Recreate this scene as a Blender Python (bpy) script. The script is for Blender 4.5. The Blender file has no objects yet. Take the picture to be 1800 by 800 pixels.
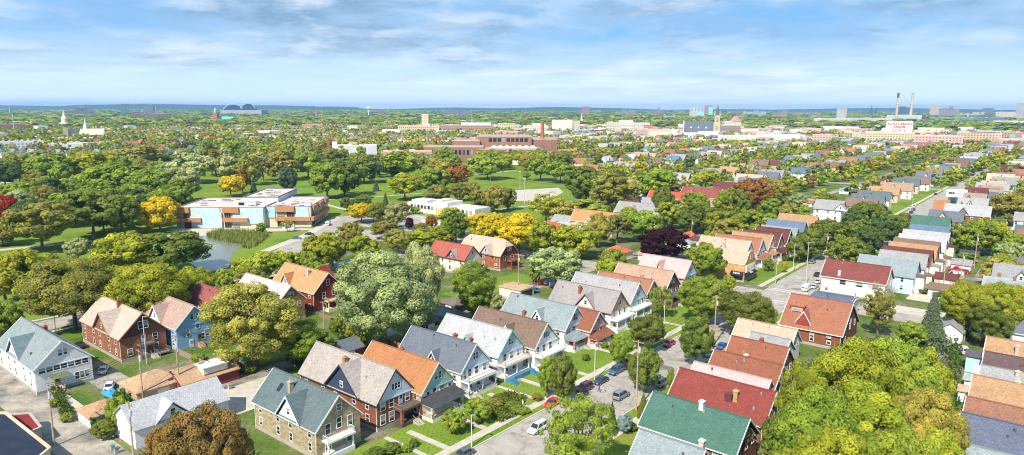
import bpy, math, random
import numpy as np
R = math.radians
rnd = random.Random(7)
sc = bpy.context.scene
col = sc.collection
# ------------------------------------------------------------------ camera, world, sun, exposure
F = 1220.0; H = 62.0; TH = math.atan(210 / F); RO = R(0.19); A = R(39.5)
cT, sT = math.cos(TH), math.sin(TH)
cam = bpy.data.cameras.new('camera'); camo = bpy.data.objects.new('camera', cam); col.objects.link(camo)
cam.sensor_width = 36.0; cam.lens = 36.0 * F / 1800.0; cam.clip_start = 0.5; cam.clip_end = 60000
camo.location = (0, 0, H)
from mathutils import Matrix, Vector
camo.rotation_euler = (Matrix.Rotation(math.pi / 2 - TH, 4, 'X') @ Matrix.Rotation(RO, 4, 'Z')).to_euler()
sc.camera = camo
SUN_AZ = (-math.sin(A), -math.cos(A))                  # towards the sun: mostly down-street
turn = R(12)
sx = SUN_AZ[0] * math.cos(turn) - SUN_AZ[1] * math.sin(turn); sy = SUN_AZ[0] * math.sin(turn) + SUN_AZ[1] * math.cos(turn)
EL = R(46)
sun = bpy.data.lights.new('sun', 'SUN'); suno = bpy.data.objects.new('sun', sun); col.objects.link(suno)
sun.energy = 4.7; sun.angle = R(0.5); sun.color = (1.0, 0.92, 0.77)
sd = Vector((sx * math.cos(EL), sy * math.cos(EL), math.sin(EL)))
suno.rotation_euler = sd.to_track_quat('Z', 'Y').to_euler()
w = bpy.data.worlds.new('World'); sc.world = w; w.use_nodes = True
nt = w.node_tree; N = nt.nodes; N.clear(); L_ = nt.links
def wn(t, **k):
    n = N.new(t)
    for a, b in k.items(): setattr(n, a, b)
    return n
sky = wn('ShaderNodeTexSky', sky_type='NISHITA', sun_disc=False, sun_elevation=EL, sun_rotation=math.atan2(sx, sy), altitude=100, air_density=1.0, dust_density=0.6, ozone_density=2.2)
tc = wn('ShaderNodeTexCoord'); sep = wn('ShaderNodeSeparateXYZ'); L_.new(tc.outputs['Generated'], sep.inputs[0])
def wmath(op, a, b=None, clamp=False):
    n = wn('ShaderNodeMath', operation=op, use_clamp=clamp)
    for i, v in enumerate((a, b)):
        if v is None: continue
        if isinstance(v, (int, float)): n.inputs[i].default_value = v
        else: L_.new(v, n.inputs[i])
    return n.outputs[0]
az = wmath('ARCTAN2', sep.outputs[0], sep.outputs[1]); el = wmath('ARCSINE', sep.outputs[2])
comb = wn('ShaderNodeCombineXYZ')
elw = wmath('DIVIDE', el, wmath('ADD', wmath('ABSOLUTE', el), 0.10))       # bunch layers toward the horizon
L_.new(wmath('MULTIPLY', az, 3.3), comb.inputs[0]); L_.new(wmath('MULTIPLY', elw, 5.5), comb.inputs[1])
def wnoise(scale, detail, rough, off, dist=0.0):
    m = wn('ShaderNodeMapping'); m.inputs['Location'].default_value = off; L_.new(comb.outputs[0], m.inputs[0])
    n = wn('ShaderNodeTexNoise'); n.inputs['Scale'].default_value = scale; n.inputs['Detail'].default_value = detail
    n.inputs['Roughness'].default_value = rough; n.inputs['Distortion'].default_value = dist
    L_.new(m.outputs[0], n.inputs['Vector']); return n.outputs['Fac']
def wramp(src, stops):
    r = wn('ShaderNodeValToRGB'); e = r.color_ramp.elements
    while len(e) < len(stops): e.new(0.5)
    for i, (p, c) in enumerate(stops): e[i].position = p; e[i].color = (*c, 1)
    L_.new(src, r.inputs[0]); return r.outputs[0]
def wmix(f, a, b):
    n = wn('ShaderNodeMix', data_type='RGBA')
    for s, v in ((0, f), (6, a), (7, b)):
        if isinstance(v, (int, float)): n.inputs[s].default_value = v
        elif isinstance(v, tuple): n.inputs[s].default_value = (*v, 1)
        else: L_.new(v, n.inputs[s])
    return n.outputs[2]
big = wnoise(0.55, 5, 0.55, (3.1, 1.7, 0)); fine = wnoise(1.7, 8, 0.62, (9.4, 4.2, 0), 0.3); wisp = wnoise(2.6, 6, 0.55, (1.2, 8.8, 0), 0.2)
cover = wramp(wmath('ADD', wmath('MULTIPLY', big, 0.75), wmath('MULTIPLY', fine, 0.45)), [(0.46, (0, 0, 0)), (0.65, (1, 1, 1))])
SKYC = 8.6
def k(c, s=1.0): return tuple(v * s for v in c)
shade = wramp(wmath('ADD', wmath('MULTIPLY', fine, 0.6), wmath('MULTIPLY', big, 0.4)), [(0.38, (0.56, 0.68, 0.82)), (0.49, (0.35, 0.49, 0.67)), (0.60, (0.15, 0.27, 0.42))])
brt = wramp(wisp, [(0.46, (0, 0, 0)), (0.64, (1, 1, 1))])
cl = wmix(wmath('MULTIPLY', brt, 0.75), shade, (0.72, 0.79, 0.88))
# clear sky goes from pale blue at the horizon to a stronger blue overhead
clear = wramp(wmath('MULTIPLY', el, 1.0), [(0.0, (0.42, 0.60, 0.86)), (0.05, (0.22, 0.46, 0.80)), (0.13, (0.09, 0.36, 0.74)), (0.6, (0.06, 0.20, 0.55))])
clear.node.inputs  # noqa
band = wmix(wmath('MULTIPLY', cover, 0.88), clear, cl)
low = wramp(el, [(0.0, (1, 1, 1)), (0.035, (.7, .7, .7)), (0.095, (0, 0, 0))])
band = wmix(wmath('MULTIPLY', low, 0.85), band, (0.70, 0.86, 1.04))
sc_ = wn('ShaderNodeVectorMath', operation='SCALE'); L_.new(band, sc_.inputs[0]); sc_.inputs['Scale'].default_value = SKYC
mixs = wmix(0.90, sky.outputs[0], sc_.outputs[0])
bg = wn('ShaderNodeBackground'); bg.inputs['Strength'].default_value = 0.10; L_.new(mixs, bg.inputs[0])
out = wn('ShaderNodeOutputWorld'); L_.new(bg.outputs[0], out.inputs[0])
sc.view_settings.view_transform = 'Standard'; sc.view_settings.look = 'None'; sc.view_settings.gamma = 1.0
sc.view_settings.exposure = 0.60
sc.cycles.use_denoising = True; sc.cycles.pixel_filter_type = 'BLACKMAN_HARRIS'; sc.cycles.filter_width = 1.05; sc.cycles.max_bounces = 6; sc.cycles.diffuse_bounces = 3; sc.cycles.glossy_bounces = 2
sc.cycles.transmission_bounces = 3; sc.cycles.volume_bounces = 0; sc.cycles.transparent_max_bounces = 8
sc.cycles.caustics_reflective = False; sc.cycles.caustics_refractive = False

# ------------------------------------------------------------------ where a thing stands: street grid (u along the street, v across it)
def G(px, py, z=0.0):
    a = px - 900; b = -(py - 400)
    x = (a * math.cos(RO) - b * math.sin(RO)) / F; y = (a * math.sin(RO) + b * math.cos(RO)) / F
    Y = cT + y * sT; Z = -sT + y * cT; t = (z - H) / Z
    return (x * t, Y * t)
def toUV(X, Y): return (X * math.sin(A) + Y * math.cos(A), X * math.cos(A) - Y * math.sin(A))
def UV(px, py, z=0.0): return toUV(*G(px, py, z))
def XY(u, v): return (u * math.sin(A) + v * math.cos(A), u * math.cos(A) - v * math.sin(A))
def PX(X, Y, Z=0.0):
    dz = Z - H; d = Y * cT - dz * sT; up = Y * sT + dz * cT
    if d < 1: return (-9999, -9999, d)
    x = X / d * F; y = up / d * F
    return (900 + x * math.cos(RO) + y * math.sin(RO), 400 - (-x * math.sin(RO) + y * math.cos(RO)), d)
GA = -A            # world rotation that turns local x onto +v (local y is then +u)
def height_at(x, y, py):
    lo, hi = 0.0, 400.0
    for _ in range(40):
        m = (lo + hi) / 2
        if PX(x, y, m)[1] > py: lo = m
        else: hi = m
    return lo

# ------------------------------------------------------------------ materials
MATS = {}
class NT:
    def __init__(s, name):
        s.m = bpy.data.materials.new(name); s.m.use_nodes = True; s.t = s.m.node_tree; s.t.nodes.clear(); s.o = s.n('ShaderNodeOutputMaterial')
        s.co = None
    def n(s, t, **kw):
        n = s.t.nodes.new(t)
        for a, b in kw.items(): setattr(n, a, b)
        return n
    def l(s, a, b): s.t.links.new(a, b)
    def setin(s, sock, v):
        if isinstance(v, (int, float)): sock.default_value = v
        elif isinstance(v, tuple): sock.default_value = (*v, 1) if len(v) == 3 and sock.type == 'RGBA' else v
        else: s.l(v, sock)
    def coord(s):
        if s.co is None: s.co = s.n('ShaderNodeTexCoord').outputs['Object']
        return s.co
    def wcoord(s): return s.n('ShaderNodeNewGeometry').outputs['Position']
    def noise(s, scale, detail=4, rough=.55, vec=None, out='Fac'):
        n = s.n('ShaderNodeTexNoise'); n.inputs['Scale'].default_value = scale; n.inputs['Detail'].default_value = detail; n.inputs['Roughness'].default_value = rough
        s.l(vec if vec is not None else s.coord(), n.inputs['Vector']); return n.outputs[out]
    def ramp(s, src, stops):
        r = s.n('ShaderNodeValToRGB'); e = r.color_ramp.elements
        while len(e) < len(stops): e.new(.5)
        for i, (p, c) in enumerate(stops):
            e[i].position = p; e[i].color = (*(c if isinstance(c, tuple) else (c, c, c)), 1)
        s.l(src, r.inputs[0]); return r.outputs[0]
    def mix(s, f, a, b, bt='MIX'):
        n = s.n('ShaderNodeMix', data_type='RGBA', blend_type=bt)
        s.setin(n.inputs[0], f); s.setin(n.inputs[6], a); s.setin(n.inputs[7], b); return n.outputs[2]
    def math(s, op, a, b=0.0, clamp=False):
        n = s.n('ShaderNodeMath', operation=op, use_clamp=clamp); s.setin(n.inputs[0], a); s.setin(n.inputs[1], b); return n.outputs[0]
    def oc(s): return s.n('ShaderNodeObjectInfo').outputs['Color']
    def bsdf(s, c, rough=.7, spec=.3, metal=0.0, bump=None, bs=.3, bd=.05, **kw):
        b = s.n('ShaderNodeBsdfPrincipled'); s.setin(b.inputs['Base Color'], c); s.setin(b.inputs['Roughness'], rough)
        s.setin(b.inputs['Specular IOR Level'], spec); s.setin(b.inputs['Metallic'], metal)
        if bump is not None:
            bn = s.n('ShaderNodeBump'); bn.inputs['Strength'].default_value = bs; bn.inputs['Distance'].default_value = bd
            s.l(bump, bn.inputs['Height']); s.l(bn.outputs[0], b.inputs['Normal'])
        s.l(b.outputs[0], s.o.inputs[0]); MATS[s.m.name] = s.m; return s.m
def scalemap(t, vec, sx_, sy_, sz_):
    m = t.n('ShaderNodeMapping'); m.inputs['Scale'].default_value = (sx_, sy_, sz_); t.l(vec, m.inputs[0]); return m.outputs[0]
# painted clapboard
t = NT('clapboard'); s = t.n('ShaderNodeSeparateXYZ'); t.l(t.coord(), s.inputs[0])
fr = t.math('FRACT', t.math('MULTIPLY', s.outputs[2], 6.5)); ln = t.ramp(fr, [(0.0, 0.72), (0.16, 1.0)])
dirt = t.ramp(t.noise(0.9, 5), [(0.3, 0.90), (0.6, 1.0)])
c = t.mix(1.0, t.mix(1.0, t.oc(), ln, 'MULTIPLY'), dirt, 'MULTIPLY'); t.bsdf(c, .65, .25, bump=fr, bs=.25, bd=.03)
# painted wood / flat paint
t = NT('paint'); c = t.mix(1.0, t.oc(), t.ramp(t.noise(1.8, 4), [(0.3, 0.86), (0.65, 1.0)]), 'MULTIPLY'); t.bsdf(c, .55, .3)
# brick
t = NT('brickwork'); s = t.n('ShaderNodeSeparateXYZ'); t.l(t.coord(), s.inputs[0]); cb = t.n('ShaderNodeCombineXYZ')
t.l(t.math('ADD', s.outputs[0], s.outputs[1]), cb.inputs[0]); t.l(s.outputs[2], cb.inputs[1])
b = t.n('ShaderNodeTexBrick'); b.inputs['Scale'].default_value = 1.0; b.inputs['Brick Width'].default_value = .42; b.inputs['Row Height'].default_value = .17
b.inputs['Mortar Size'].default_value = .018; b.inputs['Color1'].default_value = (1, 1, 1, 1); b.inputs['Color2'].default_value = (.62, .60, .60, 1); b.inputs['Mortar'].default_value = (.95, .95, .95, 1)
t.l(cb.outputs[0], b.inputs['Vector']); c = t.mix(1.0, t.oc(), b.outputs[0], 'MULTIPLY')
c = t.mix(1.0, c, t.ramp(t.noise(0.5, 5), [(0.3, 0.78), (0.65, 1.08)]), 'MULTIPLY'); t.bsdf(c, .85, .15, bump=b.outputs[1], bs=.2)
# rubble stone
t = NT('stonework'); s = t.n('ShaderNodeSeparateXYZ'); t.l(t.coord(), s.inputs[0]); cb = t.n('ShaderNodeCombineXYZ')
t.l(t.math('ADD', s.outputs[0], s.outputs[1]), cb.inputs[0]); t.l(s.outputs[2], cb.inputs[1])
b = t.n('ShaderNodeTexBrick'); b.inputs['Scale'].default_value = 1.0; b.inputs['Brick Width'].default_value = .7; b.inputs['Row Height'].default_value = .28
b.inputs['Mortar Size'].default_value = .03; b.inputs['Color1'].default_value = (1.1, 1.08, 1, 1); b.inputs['Color2'].default_value = (.55, .53, .5, 1); b.inputs['Mortar'].default_value = (.8, .78, .72, 1)
t.l(cb.outputs[0], b.inputs['Vector']); t.bsdf(t.mix(1.0, t.oc(), b.outputs[0], 'MULTIPLY'), .9, .1, bump=b.outputs[1], bs=.3)
# asphalt shingle
t = NT('shingle'); s = t.n('ShaderNodeSeparateXYZ'); t.l(t.coord(), s.inputs[0]); cb = t.n('ShaderNodeCombineXYZ')
t.l(t.math('ADD', s.outputs[0], t.math('MULTIPLY', s.outputs[1], .35)), cb.inputs[0]); t.l(t.math('MULTIPLY', s.outputs[2], 1.45), cb.inputs[1])
b = t.n('ShaderNodeTexBrick'); b.inputs['Scale'].default_value = 1.0; b.inputs['Brick Width'].default_value = .40; b.inputs['Row Height'].default_value = .22
b.inputs['Mortar Size'].default_value = .022; b.inputs['Color1'].default_value = (1.12, 1.12, 1.12, 1); b.inputs['Color2'].default_value = (.80, .80, .82, 1); b.inputs['Mortar'].default_value = (.66, .66, .66, 1)
t.l(cb.outputs[0], b.inputs['Vector']); c = t.mix(1.0, t.oc(), b.outputs[0], 'MULTIPLY')
st = t.ramp(t.noise(0.35, 5, .6, scalemap(t, t.coord(), 1, 1, .35)), [(0.3, 0.90), (0.7, 1.07)]); c = t.mix(1.0, c, st, 'MULTIPLY')
sp = t.ramp(t.noise(5, 2), [(0.35, 0.86), (0.65, 1.1)]); c = t.mix(1.0, c, sp, 'MULTIPLY'); t.bsdf(c, .9, .15)
# glass of windows: dark room, some with pale blinds
t = NT('window_glass'); oi = t.n('ShaderNodeObjectInfo'); f = t.ramp(oi.outputs['Random'], [(0.60, 0.0), (0.62, 0.7)])
s = t.n('ShaderNodeSeparateXYZ'); t.l(t.coord(), s.inputs[0]); hi = t.ramp(s.outputs[2], [(0.50, 0.0), (0.52, 1.0)])
c = t.mix(t.math('MULTIPLY', f, hi), (.025, .035, .045), (.42, .42, .40)); t.bsdf(c, .06, .6)
t = NT('car_glass'); t.bsdf((.02, .03, .04), .04, .8)
t = NT('car_paint'); m = t.bsdf(t.oc(), .28, .5); m.node_tree.nodes['Principled BSDF'].inputs['Coat Weight'].default_value = .5
t = NT('rubber'); t.bsdf((.02, .02, .02), .8, .2)
t = NT('metal'); t.bsdf(t.oc(), .42, .5, .3)
t = NT('plain'); t.bsdf(t.mix(1.0, t.oc(), t.ramp(t.noise(0.25, 6, .6), [(0.3, 0.85), (0.7, 1.08)]), 'MULTIPLY'), .8, .2)
t = NT('lamp_white'); t.bsdf((.8, .8, .78), .3, .5)
# leaves
def leaf(name, color_from_attr):
    t = NT(name); a = t.n('ShaderNodeAttribute'); a.attribute_name = 'tone'; tone = a.outputs['Fac']
    if color_from_attr: b_ = t.n('ShaderNodeAttribute'); b_.attribute_name = 'tint'; base = b_.outputs['Color']
    else: base = t.oc()
    hsv = t.n('ShaderNodeHueSaturation'); t.l(base, hsv.inputs['Color'])
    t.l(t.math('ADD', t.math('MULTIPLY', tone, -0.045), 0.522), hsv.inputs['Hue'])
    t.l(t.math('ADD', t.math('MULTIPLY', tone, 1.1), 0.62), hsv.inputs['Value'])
    c = hsv.outputs[0]
    d = t.n('ShaderNodeBsdfDiffuse'); t.l(c, d.inputs[0]); tr = t.n('ShaderNodeBsdfTranslucent'); t.l(c, tr.inputs[0])
    mx = t.n('ShaderNodeMixShader'); mx.inputs[0].default_value = .40; t.l(d.outputs[0], mx.inputs[1]); t.l(tr.outputs[0], mx.inputs[2])
    t.l(mx.outputs[0], t.o.inputs[0]); MATS[name] = t.m
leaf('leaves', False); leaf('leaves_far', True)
t = NT('bark'); t.bsdf(t.mix(1.0, t.oc(), t.ramp(t.noise(6, 4, .6, scalemap(t, t.coord(), 1, 1, .2)), [(0.3, .55), (.7, 1.2)]), 'MULTIPLY'), .9, .1)
# ground sheet: yards, bare soil, patchy grass; world coordinates
t = NT('ground_cover'); P_ = t.wcoord(); g = t.ramp(t.noise(.09, 6, .62, P_), [(.40, (.075, .14, .022)), (.52, (.13, .17, .045)), (.60, (.20, .18, .12)), (.70, (.30, .27, .22))])
c = t.mix(1.0, g, t.ramp(t.noise(1.3, 4, .6, P_), [(.3, .65), (.7, 1.2)]), 'MULTIPLY'); t.bsdf(c, .95, .05)
t = NT('turf'); P_ = t.wcoord(); g = t.ramp(t.noise(.045, 5, .6, P_), [(.32, (.11, .19, .022)), (.52, (.18, .265, .034)), (.68, (.22, .25, .05)), (.80, (.27, .24, .09))])
wv = t.n('ShaderNodeTexWave'); wv.inputs['Scale'].default_value = .35; wv.inputs['Distortion'].default_value = 2.0; t.l(P_, wv.inputs['Vector'])
c = t.mix(1.0, g, t.ramp(wv.outputs['Fac'], [(0, .93), (1, 1.05)]), 'MULTIPLY')
c = t.mix(1.0, c, t.ramp(t.noise(2.2, 5, .65, P_), [(.3, .62), (.7, 1.2)]), 'MULTIPLY'); t.bsdf(c, .95, .05)
t = NT('asphalt'); P_ = t.wcoord(); c = t.ramp(t.noise(.22, 7, .6, P_), [(.3, (.29, .265, .24)), (.5, (.38, .35, .31)), (.7, (.44, .405, .355))])
vo = t.n('ShaderNodeTexVoronoi', feature='DISTANCE_TO_EDGE'); vo.inputs['Scale'].default_value = .16
dm = t.n('ShaderNodeMix', data_type='VECTOR'); nn = t.noise(.5, 3, .5, P_, 'Color'); dm.inputs[0].default_value = .35
vadd = t.n('ShaderNodeVectorMath', operation='ADD'); t.l(P_, vadd.inputs[0]); vs = t.n('ShaderNodeVectorMath', operation='SCALE'); vs.inputs['Scale'].default_value = 3.0; t.l(nn, vs.inputs[0]); t.l(vs.outputs[0], vadd.inputs[1]); t.l(vadd.outputs[0], vo.inputs['Vector'])
cr = t.ramp(vo.outputs['Distance'], [(0.0, .60), (.035, 1.0)]); c = t.mix(.8, c, cr, 'MULTIPLY')
c = t.mix(1.0, c, t.ramp(t.noise(3.5, 3, .6, P_), [(.3, .88), (.7, 1.08)]), 'MULTIPLY'); t.bsdf(c, .9, .15)
t = NT('old_asphalt'); P_ = t.wcoord(); c = t.ramp(t.noise(.12, 7, .65, P_), [(.34, (.13, .125, .12)), (.47, (.27, .25, .22)), (.62, (.45, .40, .32))])
c = t.mix(1.0, c, t.ramp(t.noise(1.6, 5, .6, P_), [(.3, .75), (.7, 1.12)]), 'MULTIPLY'); t.bsdf(c, .9, .15)
t = NT('concrete'); P_ = t.coord(); c = t.ramp(t.noise(.5, 6, .6, P_), [(.3, (.40, .37, .31)), (.7, (.56, .52, .44))])
s = t.n('ShaderNodeSeparateXYZ'); t.l(P_, s.inputs[0]); j = t.ramp(t.math('FRACT', t.math('MULTIPLY', s.outputs[0], .55)), [(0.0, .72), (.05, 1.0)])
c = t.mix(1.0, c, j, 'MULTIPLY'); t.bsdf(c, .9, .15)
t = NT('water'); P_ = t.wcoord(); t.bsdf((.17, .185, .14), .18, .5, bump=t.noise(.9, 3, .5, P_), bs=.25, bd=.05)
t = NT('flat_roof'); P_ = t.coord(); c = t.mix(1.0, t.oc(), t.ramp(t.noise(.3, 6, .65, P_), [(.3, .72), (.7, 1.15)]), 'MULTIPLY'); t.bsdf(c, .9, .1)
# far facade: rows of windows as surface pattern (used only where windows are about a pixel)
t = NT('far_facade'); s = t.n('ShaderNodeSeparateXYZ'); t.l(t.coord(), s.inputs[0])
fx = t.math('FRACT', t.math('MULTIPLY', t.math('ADD', s.outputs[0], s.outputs[1]), .22)); fz = t.math('FRACT', t.math('MULTIPLY', s.outputs[2], .26))
wx = t.math('MULTIPLY', t.math('GREATER_THAN', fx, .35), t.math('LESS_THAN', fx, .85)); wz = t.math('MULTIPLY', t.math('GREATER_THAN', fz, .32), t.math('LESS_THAN', fz, .8))
c = t.mix(t.math('MULTIPLY', t.math('MULTIPLY', wx, wz), .75), t.oc(), (.07, .09, .12)); t.bsdf(c, .7, .2)
t = NT('hatch'); a = t.n('ShaderNodeAttribute'); a.attribute_name = 'tint'; t.bsdf(a.outputs['Color'], .85, .15)
t = NT('hill_woods'); P_ = t.wcoord(); t.bsdf(t.ramp(t.noise(.01, 6, .7, P_), [(.35, (.02, .05, .02)), (.7, (.06, .09, .03))]), .95, .05)
t = NT('solar'); t.bsdf((.03, .04, .12), .25, .5)
t = NT('panel_blue'); s = t.n('ShaderNodeSeparateXYZ'); t.l(t.coord(), s.inputs[0])
j1 = t.ramp(t.math('FRACT', t.math('MULTIPLY', t.math('ADD', s.outputs[0], s.outputs[1]), .42)), [(0.0, .70), (.05, 1.0)]); j2 = t.ramp(t.math('FRACT', t.math('MULTIPLY', s.outputs[2], .24)), [(0.0, .70), (.03, 1.0)])
t.bsdf(t.mix(1.0, t.mix(1.0, t.mix(1.0, t.oc(), j1, 'MULTIPLY'), j2, 'MULTIPLY'), t.ramp(t.noise(.35, 4), [(.3, .85), (.7, 1.1)]), 'MULTIPLY'), .5, .4)

# ------------------------------------------------------------------ mesh helpers
class MB:
    def __init__(s): s.v = []; s.f = []; s.m = []; s.ms = []
    def mi(s, name):
        if name not in s.ms: s.ms.append(name)
        return s.ms.index(name)
    def face(s, pts, mat):
        b = len(s.v); s.v += [tuple(p) for p in pts]; s.f.append(tuple(range(b, b + len(pts)))); s.m.append(s.mi(mat)); return s
    def box(s, x0, x1, y0, y1, z0, z1, mat):
        p = [(x0, y0, z0), (x1, y0, z0), (x1, y1, z0), (x0, y1, z0), (x0, y0, z1), (x1, y0, z1), (x1, y1, z1), (x0, y1, z1)]
        b = len(s.v); s.v += p; i = s.mi(mat)
        for q in ((0, 3, 2, 1), (4, 5, 6, 7), (0, 1, 5, 4), (1, 2, 6, 5), (2, 3, 7, 6), (3, 0, 4, 7)): s.f.append(tuple(b + k_ for k_ in q)); s.m.append(i)
        return s
    def prism(s, poly, d, mat, cap=None):
        n = len(poly); b = len(s.v); s.v += [tuple(p) for p in poly] + [tuple(p[k_] + d[k_] for k_ in range(3)) for p in poly]
        i = s.mi(mat); j = s.mi(cap or mat)
        s.f.append(tuple(b + k_ for k_ in range(n))); s.m.append(j); s.f.append(tuple(b + n + k_ for k_ in reversed(range(n)))); s.m.append(j)
        for k_ in range(n): q = (k_ + 1) % n; s.f.append((b + k_, b + q, b + n + q, b + n + k_)); s.m.append(i)
        return s
    def tube(s, p, q, r0, r1=None, n=6, mat='paint'):
        r1 = r0 if r1 is None else r1; p = Vector(p); q = Vector(q); d = (q - p).normalized()
        a = d.orthogonal().normalized(); c_ = d.cross(a); b = len(s.v); i = s.mi(mat)
        for P0, r in ((p, r0), (q, r1)):
            for k_ in range(n):
                t_ = 2 * math.pi * k_ / n; s.v.append(tuple(P0 + a * math.cos(t_) * r + c_ * math.sin(t_) * r))
        for k_ in range(n): z = (k_ + 1) % n; s.f.append((b + k_, b + z, b + n + z, b + n + k_)); s.m.append(i)
        s.f.append(tuple(b + k_ for k_ in reversed(range(n)))); s.m.append(i); s.f.append(tuple(b + n + k_ for k_ in range(n))); s.m.append(i)
        return s
    def mesh(s, name):
        me = bpy.data.meshes.new(name); me.from_pydata(s.v, [], s.f)
        for k_ in s.ms: me.materials.append(MATS[k_])
        me.polygons.foreach_set('material_index', s.m); me.update(); return me
    def obj(s, name, parent=None, color=None, loc=(0, 0, 0), rz=0):
        return O(name, s.mesh(name), parent, color, loc, rz)
def O(name, me, parent=None, color=None, loc=(0, 0, 0), rz=0, scale=None):
    o = bpy.data.objects.new(name, me); col.objects.link(o); o.location = loc; o.rotation_euler = (0, 0, rz)
    if parent is not None: o.parent = parent
    if color is not None: o.color = (*color, 1)
    if scale is not None: o.scale = scale if isinstance(scale, tuple) else (scale,) * 3
    return o
def tag(o, label=None, cat=None, group=None, kind=None):
    for a_, b_ in (('label', label), ('category', cat), ('group', group), ('kind', kind)):
        if b_: o[a_] = b_
    return o
def thing(name, label, cat, x, y, z=0, rz=0, group=None):
    return tag(O(name, None, None, None, (x, y, z), rz), label, cat, group)
def kids(o): return CH.get(o.name, [])
def copy_tree(o, parent=None, recolor=None):
    c_ = o.copy(); col.objects.link(c_)
    if parent is not None: c_.parent = parent
    for ch in [q for q in TREEKIDS[o.name]]: copy_tree(ch, c_)
    return c_
TREEKIDS = {}
def index_kids(root):
    sub = [q for q in bpy.data.objects if q.parent == root]; TREEKIDS[root.name] = sub
    for q in sub: index_kids(q)
# ------------------------------------------------------------------ ground and streets
def strip(name, u0, u1, v0, v1, z, mat, thick=0.0, kind='structure'):
    p = [XY(u0, v0), XY(u1, v0), XY(u1, v1), XY(u0, v1)]
    m = MB(); q = [(x, y, z) for x, y in p]
    if thick: m.prism([(x, y, z - thick) for x, y in p], (0, 0, thick), mat)
    else: m.face(q, mat)
    return tag(m.obj(name), kind=kind)
def lstrip(name, u0, u1, v0, v1, z, mat, thick=0.0, color=None):          # object with local axes along the street (for joints in the surface)
    uc, vc = (u0 + u1) / 2, (v0 + v1) / 2; x, y = XY(uc, vc); a, b = (u1 - u0) / 2, (v1 - v0) / 2
    m = MB()
    if thick: m.box(-a, a, -b, b, -thick, 0, mat)
    else: m.face([(-a, -b, 0), (a, -b, 0), (a, b, 0), (-a, b, 0)], mat)
    return tag(m.obj(name, None, color, (x, y, z), R(90) - A), kind='structure')
def gpoly(name, pts, z, mat):
    m = MB(); m.face([(*G(px, py), z) for px, py in pts], mat); return tag(m.obj(name), kind='structure')
def gline(name, pts, wd, z, mat):
    P_ = [Vector(G(*p)) for p in pts]; m = MB()
    for a, b in zip(P_, P_[1:]):
        d = (b - a).normalized(); n_ = Vector((-d.y, d.x)) * wd / 2; a2 = a - d * wd * .3; b2 = b + d * wd * .3
        m.face([(a2.x + n_.x, a2.y + n_.y, z), (b2.x + n_.x, b2.y + n_.y, z), (b2.x - n_.x, b2.y - n_.y, z), (a2.x - n_.x, a2.y - n_.y, z)], mat); z += .003
    return tag(m.obj(name), kind='structure')
m = MB(); m.face([(-14000, -600, 0), (14000, -600, 0), (14000, 15500, 0), (-14000, 15500, 0)], 'ground_cover'); tag(m.obj('ground'), kind='structure')
CROSS = [-160, 42, 231, 431, 631, 831, 1031, 1231, 1431, 1631, 1831]
NS = [-74.4 + 151 * k_ for k_ in range(0, -18, -1)]
strip('road', -40, 3000, -81.3, -67.5, .030, 'asphalt')
for c_ in CROSS[1:]:
    if c_ == 42: strip('side_street', c_ - 4.5, c_ + 4.5, -240, -81.3, .024, 'old_asphalt'); continue
    strip('side_street', c_ - 5, c_ + 5, (-222 if c_ in (231, 431) else -2200), 40, .024, 'asphalt')
for v_ in NS[1:]:
    strip('side_street', (42 if v_ > -300 else (640 if v_ > -900 else 200)), 2600, v_ - 5.5, v_ + 5.5, .027, 'asphalt')
for k_ in range(14):
    v_ = -145 - 151 * k_
    strip('alley', (44 if k_ == 0 else (480 if v_ > -800 else 300)), 2200, v_ - 2.6, v_ + 2.6, .018, 'old_asphalt')
strip('alley', 40, 1500, -27.5, -22.0, .018, 'old_asphalt')
# pavements, kerbs, verges of the main street
SEG = [(44, 222), (240, 425), (437, 625), (637, 825)]
for a, b in SEG:
    lstrip('pavement', a, b, -85.0, -83.1, .14, 'concrete', .12); lstrip('kerb', a + 2, b - 2, -81.6, -81.3, .15, 'concrete', .14)
    strip('verge', a + 2, b - 2, -83.1, -81.6, .12, 'turf', .1)
    lstrip('pavement', a, b, -64.9, -63.2, .14, 'concrete', .12); lstrip('kerb', a + 2, b - 2, -67.5, -67.2, .15, 'concrete', .14)
    strip('verge', a + 2, b - 2, -67.2, -64.9, .12, 'turf', .1)
    strip('lawn', a + 3, b - 3, -97.5, -85.0, .13, 'turf', .1)
    strip('lawn', a + 3, b - 3, -63.2, -56.0, .13, 'turf', .1)
for a in (222.8, 238.2):                                            # painted crossing lines
    strip('road_markings', a, a + .4, -81.0, -67.8, .036, 'lamp_white'); strip('road_markings', a + 2.2, a + 2.6, -81.0, -67.8, .036, 'lamp_white')
q = random.Random(21)
for i in range(34):                                                # repairs, tar patches and manholes
    a = 50 + i * 7.5 + q.uniform(-3, 3); b = q.uniform(-80, -69)
    if 226 < a < 236: continue
    m = MB(); n_ = 7; rr_ = q.uniform(.5, 1.8); x_, y_ = XY(a, b); m.face([(x_ + rr_ * q.uniform(.7, 1.2) * (1 + (i % 3)) * .7 * math.cos(k_ * 6.283 / n_ + A), y_ + rr_ * q.uniform(.6, 1.1) * math.sin(k_ * 6.283 / n_ + A), .041) for k_ in range(n_)], 'old_asphalt'); tag(m.obj('road_patch'), kind='structure')
lstrip('driveway', 66, 84, -142.3, -128, .03, 'concrete', 0); lstrip('driveway', 45, 58, -142.3, -137, .035, 'concrete', 0)
lstrip('driveway', 54.5, 61.5, -176, -148, .035, 'old_asphalt', 0)
lstrip('pavement', 47.2, 48.8, -215, -148, .05, 'concrete', 0)
lstrip('pavement', 46, 600, -218.5, -216.8, .05, 'concrete', 0); lstrip('pavement', 46, 160, -233.5, -232, .06, 'concrete', 0)
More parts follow.
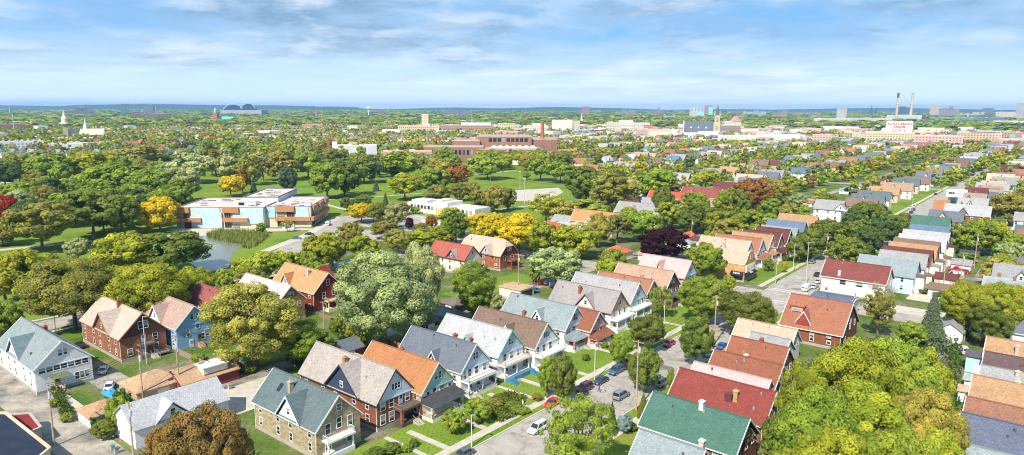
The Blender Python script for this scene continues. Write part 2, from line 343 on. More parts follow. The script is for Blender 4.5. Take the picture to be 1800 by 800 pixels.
strip('lawn', 60, 225, -216, -206, .04, 'turf'); strip('lawn', 50, 120, -260, -234, .045, 'turf')
strip('lawn', 86, 94, -165, -150, .05, 'turf'); strip('lawn', 84, 112, -140, -128.5, .05, 'turf'); strip('lawn', 160, 200, -163, -150, .05, 'turf')
# park: lawns, drive, paths, pond
gpoly('park_lawn', [(-200, 560), (60, 520), (300, 478), (475, 452), (640, 392), (830, 412), (1030, 392), (1060, 330), (1005, 300), (900, 288), (680, 282), (330, 276), (0, 290), (-200, 310)], .02, 'turf')
gpoly('car_park', [(478, 444), (560, 398), (590, 382), (642, 376), (720, 374), (775, 388), (815, 402), (828, 412), (790, 420), (690, 424), (600, 425), (520, 446)], .05, 'asphalt')
gpoly('lawn_island', [(590, 399), (660, 398), (668, 403), (600, 406)], .09, 'turf'); gpoly('lawn_island', [(680, 408), (780, 405), (800, 412), (700, 416)], .09, 'turf')
gpoly('play_court', [(868, 352), (884, 336), (982, 330), (990, 338), (960, 355)], .06, 'concrete')
gpoly('pond', [(322, 412), (368, 412), (430, 430), (408, 446), (402, 470), (360, 480), (318, 452), (300, 430)], .06, 'water')
gpoly('promenade', [(300, 402.5), (545, 401.5), (562, 404), (470, 407.5), (372, 409), (366, 415), (316, 415)], .07, 'concrete')
gpoly('forecourt', [(742, 384), (800, 392), (775, 400), (738, 394)], .07, 'concrete')
gline('path', [(468, 441), (540, 413), (575, 392), (592, 382)], 5, .09, 'concrete')
for pts, wd in (([(575, 360), (600, 367), (640, 374)], 3), ([(560, 352), (640, 348), (740, 340)], 2.5), ([(640, 375), (690, 366), (745, 372)], 3),
                ([(845, 372), (880, 368), (930, 362), (990, 358)], 3), ([(0, 440), (60, 434), (150, 425), (240, 418)], 5), ([(0, 322), (90, 318), (165, 314)], 8),
                ([(290, 420), (318, 405)], 3), ([(790, 312), (870, 304), (905, 300)], 3), ([(690, 386), (745, 380)], 3)):
    gline('path', pts, wd, .09, 'concrete')
# wooded rise along the horizon
m = MB(); prev = None
for i in range(0, 121):
    X = -13900 + i * 232; Y = 13200 + 900 * math.sin(i * .37) + 300 * math.sin(i * 1.3)
    h_ = 58 + 16 * math.sin(i * .21 + 1) + 7 * math.sin(i * .83) + (34 if X < -3000 else 8 * math.sin(i * .5)) + rnd.uniform(-2, 2)
    cur = [(X, Y - 1500, -.5), (X, Y, h_), (X, Y + 2200, h_ * .9), (X, Y + 2400, -.5)]
    if prev:
        for a, b in zip(range(3), range(1, 4)): m.face([prev[a], cur[a], cur[b], prev[b]], 'hill_woods')
    prev = cur
tag(m.obj('hills'), kind='structure')

# ------------------------------------------------------------------ houses
C = dict(white=(.80, .81, .82), cream=(.74, .68, .54), ivory=(.78, .75, .66), mint=(.36, .58, .50), sky=(.24, .46, .74), paleblue=(.52, .66, .78), brick=(.28, .105, .062), dbrick=(.19, .045, .035),
         obrick=(.50, .25, .10), stone=(.44, .37, .26), tan=(.52, .38, .25), trim=(.82, .82, .80), dark=(.06, .055, .065), navy=(.05, .07, .13), brown=(.11, .06, .045), green=(.12, .25, .16),
         r_teal=(.125, .17, .18), r_slate=(.15, .17, .21), r_gray=(.33, .33, .34), r_lgray=(.45, .46, .48), r_orange=(.42, .19, .085), r_tan=(.44, .30, .22), r_ltan=(.52, .40, .30), r_brown=(.21, .145, .115),
         r_rust=(.27, .105, .065), r_red=(.25, .062, .052), r_pink=(.60, .42, .41), r_dred=(.15, .055, .05), r_green=(.075, .17, .135), r_gblue=(.27, .325, .345), r_blue=(.14, .20, .30), r_gold=(.42, .26, .145),
         r_dark=(.075, .075, .085), r_mbrown=(.36, .16, .10), peach=(.70, .48, .34), rose=(.62, .40, .38), yellow=(.85, .60, .03))
WC = {}
def win_mesh(w, h, kind):
    key = ('w', w, h, kind)
    if key in WC: return WC[key]
    f = .11; m = MB()
    m.box(0, .07, -w / 2 - f, -w / 2, -f, h + f, 'paint').box(0, .07, w / 2, w / 2 + f, -f, h + f, 'paint').box(0, .07, -w / 2, w / 2, h, h + f, 'paint').box(0, .10, -w / 2, w / 2, -f, 0, 'paint').box(0, .06, -w / 2, w / 2, h * .5 - .035, h * .5 + .035, 'paint')
    fr = m.mesh('window'); g = MB(); g.box(0, .035, -w / 2, w / 2, 0, h, 'window_glass'); gl = g.mesh('pane')
    for v in gl.vertices: pass
    if kind == 'one':
        m.box(0, .035, -w / 2, w / 2, 0, h, 'window_glass'); fr = m.mesh('window')
    WC[key] = (fr, gl); return WC[key]
FACE = {'x+': 0, 'x-': math.pi, 'y-': -math.pi / 2, 'y+': math.pi / 2}
def window(par, face, a, z, w, h, pos, color=C['trim'], near=True, name='window'):
    fr, gl = win_mesh(w, h, 'two' if near else 'one')
    loc = (pos, a, z) if face == 'x+' else ((-pos, a, z) if face == 'x-' else ((a, -pos, z) if face == 'y-' else (a, pos, z)))
    o = O(name, fr, par, color, loc, FACE[face])
    if near: O('pane', gl, o)
    return o
def roof_polys(L, W, he, hr, o, hipf=0, hipb=0):
    s = (hr - he) / (W / 2); ez = he - s * o; yo = W / 2 + o; xo = L / 2 + o; res = []
    def zc(f): return hr - (hr - ez) * f
    def yc(f): return yo * f
    for sg in (-1, 1):
        p = [(-xo, sg * yo, ez), (xo, sg * yo, ez)]
        if hipf: p += ([] if hipf >= 1 else [(xo, sg * yc(hipf), zc(hipf))]) + [(xo - yc(hipf), 0, hr)]
        else: p += [(xo, 0, hr)]
        if hipb: p += [(-xo + yc(hipb), 0, hr)] + ([] if hipb >= 1 else [(-xo, sg * yc(hipb), zc(hipb))])
        else: p += [(-xo, 0, hr)]
        res.append(p)
    if hipf: res.append([(xo, -yc(hipf), zc(hipf)), (xo, yc(hipf), zc(hipf)), (xo - yc(hipf), 0, hr)])
    if hipb: res.append([(-xo, -yc(hipb), zc(hipb)), (-xo, yc(hipb), zc(hipb)), (-xo + yc(hipb), 0, hr)])
    return res
def gable_profile(W, he, hr, clip=0):
    if clip >= 1: return [(-W / 2, 0), (W / 2, 0), (W / 2, he - .25), (-W / 2, he - .25)]
    if clip > 0:
        zc = hr - (hr - he) * clip - .25; yc = W / 2 * clip
        return [(-W / 2, 0), (W / 2, 0), (W / 2, he - .25), (yc, zc), (-yc, zc), (-W / 2, he - .25)]
    return [(-W / 2, 0), (W / 2, 0), (W / 2, he - .25), (0, hr - .3), (-W / 2, he - .25)]
def shell(root, L, W, he, hr, wall, wmat, roof, o=.5, hipf=0, hipb=0, near=True, trim=None, rmat='shingle'):
    cl = max(hipf, hipb); m = MB()
    pr = gable_profile(W, he, hr, cl); m.prism([(-L / 2, y, z) for y, z in pr], (L, 0, 0), wmat)
    wl = m.obj('wall', root, wall)
    r = MB()
    for p in roof_polys(L, W, he, hr, o, hipf, hipb): r.prism([(x, y, z - .2) for x, y, z in p], (0, 0, .2), rmat, rmat)
    ro = r.obj('roof', root, roof)
    if near and cl < 1:
        t_ = MB(); s_ = (hr - he) / (W / 2); xo = L / 2 + o; yo = W / 2 + o; ez = he - s_ * o
        for e in (-1, 1):
            if cl and ((e > 0 and hipf) or (e < 0 and hipb)): continue
            for sg in (-1, 1):
                x0 = e * (xo - .09); d = .12 * e
                t_.prism([(x0, 0, hr + .03), (x0, sg * (yo + .02), ez + .03), (x0, sg * (yo + .02), ez - .32), (x0, 0, hr - .36)], (d, 0, 0), 'paint')
        for sg in (-1, 1): t_.box(-xo + .12, xo - .12, sg * (yo + .01) - .05, sg * (yo + .01) + .05, ez - .25, ez - .04, 'paint')
        t_.obj('roof_trim', root, trim or C['trim'])
    if near:
        f = MB(); f.box(-L / 2 - .06, L / 2 + .06, -W / 2 - .06, W / 2 + .06, 0, .7, 'plain'); f.obj('foundation', root, (.38, .36, .32))
    return wl, ro
def chimney(root, x, y, ztop, color=(.36, .20, .13), w=.8, zb=5):
    m = MB(); m.box(x - w / 2, x + w / 2, y - w / 2, y + w / 2, zb, ztop, 'brickwork'); m.box(x - w / 2 - .1, x + w / 2 + .1, y - w / 2 - .1, y + w / 2 + .1, ztop, ztop + .14, 'plain')
    m.box(x - w / 4, x + w / 4, y - w / 4, y + w / 4, ztop + .14, ztop + .4, 'plain'); return m.obj('chimney', root, color)
def cross_gable(root, x, w, hd, L, W, he, hr, roof, wall, wmat, side=-1, out=.05, win=True, trim=None, near=True, rmat='shingle'):
    s_ = (hr - he) / (W / 2); yin = (hr - hd) / s_; yf = W / 2 + out; o = .45; ro = .38
    g = MB(); zb = he - .3; g.prism([(x - w / 2 + .3, side * (W / 2 - .3), zb), (x + w / 2 - .3, side * (W / 2 - .3), zb), (x, side * (W / 2 - .3), hd - .35)], (0, side * (.3 + out), 0), wmat)
    d_ = g.obj('cross_gable', root, wall)
    sd_ = (hd - he) / (w / 2 - .0)
    r = MB(); fz = he - s_ * .3
    for sg in (-1, 1):
        ex = x + sg * (w / 2 + ro); ezz = hd - sd_ * (w / 2 + ro)
        ye = W / 2 + .0 + (he - ezz) / s_ * 1.0
        pts = [(x, side * (yin - .3), hd + .07), (x, side * (yf + o), hd + .07), (ex, side * (yf + o), ezz + .07), (ex, side * (min(ye, yf + o) - .35), ezz + .07)]
        r.prism([(a, b, c_ - .16) for a, b, c_ in pts], (0, 0, .16), rmat)
    r.obj('roof', d_, roof)
    if near:
        t_ = MB()
        for sg in (-1, 1):
            ex = x + sg * (w / 2 + ro); ezz = hd - sd_ * (w / 2 + ro); y0 = side * (yf + o)
            t_.prism([(x, y0, hd + .1), (ex, y0, ezz + .1), (ex, y0, ezz - .25), (x, y0, hd - .28)], (0, side * .08, 0), 'paint')
        t_.obj('roof_trim', d_, trim or C['trim'])
    if win: window(d_, 'y-' if side < 0 else 'y+', x, he + .25 if hd - he < 3 else he + .5, .8, 1.15, yf + .0, near=False)
    return d_
def railing(m, pts, z, h=.95, step=.22, mat='paint', r=.025):
    for (x0, y0), (x1, y1) in zip(pts, pts[1:]):
        d = math.hypot(x1 - x0, y1 - y0); n = max(1, int(d / step))
        m.tube((x0, y0, z + h), (x1, y1, z + h), .045, n=4, mat=mat); m.tube((x0, y0, z + .1), (x1, y1, z + .1), .03, n=4, mat=mat)
        for i in range(n + 1):
            a = i / n; r_ = .06 if i in (0, n) else r; m.tube((x0 + (x1 - x0) * a, y0 + (y1 - y0) * a, z), (x0 + (x1 - x0) * a, y0 + (y1 - y0) * a, z + h + (.08 if r_ > .05 else 0)), r_, n=4, mat=mat)
def porch(root, xw, W, depth=2.5, kind='balcony', y0=None, y1=None, z1=3.5, colc=C['trim'], ccol=C['trim'], rail=C['trim'], roofc=C['r_dark'], colmat='paint', steps=True, sy=None, lowrail=True, ncol=3, stepc=(.5, .47, .42), deckz=.95):
    y0 = -W / 2 if y0 is None else y0; y1 = W / 2 if y1 is None else y1; xe = xw + depth
    m = MB(); m.box(xw, xe, y0, y1, 0, deckz, 'paint'); p = m.obj('porch', root, colc)
    for i in range(ncol):
        yy = y0 + .25 + (y1 - y0 - .5) * i / (ncol - 1); c_ = MB(); wd = .28 if colmat == 'brickwork' else .15
        c_.box(xe - .25 - wd, xe - .25 + wd, yy - wd, yy + wd, deckz, z1, colmat)
        if colmat == 'brickwork': c_.box(xe - .25 - wd - .06, xe - .25 + wd + .06, yy - wd - .06, yy + wd + .06, z1 - .18, z1 - .03, 'paint')
        c_.obj('column', p, ccol)
    if kind == 'balcony':
        b = MB(); b.box(xw, xe + .15, y0 - .15, y1 + .15, z1, z1 + .35, 'paint'); b.obj('balcony_floor', p, colc)
        r = MB(); railing(r, [(xw, y0), (xe, y0), (xe, y1), (xw, y1)], z1 + .35); r.obj('railing', p, rail)
    else:
        b = MB(); zt = z1 + 1.15; b.prism([(xw, y0 - .35, z1), (xe + .45, y0 - .35, z1), (xw, y0 - .35 + .0, zt)], (0, y1 - y0 + .7, 0), 'shingle'); b.obj('porch_roof', p, roofc)
        bb = MB(); bb.box(xw, xe + .3, y0 - .2, y1 + .2, z1 - .22, z1 - .003, 'paint'); bb.obj('porch_beam', p, colc)
    if lowrail:
        r = MB(); yy = (y0 + y1) / 2 if sy is None else sy
        railing(r, [(xw, y0), (xe, y0), (xe, yy - .8)], deckz, .85); railing(r, [(xe, yy + .8), (xe, y1), (xw, y1)], deckz, .85); r.obj('railing', p, rail)
    if steps:
        yy = (y0 + y1) / 2 if sy is None else sy; s_ = MB(); n = 6
        for i in range(n): s_.box(xe + i * .3, xe + (i + 1) * .3 + .02, yy - .75, yy + .75, 0, deckz * (n - i) / (n + 1), 'concrete')
        for e in (-.8, .8):
            s_.tube((xe, yy + e, deckz + .85), (xe + n * .3, yy + e, .95), .035, n=4); s_.tube((xe + n * .3, yy + e, 0), (xe + n * .3, yy + e, .95), .035, n=4)
        s_.obj('steps', p, stepc)
    return p
def door(root, face, a, z, pos, color=(.55, .5, .42), w=.95, h=2.05):
    m = MB(); m.box(0, .06, -w / 2 - .1, w / 2 + .1, 0, h + .1, 'paint'); m.box(0, .09, -w / 2, w / 2, 0, h, 'paint')
    loc = (pos, a, z) if face == 'x+' else (a, -pos, z); o = m.obj('door', root, color, loc, FACE[face])
    g = MB(); g.box(.09, .10, -w / 3, w / 3, h * .5, h * .88, 'window_glass'); g.obj('door_glass', o); return o

USED = []
def place(Fpx, Bpx=None, L=None, hr=11.0, off=0.0):
    u1, v1 = UV(*Fpx, hr)
    if Bpx:
        u0, v0 = UV(*Bpx, hr)
        if L is None: L = abs(v1 - v0) - 1.0
    else: u0 = u1
    u = (u0 + u1) / 2 if Bpx else u1
    vF = v1 - .5; vc = vF - L / 2
    return u, vc, L
def house(name, label, cat, Fp, Bp=None, L=None, W=9.2, he=6.1, hr=11.0, roof='r_gray', wall='white', wmat='clapboard', near=True, end=None, chim=None, gables=(), hipf=0, hipb=0,
          endwin=None, sidewin=None, group=None, trim=None, gable_col=None, gmat='clapboard', wcol=None, at=None, o=.5, rmat='shingle'):
    if at: u, vc, L = at
    else: u, vc, L = place(Fp, Bp, L, hr)
    x, y = XY(u, vc); USED.append((u, vc, L / 2 + 1, W / 2 + 1)); lc = lambda p, z: (UV(*p, z)[1] - vc, UV(*p, z)[0] - u)
    root = thing(name, label, cat, x, y, 0, GA, group)
    cc = lambda c_: C[c_] if isinstance(c_, str) else c_
    shell(root, L, W, he, hr, cc(wall), wmat, cc(roof), o, hipf, hipb, near, cc(trim) if trim else None, rmat)
    if gable_col:
        g = MB(); xx = L / 2; pr = [(-W / 2 + .05, he - .28), (W / 2 - .05, he - .28), (0, hr - .36)]
        if hipf: f_ = hipf; pr = [(-W / 2 + .05, he - .28), (W / 2 - .05, he - .28), (W / 2 * f_, hr - (hr - he) * f_ - .3), (-W / 2 * f_, hr - (hr - he) * f_ - .3)]
        g.prism([(xx, a, b) for a, b in pr], (.05, 0, 0), gmat); g.prism([(xx, -W / 2, he - .45), (xx, W / 2, he - .45), (xx, W / 2, he - .22), (xx, -W / 2, he - .22)], (.14, 0, 0), 'paint')
        g.obj('gable_panel', root, cc(gable_col))
    xo = L / 2 + (.05 if gable_col else 0); wc = cc(wcol) if wcol else C['trim']
    if endwin is None: endwin = [(-.45, he + 1.0, .75, 1.2), (.45, he + 1.0, .75, 1.2), (-W * .3, 4.1, 1, 1.5), (0.1, 4.1, 1, 1.5), (W * .3, 4.1, 1, 1.5), (-W * .28, 1.3, 1.1, 1.6)]
    for a, z, ww, hh in endwin: window(root, 'x+', a, z, ww, hh, xo if z > he else L / 2, wc, near)
    if sidewin is None:
        n = max(2, int(L / 4.6)); sidewin = [(-L / 2 + L * (i + .5) / n + (.5 if i % 2 else -.4), z, .9, 1.5) for i in range(n) for z in (1.3, he - 2.25)]
    for a, z, ww, hh in sidewin: window(root, 'y-', a, z, ww, hh, W / 2, wc, near)
    for p, zt, cl_ in (chim or ()):
        a, b = lc(p, zt); zt = min(zt, hr - (hr - he) * min(1, abs(b) / (W / 2)) + 1.7); chimney(root, max(-L / 2 + .6, min(L / 2 - .6, a)), max(-W / 2 + .6, min(W / 2 - .6, b)), zt, cl_)
    for gd in gables:
        p, w_, hd = gd[:3]; a = lc(p, hd)[0]; ex = gd[3] if len(gd) > 3 else {}
        cross_gable(root, a, w_, hd, L, W, he, hr, cc(ex.get('roof', roof)), cc(ex.get('wall', wall)), ex.get('wmat', wmat), trim=cc(trim) if trim else None, near=near, win=ex.get('win', True), rmat=rmat, out=ex.get('out', .05))
    if near:
        q = random.Random(int(u * 10)); m = MB(); s_ = (hr - he) / (W / 2)
        for i in range(2):
            m = MB(); a = q.uniform(-L / 2 + 2, L / 2 - 2); b = q.uniform(.6, W / 2 - 1.2) * -1; z = hr + s_ * b; m.tube((a, b, z - .1), (a, b, z + .45), .14 if i else .22, n=8, mat='metal'); m.obj('roof_vent', root, (.42, .42, .42) if q.random() < .5 else (.14, .14, .14))
        if not hipf: m = MB(); m.prism([(-L / 2 - o + .02, -.22, hr - .07 - .0), (-L / 2 - o + .02, 0, hr + .09), (-L / 2 - o + .02, .22, hr - .07)], (L + 2 * o - .04, 0, 0), 'plain'); m.obj('ridge_cap', root, tuple(c_ * .62 for c_ in cc(roof)))
        m = MB(); ez = he - s_ * o - .2
        for a in (-L / 2 + .15, L / 2 - .15): m = MB(); m.tube((a, -W / 2 - .09, 0), (a, -W / 2 - .09, ez + .1), .055, n=6); m.obj('downspout', root, C['trim'])
    return root, L, W, u, vc
bl = (.12, .12, .12); brc = (.36, .13, .07)
# --- the row on the left side of the street, from the nearest ---
r, L, W, u, v = house('stone_house', 'grey and tan stone house with teal slate roof, white rakes and a white front balcony', 'house', (602, 692), (475, 647), W=9.6, roof='r_teal', wall='stone', wmat='stonework',
    chim=[((509, 650), 13.2, (.50, .42, .30))], gables=[((490, 701), 7.0, 10.2, dict(wall='white', wmat='paint', out=.35))],
    endwin=[(.2, 7.9, .9, 1.2), (-2.4, 4.2, 1, 1.9), (0.1, 4.6, 1, 1.9), (2.5, 4.2, 1, 1.9), (2.4, 1.2, 1.4, 2.0), (-2.4, 1.2, 1.2, 2.0)])
porch(r, L / 2, W, 1.7, 'balcony', -3.6, 2.2, 3.2, ncol=2, steps=False, lowrail=False)
b_ = MB(); b_.box(-L / 2 - 2.0, -L / 2, -3.5, 2.5, 0, 5.2, 'clapboard'); b_.obj('rear_annex', r, C['white'])
s_ = MB(); s_.box(-5.2, -4.1, -2.6, -1.6, 8.6, 8.9, 'car_glass'); 
ob = MB(); ob.prism([(-5.6, -2.7, 8.30), (-4.7, -2.7, 8.30), (-4.7, -1.6, 9.45), (-5.6, -1.6, 9.45)], (0, 0, .12), 'car_glass'); ob.obj('skylight', r)
r, L, W, u, v = house('brick_house', 'brick house with worn grey slate cross-gabled roof, dark side gable and wooden balcony', 'house', (704, 646), (548, 601), W=9.2, hr=11.6, he=6.2, roof=(.40, .36, .33), wall='brick', wmat='brickwork',
    gable_col='paleblue', trim='dark', chim=[((606, 617), 12.6, (.50, .25, .10))], gables=[((594, 642), 10.4, 11.45, dict(wall='navy', wmat='clapboard', out=.5))],
    endwin=[(-.6, 7.4, .6, 1.2), (.2, 7.4, .6, 1.2), (1.0, 7.4, .6, 1.2), (-3.2, 4.0, 1.1, 1.8), (-1.0, 4.0, 1.1, 1.8), (3.2, 4.0, 1.1, 1.5), (-3.2, 1.1, 1.2, 1.9), (-1.0, 1.1, 1.2, 1.9)])
door(r, 'x+', 1.4, 3.9, L / 2, (.5, .55, .6)); porch(r, L / 2, W, 2.6, 'balcony', -.6, 4.6, 3.4, colc=(.10, .08, .08), ccol=brc, colmat='brickwork', rail=(.42, .27, .17), ncol=2, sy=3.0, lowrail=False, stepc=(.55, .5, .4))
h_, L, W, u, v = house('frame_house', 'white house with bright orange shingle roof and mint green front gable', 'house', (776, 635), (650, 599), W=9.0, roof='r_orange', wall='ivory', gable_col='mint', trim='cream',
    chim=[((706, 613), 11.0, brc)], endwin=[(-.5, 7.4, .75, 1.4), (.5, 7.4, .75, 1.4), (-2.8, 3.9, .8, 1.5), (-1.0, 3.9, .9, 1.7), (1.2, 3.9, 1.5, 1.7), (3.4, 3.9, .8, 1.4), (-1.8, 1.2, 1.2, 1.7), (1.6, 1.2, 1.2, 1.7)])
porch(h_, L / 2, W, 3.0, 'roof', roofc='r_dark' and C['r_dark'], ccol=(.55, .53, .50), colmat='brickwork', ncol=2, colc=C['ivory'], steps=True, sy=2.2, rail=(.16, .05, .04))
h_, L, W, u, v = house('frame_house', 'white house with dark slate-blue roof, pale blue gable and dark balcony railing', 'house', (842, 603), (720, 572), W=9.2, roof='r_slate', wall='white', gable_col='paleblue',
    gables=[((759, 617), 3.2, 8.6, dict(wall='white', wmat='clapboard'))], chim=[], endwin=[(-.45, 7.5, .6, 1.4), (.4, 7.5, .6, 1.4), (-3.4, 4.0, .7, 1.7), (-1.9, 4.0, 1.0, 1.7), (.3, 4.0, 1.1, 1.9), (3.0, 4.0, 1, 1.6), (-1.8, 1.2, 1.1, 1.6), (.9, 1.2, 1.1, 1.6)])
porch(h_, L / 2, W, 2.4, 'balcony', rail=(.05, .045, .04), ncol=3, sy=-2.8)
h_, L, W, u, v = house('frame_house', 'pale blue and white house with light grey roof, mint rake boards and blue steps', 'house', (904, 579), (782, 551), W=9.2, roof='r_lgray', wall='white', gable_col='paleblue', trim=(.25, .62, .52),
    chim=[((776, 572), 11.2, brc), ((823, 570), 11.6, (.30, .12, .08))], gables=[((822, 588), 3.0, 8.8, dict(wall='white'))], endwin=[(-.5, 7.5, .8, 1.4), (.5, 7.5, .8, 1.4), (-2.2, 4.0, 1.1, 1.7), (.2, 4.0, 1.2, 1.9), (2.8, 4.0, .9, 1.4), (-1.6, 1.2, 1.2, 1.6), (1.2, 1.2, 1.2, 1.6)])
porch(h_, L / 2, W, 2.2, 'balcony', rail=(.45, .33, .25), sy=-1.5, colc=(.75, .72, .66), stepc=(.10, .32, .50), lowrail=False)
d_ = MB(); d_.box(L / 2 + 2.2, L / 2 + 3.6, -W / 2, W / 2, 0, .95, 'paint'); railing(d_, [(L / 2 + 3.6, -W / 2 + 1.8), (L / 2 + 3.6, W / 2 - 1.8)], .95, .9, .3)
for yy in (-W / 2 + .9, W / 2 - .9):
    for i in range(6): d_.box(L / 2 + 3.6 + i * .32, L / 2 + 3.6 + (i + 1) * .32, yy - .8, yy + .8, 0, .85 - i * .14, 'paint')
    for e in (-.8, .8): d_.tube((L / 2 + 3.6, yy + e, 1.85), (L / 2 + 5.5, yy + e, 1.0), .04, n=4); d_.tube((L / 2 + 5.5, yy + e, 0), (L / 2 + 5.5, yy + e, 1.0), .04, n=4)
d_.obj('front_deck', h_, (.075, .22, .36))
h_, L, W, u, v = house('frame_house', 'white house with brown shingle roof and small side gable above white balconies', 'house', (966, 566), (840, 538), W=9.2, roof='r_brown', wall='white', gable_col='white',
    gables=[((894, 570), 4.0, 9.6, dict(wall='white'))], chim=[((837, 556), 11.4, (.45, .4, .35))], endwin=[(-.8, 7.3, .6, 1.3), (0, 7.3, .6, 1.3), (.8, 7.3, .6, 1.3), (-3.3, 3.9, .8, 1.7), (-1.0, 3.9, 1.1, 1.7), (1.6, 3.9, 1.1, 1.7), (-1.6, 1.2, 1.2, 1.6)])
porch(h_, L / 2, W, 2.3, 'balcony', sy=0)
h_, L, W, u, v = house('frame_house', 'pale blue gabled house with light blue-grey roof, porch roof and orange porch posts', 'house', (1018, 537), (894, 514), W=9.4, roof='r_gblue', wall='white', gable_col='paleblue',
    gables=[((947, 543), 4.4, 9.4, dict(wall='white'))], chim=[((889, 534), 11.6, brc)], endwin=[(-.5, 7.3, .75, 1.6), (.4, 7.3, .75, 1.6), (-3.0, 3.9, 1.3, 1.7), (-.6, 3.9, 1.3, 1.7), (2.8, 3.9, 1.0, 1.6), (-1.8, 1.2, 1.3, 1.6), (1.6, 1.2, 1.2, 1.6)], wcol=(.35, .45, .45))
porch(h_, L / 2, W, 3.2, 'roof', roofc=C['r_gblue'], ccol=(.50, .20, .08), colmat='brickwork', ncol=3, sy=.5, z1=3.3, stepc=(.30, .14, .09))
h_, L, W, u, v = house('frame_house', 'low house with rust red roof and pink gable beside the orange porch posts', 'house', (1052, 549), (1000, 534), W=7.8, hr=9.2, he=5.2, L=14, roof='r_rust', wall='rose', gable_col='rose', endwin=[(0, 5.8, 1.3, 1.3), (-1.8, 3.0, 1.2, 1.5), (1.5, 3.0, 1.2, 1.5)])
porch(h_, L / 2, W, 2.4, 'roof', roofc=C['r_rust'], ccol=brc, colmat='brickwork', ncol=3, sy=1.0, z1=2.8, stepc=(.5, .4, .33))
h_, L, W, u, v = house('frame_house', 'white house with mottled grey roof, side gable edged in dark red and white balcony', 'house', (1093, 512), (980, 491), W=9.4, roof=(.33, .31, .31), wall='white', gable_col='tan', trim=(.30, .10, .09),
    gables=[((1030, 516), 6.4, 9.8, dict(wall='ivory'))], chim=[((1020, 496), 12, brc)]); porch(h_, L / 2, W, 2.4, 'balcony', sy=1)
h_, L, W, u, v = house('frame_house', 'mint green house with plain grey roof behind the mottled-roofed house', 'house', (1124, 497), (1014, 476), W=9.2, roof=(.38, .37, .38), wall='mint', gable_col='paleblue'); porch(h_, L / 2, W, 2.3, 'balcony', sy=0)
h_, L, W, u, v = house('frame_house', 'house with plain terracotta brown roof between the mint house and the tan-roofed house', 'house', (1150, 492), None, L=19, W=8.6, hr=9.6, he=5.6, roof='r_mbrown', wall='tan')
h_, L, W, u, v = house('frame_house', 'dark-gabled house with tan roof and a tall brick porch pillar', 'house', (1187, 476), (1086, 461), W=9.6, roof='r_tan', wall='brown', gable_col='brown', gables=[((1128, 484), 3.4, 8.8, dict(wall='tan'))])
porch(h_, L / 2, W, 2.6, 'balcony', rail=(.2, .2, .25), ccol=(.42, .12, .06), colmat='brickwork', colc=(.15, .12, .12), ncol=2, sy=0)
h_, L, W, u, v = house('frame_house', 'house with blotchy pink roof just before the cross street', 'house', (1217, 458), (1131, 445), W=9.6, roof='r_pink', wall='rose', gable_col='paleblue', trim=(.55, .30, .28), gables=[((1180, 452), 3, 10.2, {})], chim=[((1164, 440), 12, (.5, .5, .5))])
# beyond the cross street
h_, L, W, u, v = house('frame_house', 'tan-roofed house with pale blue gables right behind the corner shop', 'house', (1322, 423), (1232, 413), W=9.4, roof='r_ltan', wall='ivory', gable_col='paleblue', gables=[((1262, 431), 4.6, 9.4, dict(wall='paleblue'))]); porch(h_, L / 2, W, 2.4, 'roof', roofc=C['r_lgray'], sy=0)
for lab, Fp, Bp, rf, wl, gc in (('house with plain rust roof and pale blue gable, second behind the corner shop', (1343, 419), (1258, 410), 'r_mbrown', 'white', 'paleblue'),
    ('house with long golden-orange roof up the street from the corner shop', (1360, 413), (1289, 405), 'r_gold', 'cream', 'white'),
    ('house with dark red roof and cream gable next up the street from the golden-roofed house', (1375, 410), (1306, 402), 'r_dred', 'cream', 'tan'),
    ('maroon-roofed house with brown side gable and white porch posts up the left row', (1391, 404), (1330, 397), 'r_dred', 'white', 'brown'),
    ('small house with pale grey-blue roof and white gable between maroon and slate-blue roofs', (1405, 401), (1337, 395), 'r_gblue', 'white', 'white'),
    ('house with slate-blue roof near the dark street trees of the left row', (1418, 391), (1350, 384), 'r_blue', 'paleblue', 'paleblue'),
    ('low house with long flat-looking orange roof below the big white house', (1440, 380), (1369, 374), 'r_gold', 'peach', 'rose')):
    h_, L, W, u, v = house('frame_house', lab, 'house', Fp, Bp, W=8.8, roof=rf, wall=wl, gable_col=gc, near=(Fp[0] < 1400)); porch(h_, L / 2, W, 2.2, 'roof', roofc=C[rf], sy=0, steps=False)
house('frame_house', 'big white two-storey house with light grey roof and a centre gable above dark street trees', 'house', (1490, 352), (1430, 351), W=10, hr=11.5, he=7, roof='r_gray', wall='white', gables=[((1468, 362), 7, 10.5, {})], near=False)
# --- the row on the right side of the street ---
house('frame_house', 'house with pale blue-grey shingle roof, nearest on the right side of the street', 'house', (1243, 789), (1122, 754), W=8.6, hr=9.4, he=5.2, roof='r_gblue', wall='brick', wmat='brickwork', chim=[((1241, 776), 10.3, (.6, .58, .55))])
h_, L, W, u, v = house('brick_house', 'brick house with emerald green shingle roof and white chimney', 'house', (1323, 733), (1144, 689), W=10.2, hr=9.8, he=5.4, roof='r_green', wall='brick', wmat='brickwork', gable_col='brown', chim=[((1234, 706), 10.6, (.8, .8, .78))])
aw = MB(); aw.prism([(-3.5, -W / 2 - .02, 4.6), (-3.5, -W / 2 - 1.2, 4.0), (-3.5, -W / 2 - .02, 4.0)], (6.5, 0, 0), 'shingle'); aw.obj('awning', h_, C['r_green'])
h_, L, W, u, v = house('frame_house', 'house with large bright red roof and tan brick chimney', 'house', (1369, 687), (1191, 647), W=10.2, hr=9.8, he=5.2, roof='r_red', wall='brick', wmat='brickwork', chim=[((1295, 674), 10.6, (.60, .40, .17))])
b_ = MB(); b_.box(1.2, 2.6, -3.4, -2.2, 6.6, 8.3, 'shingle'); b_.obj('roof_hatch', h_, C['r_dred'])
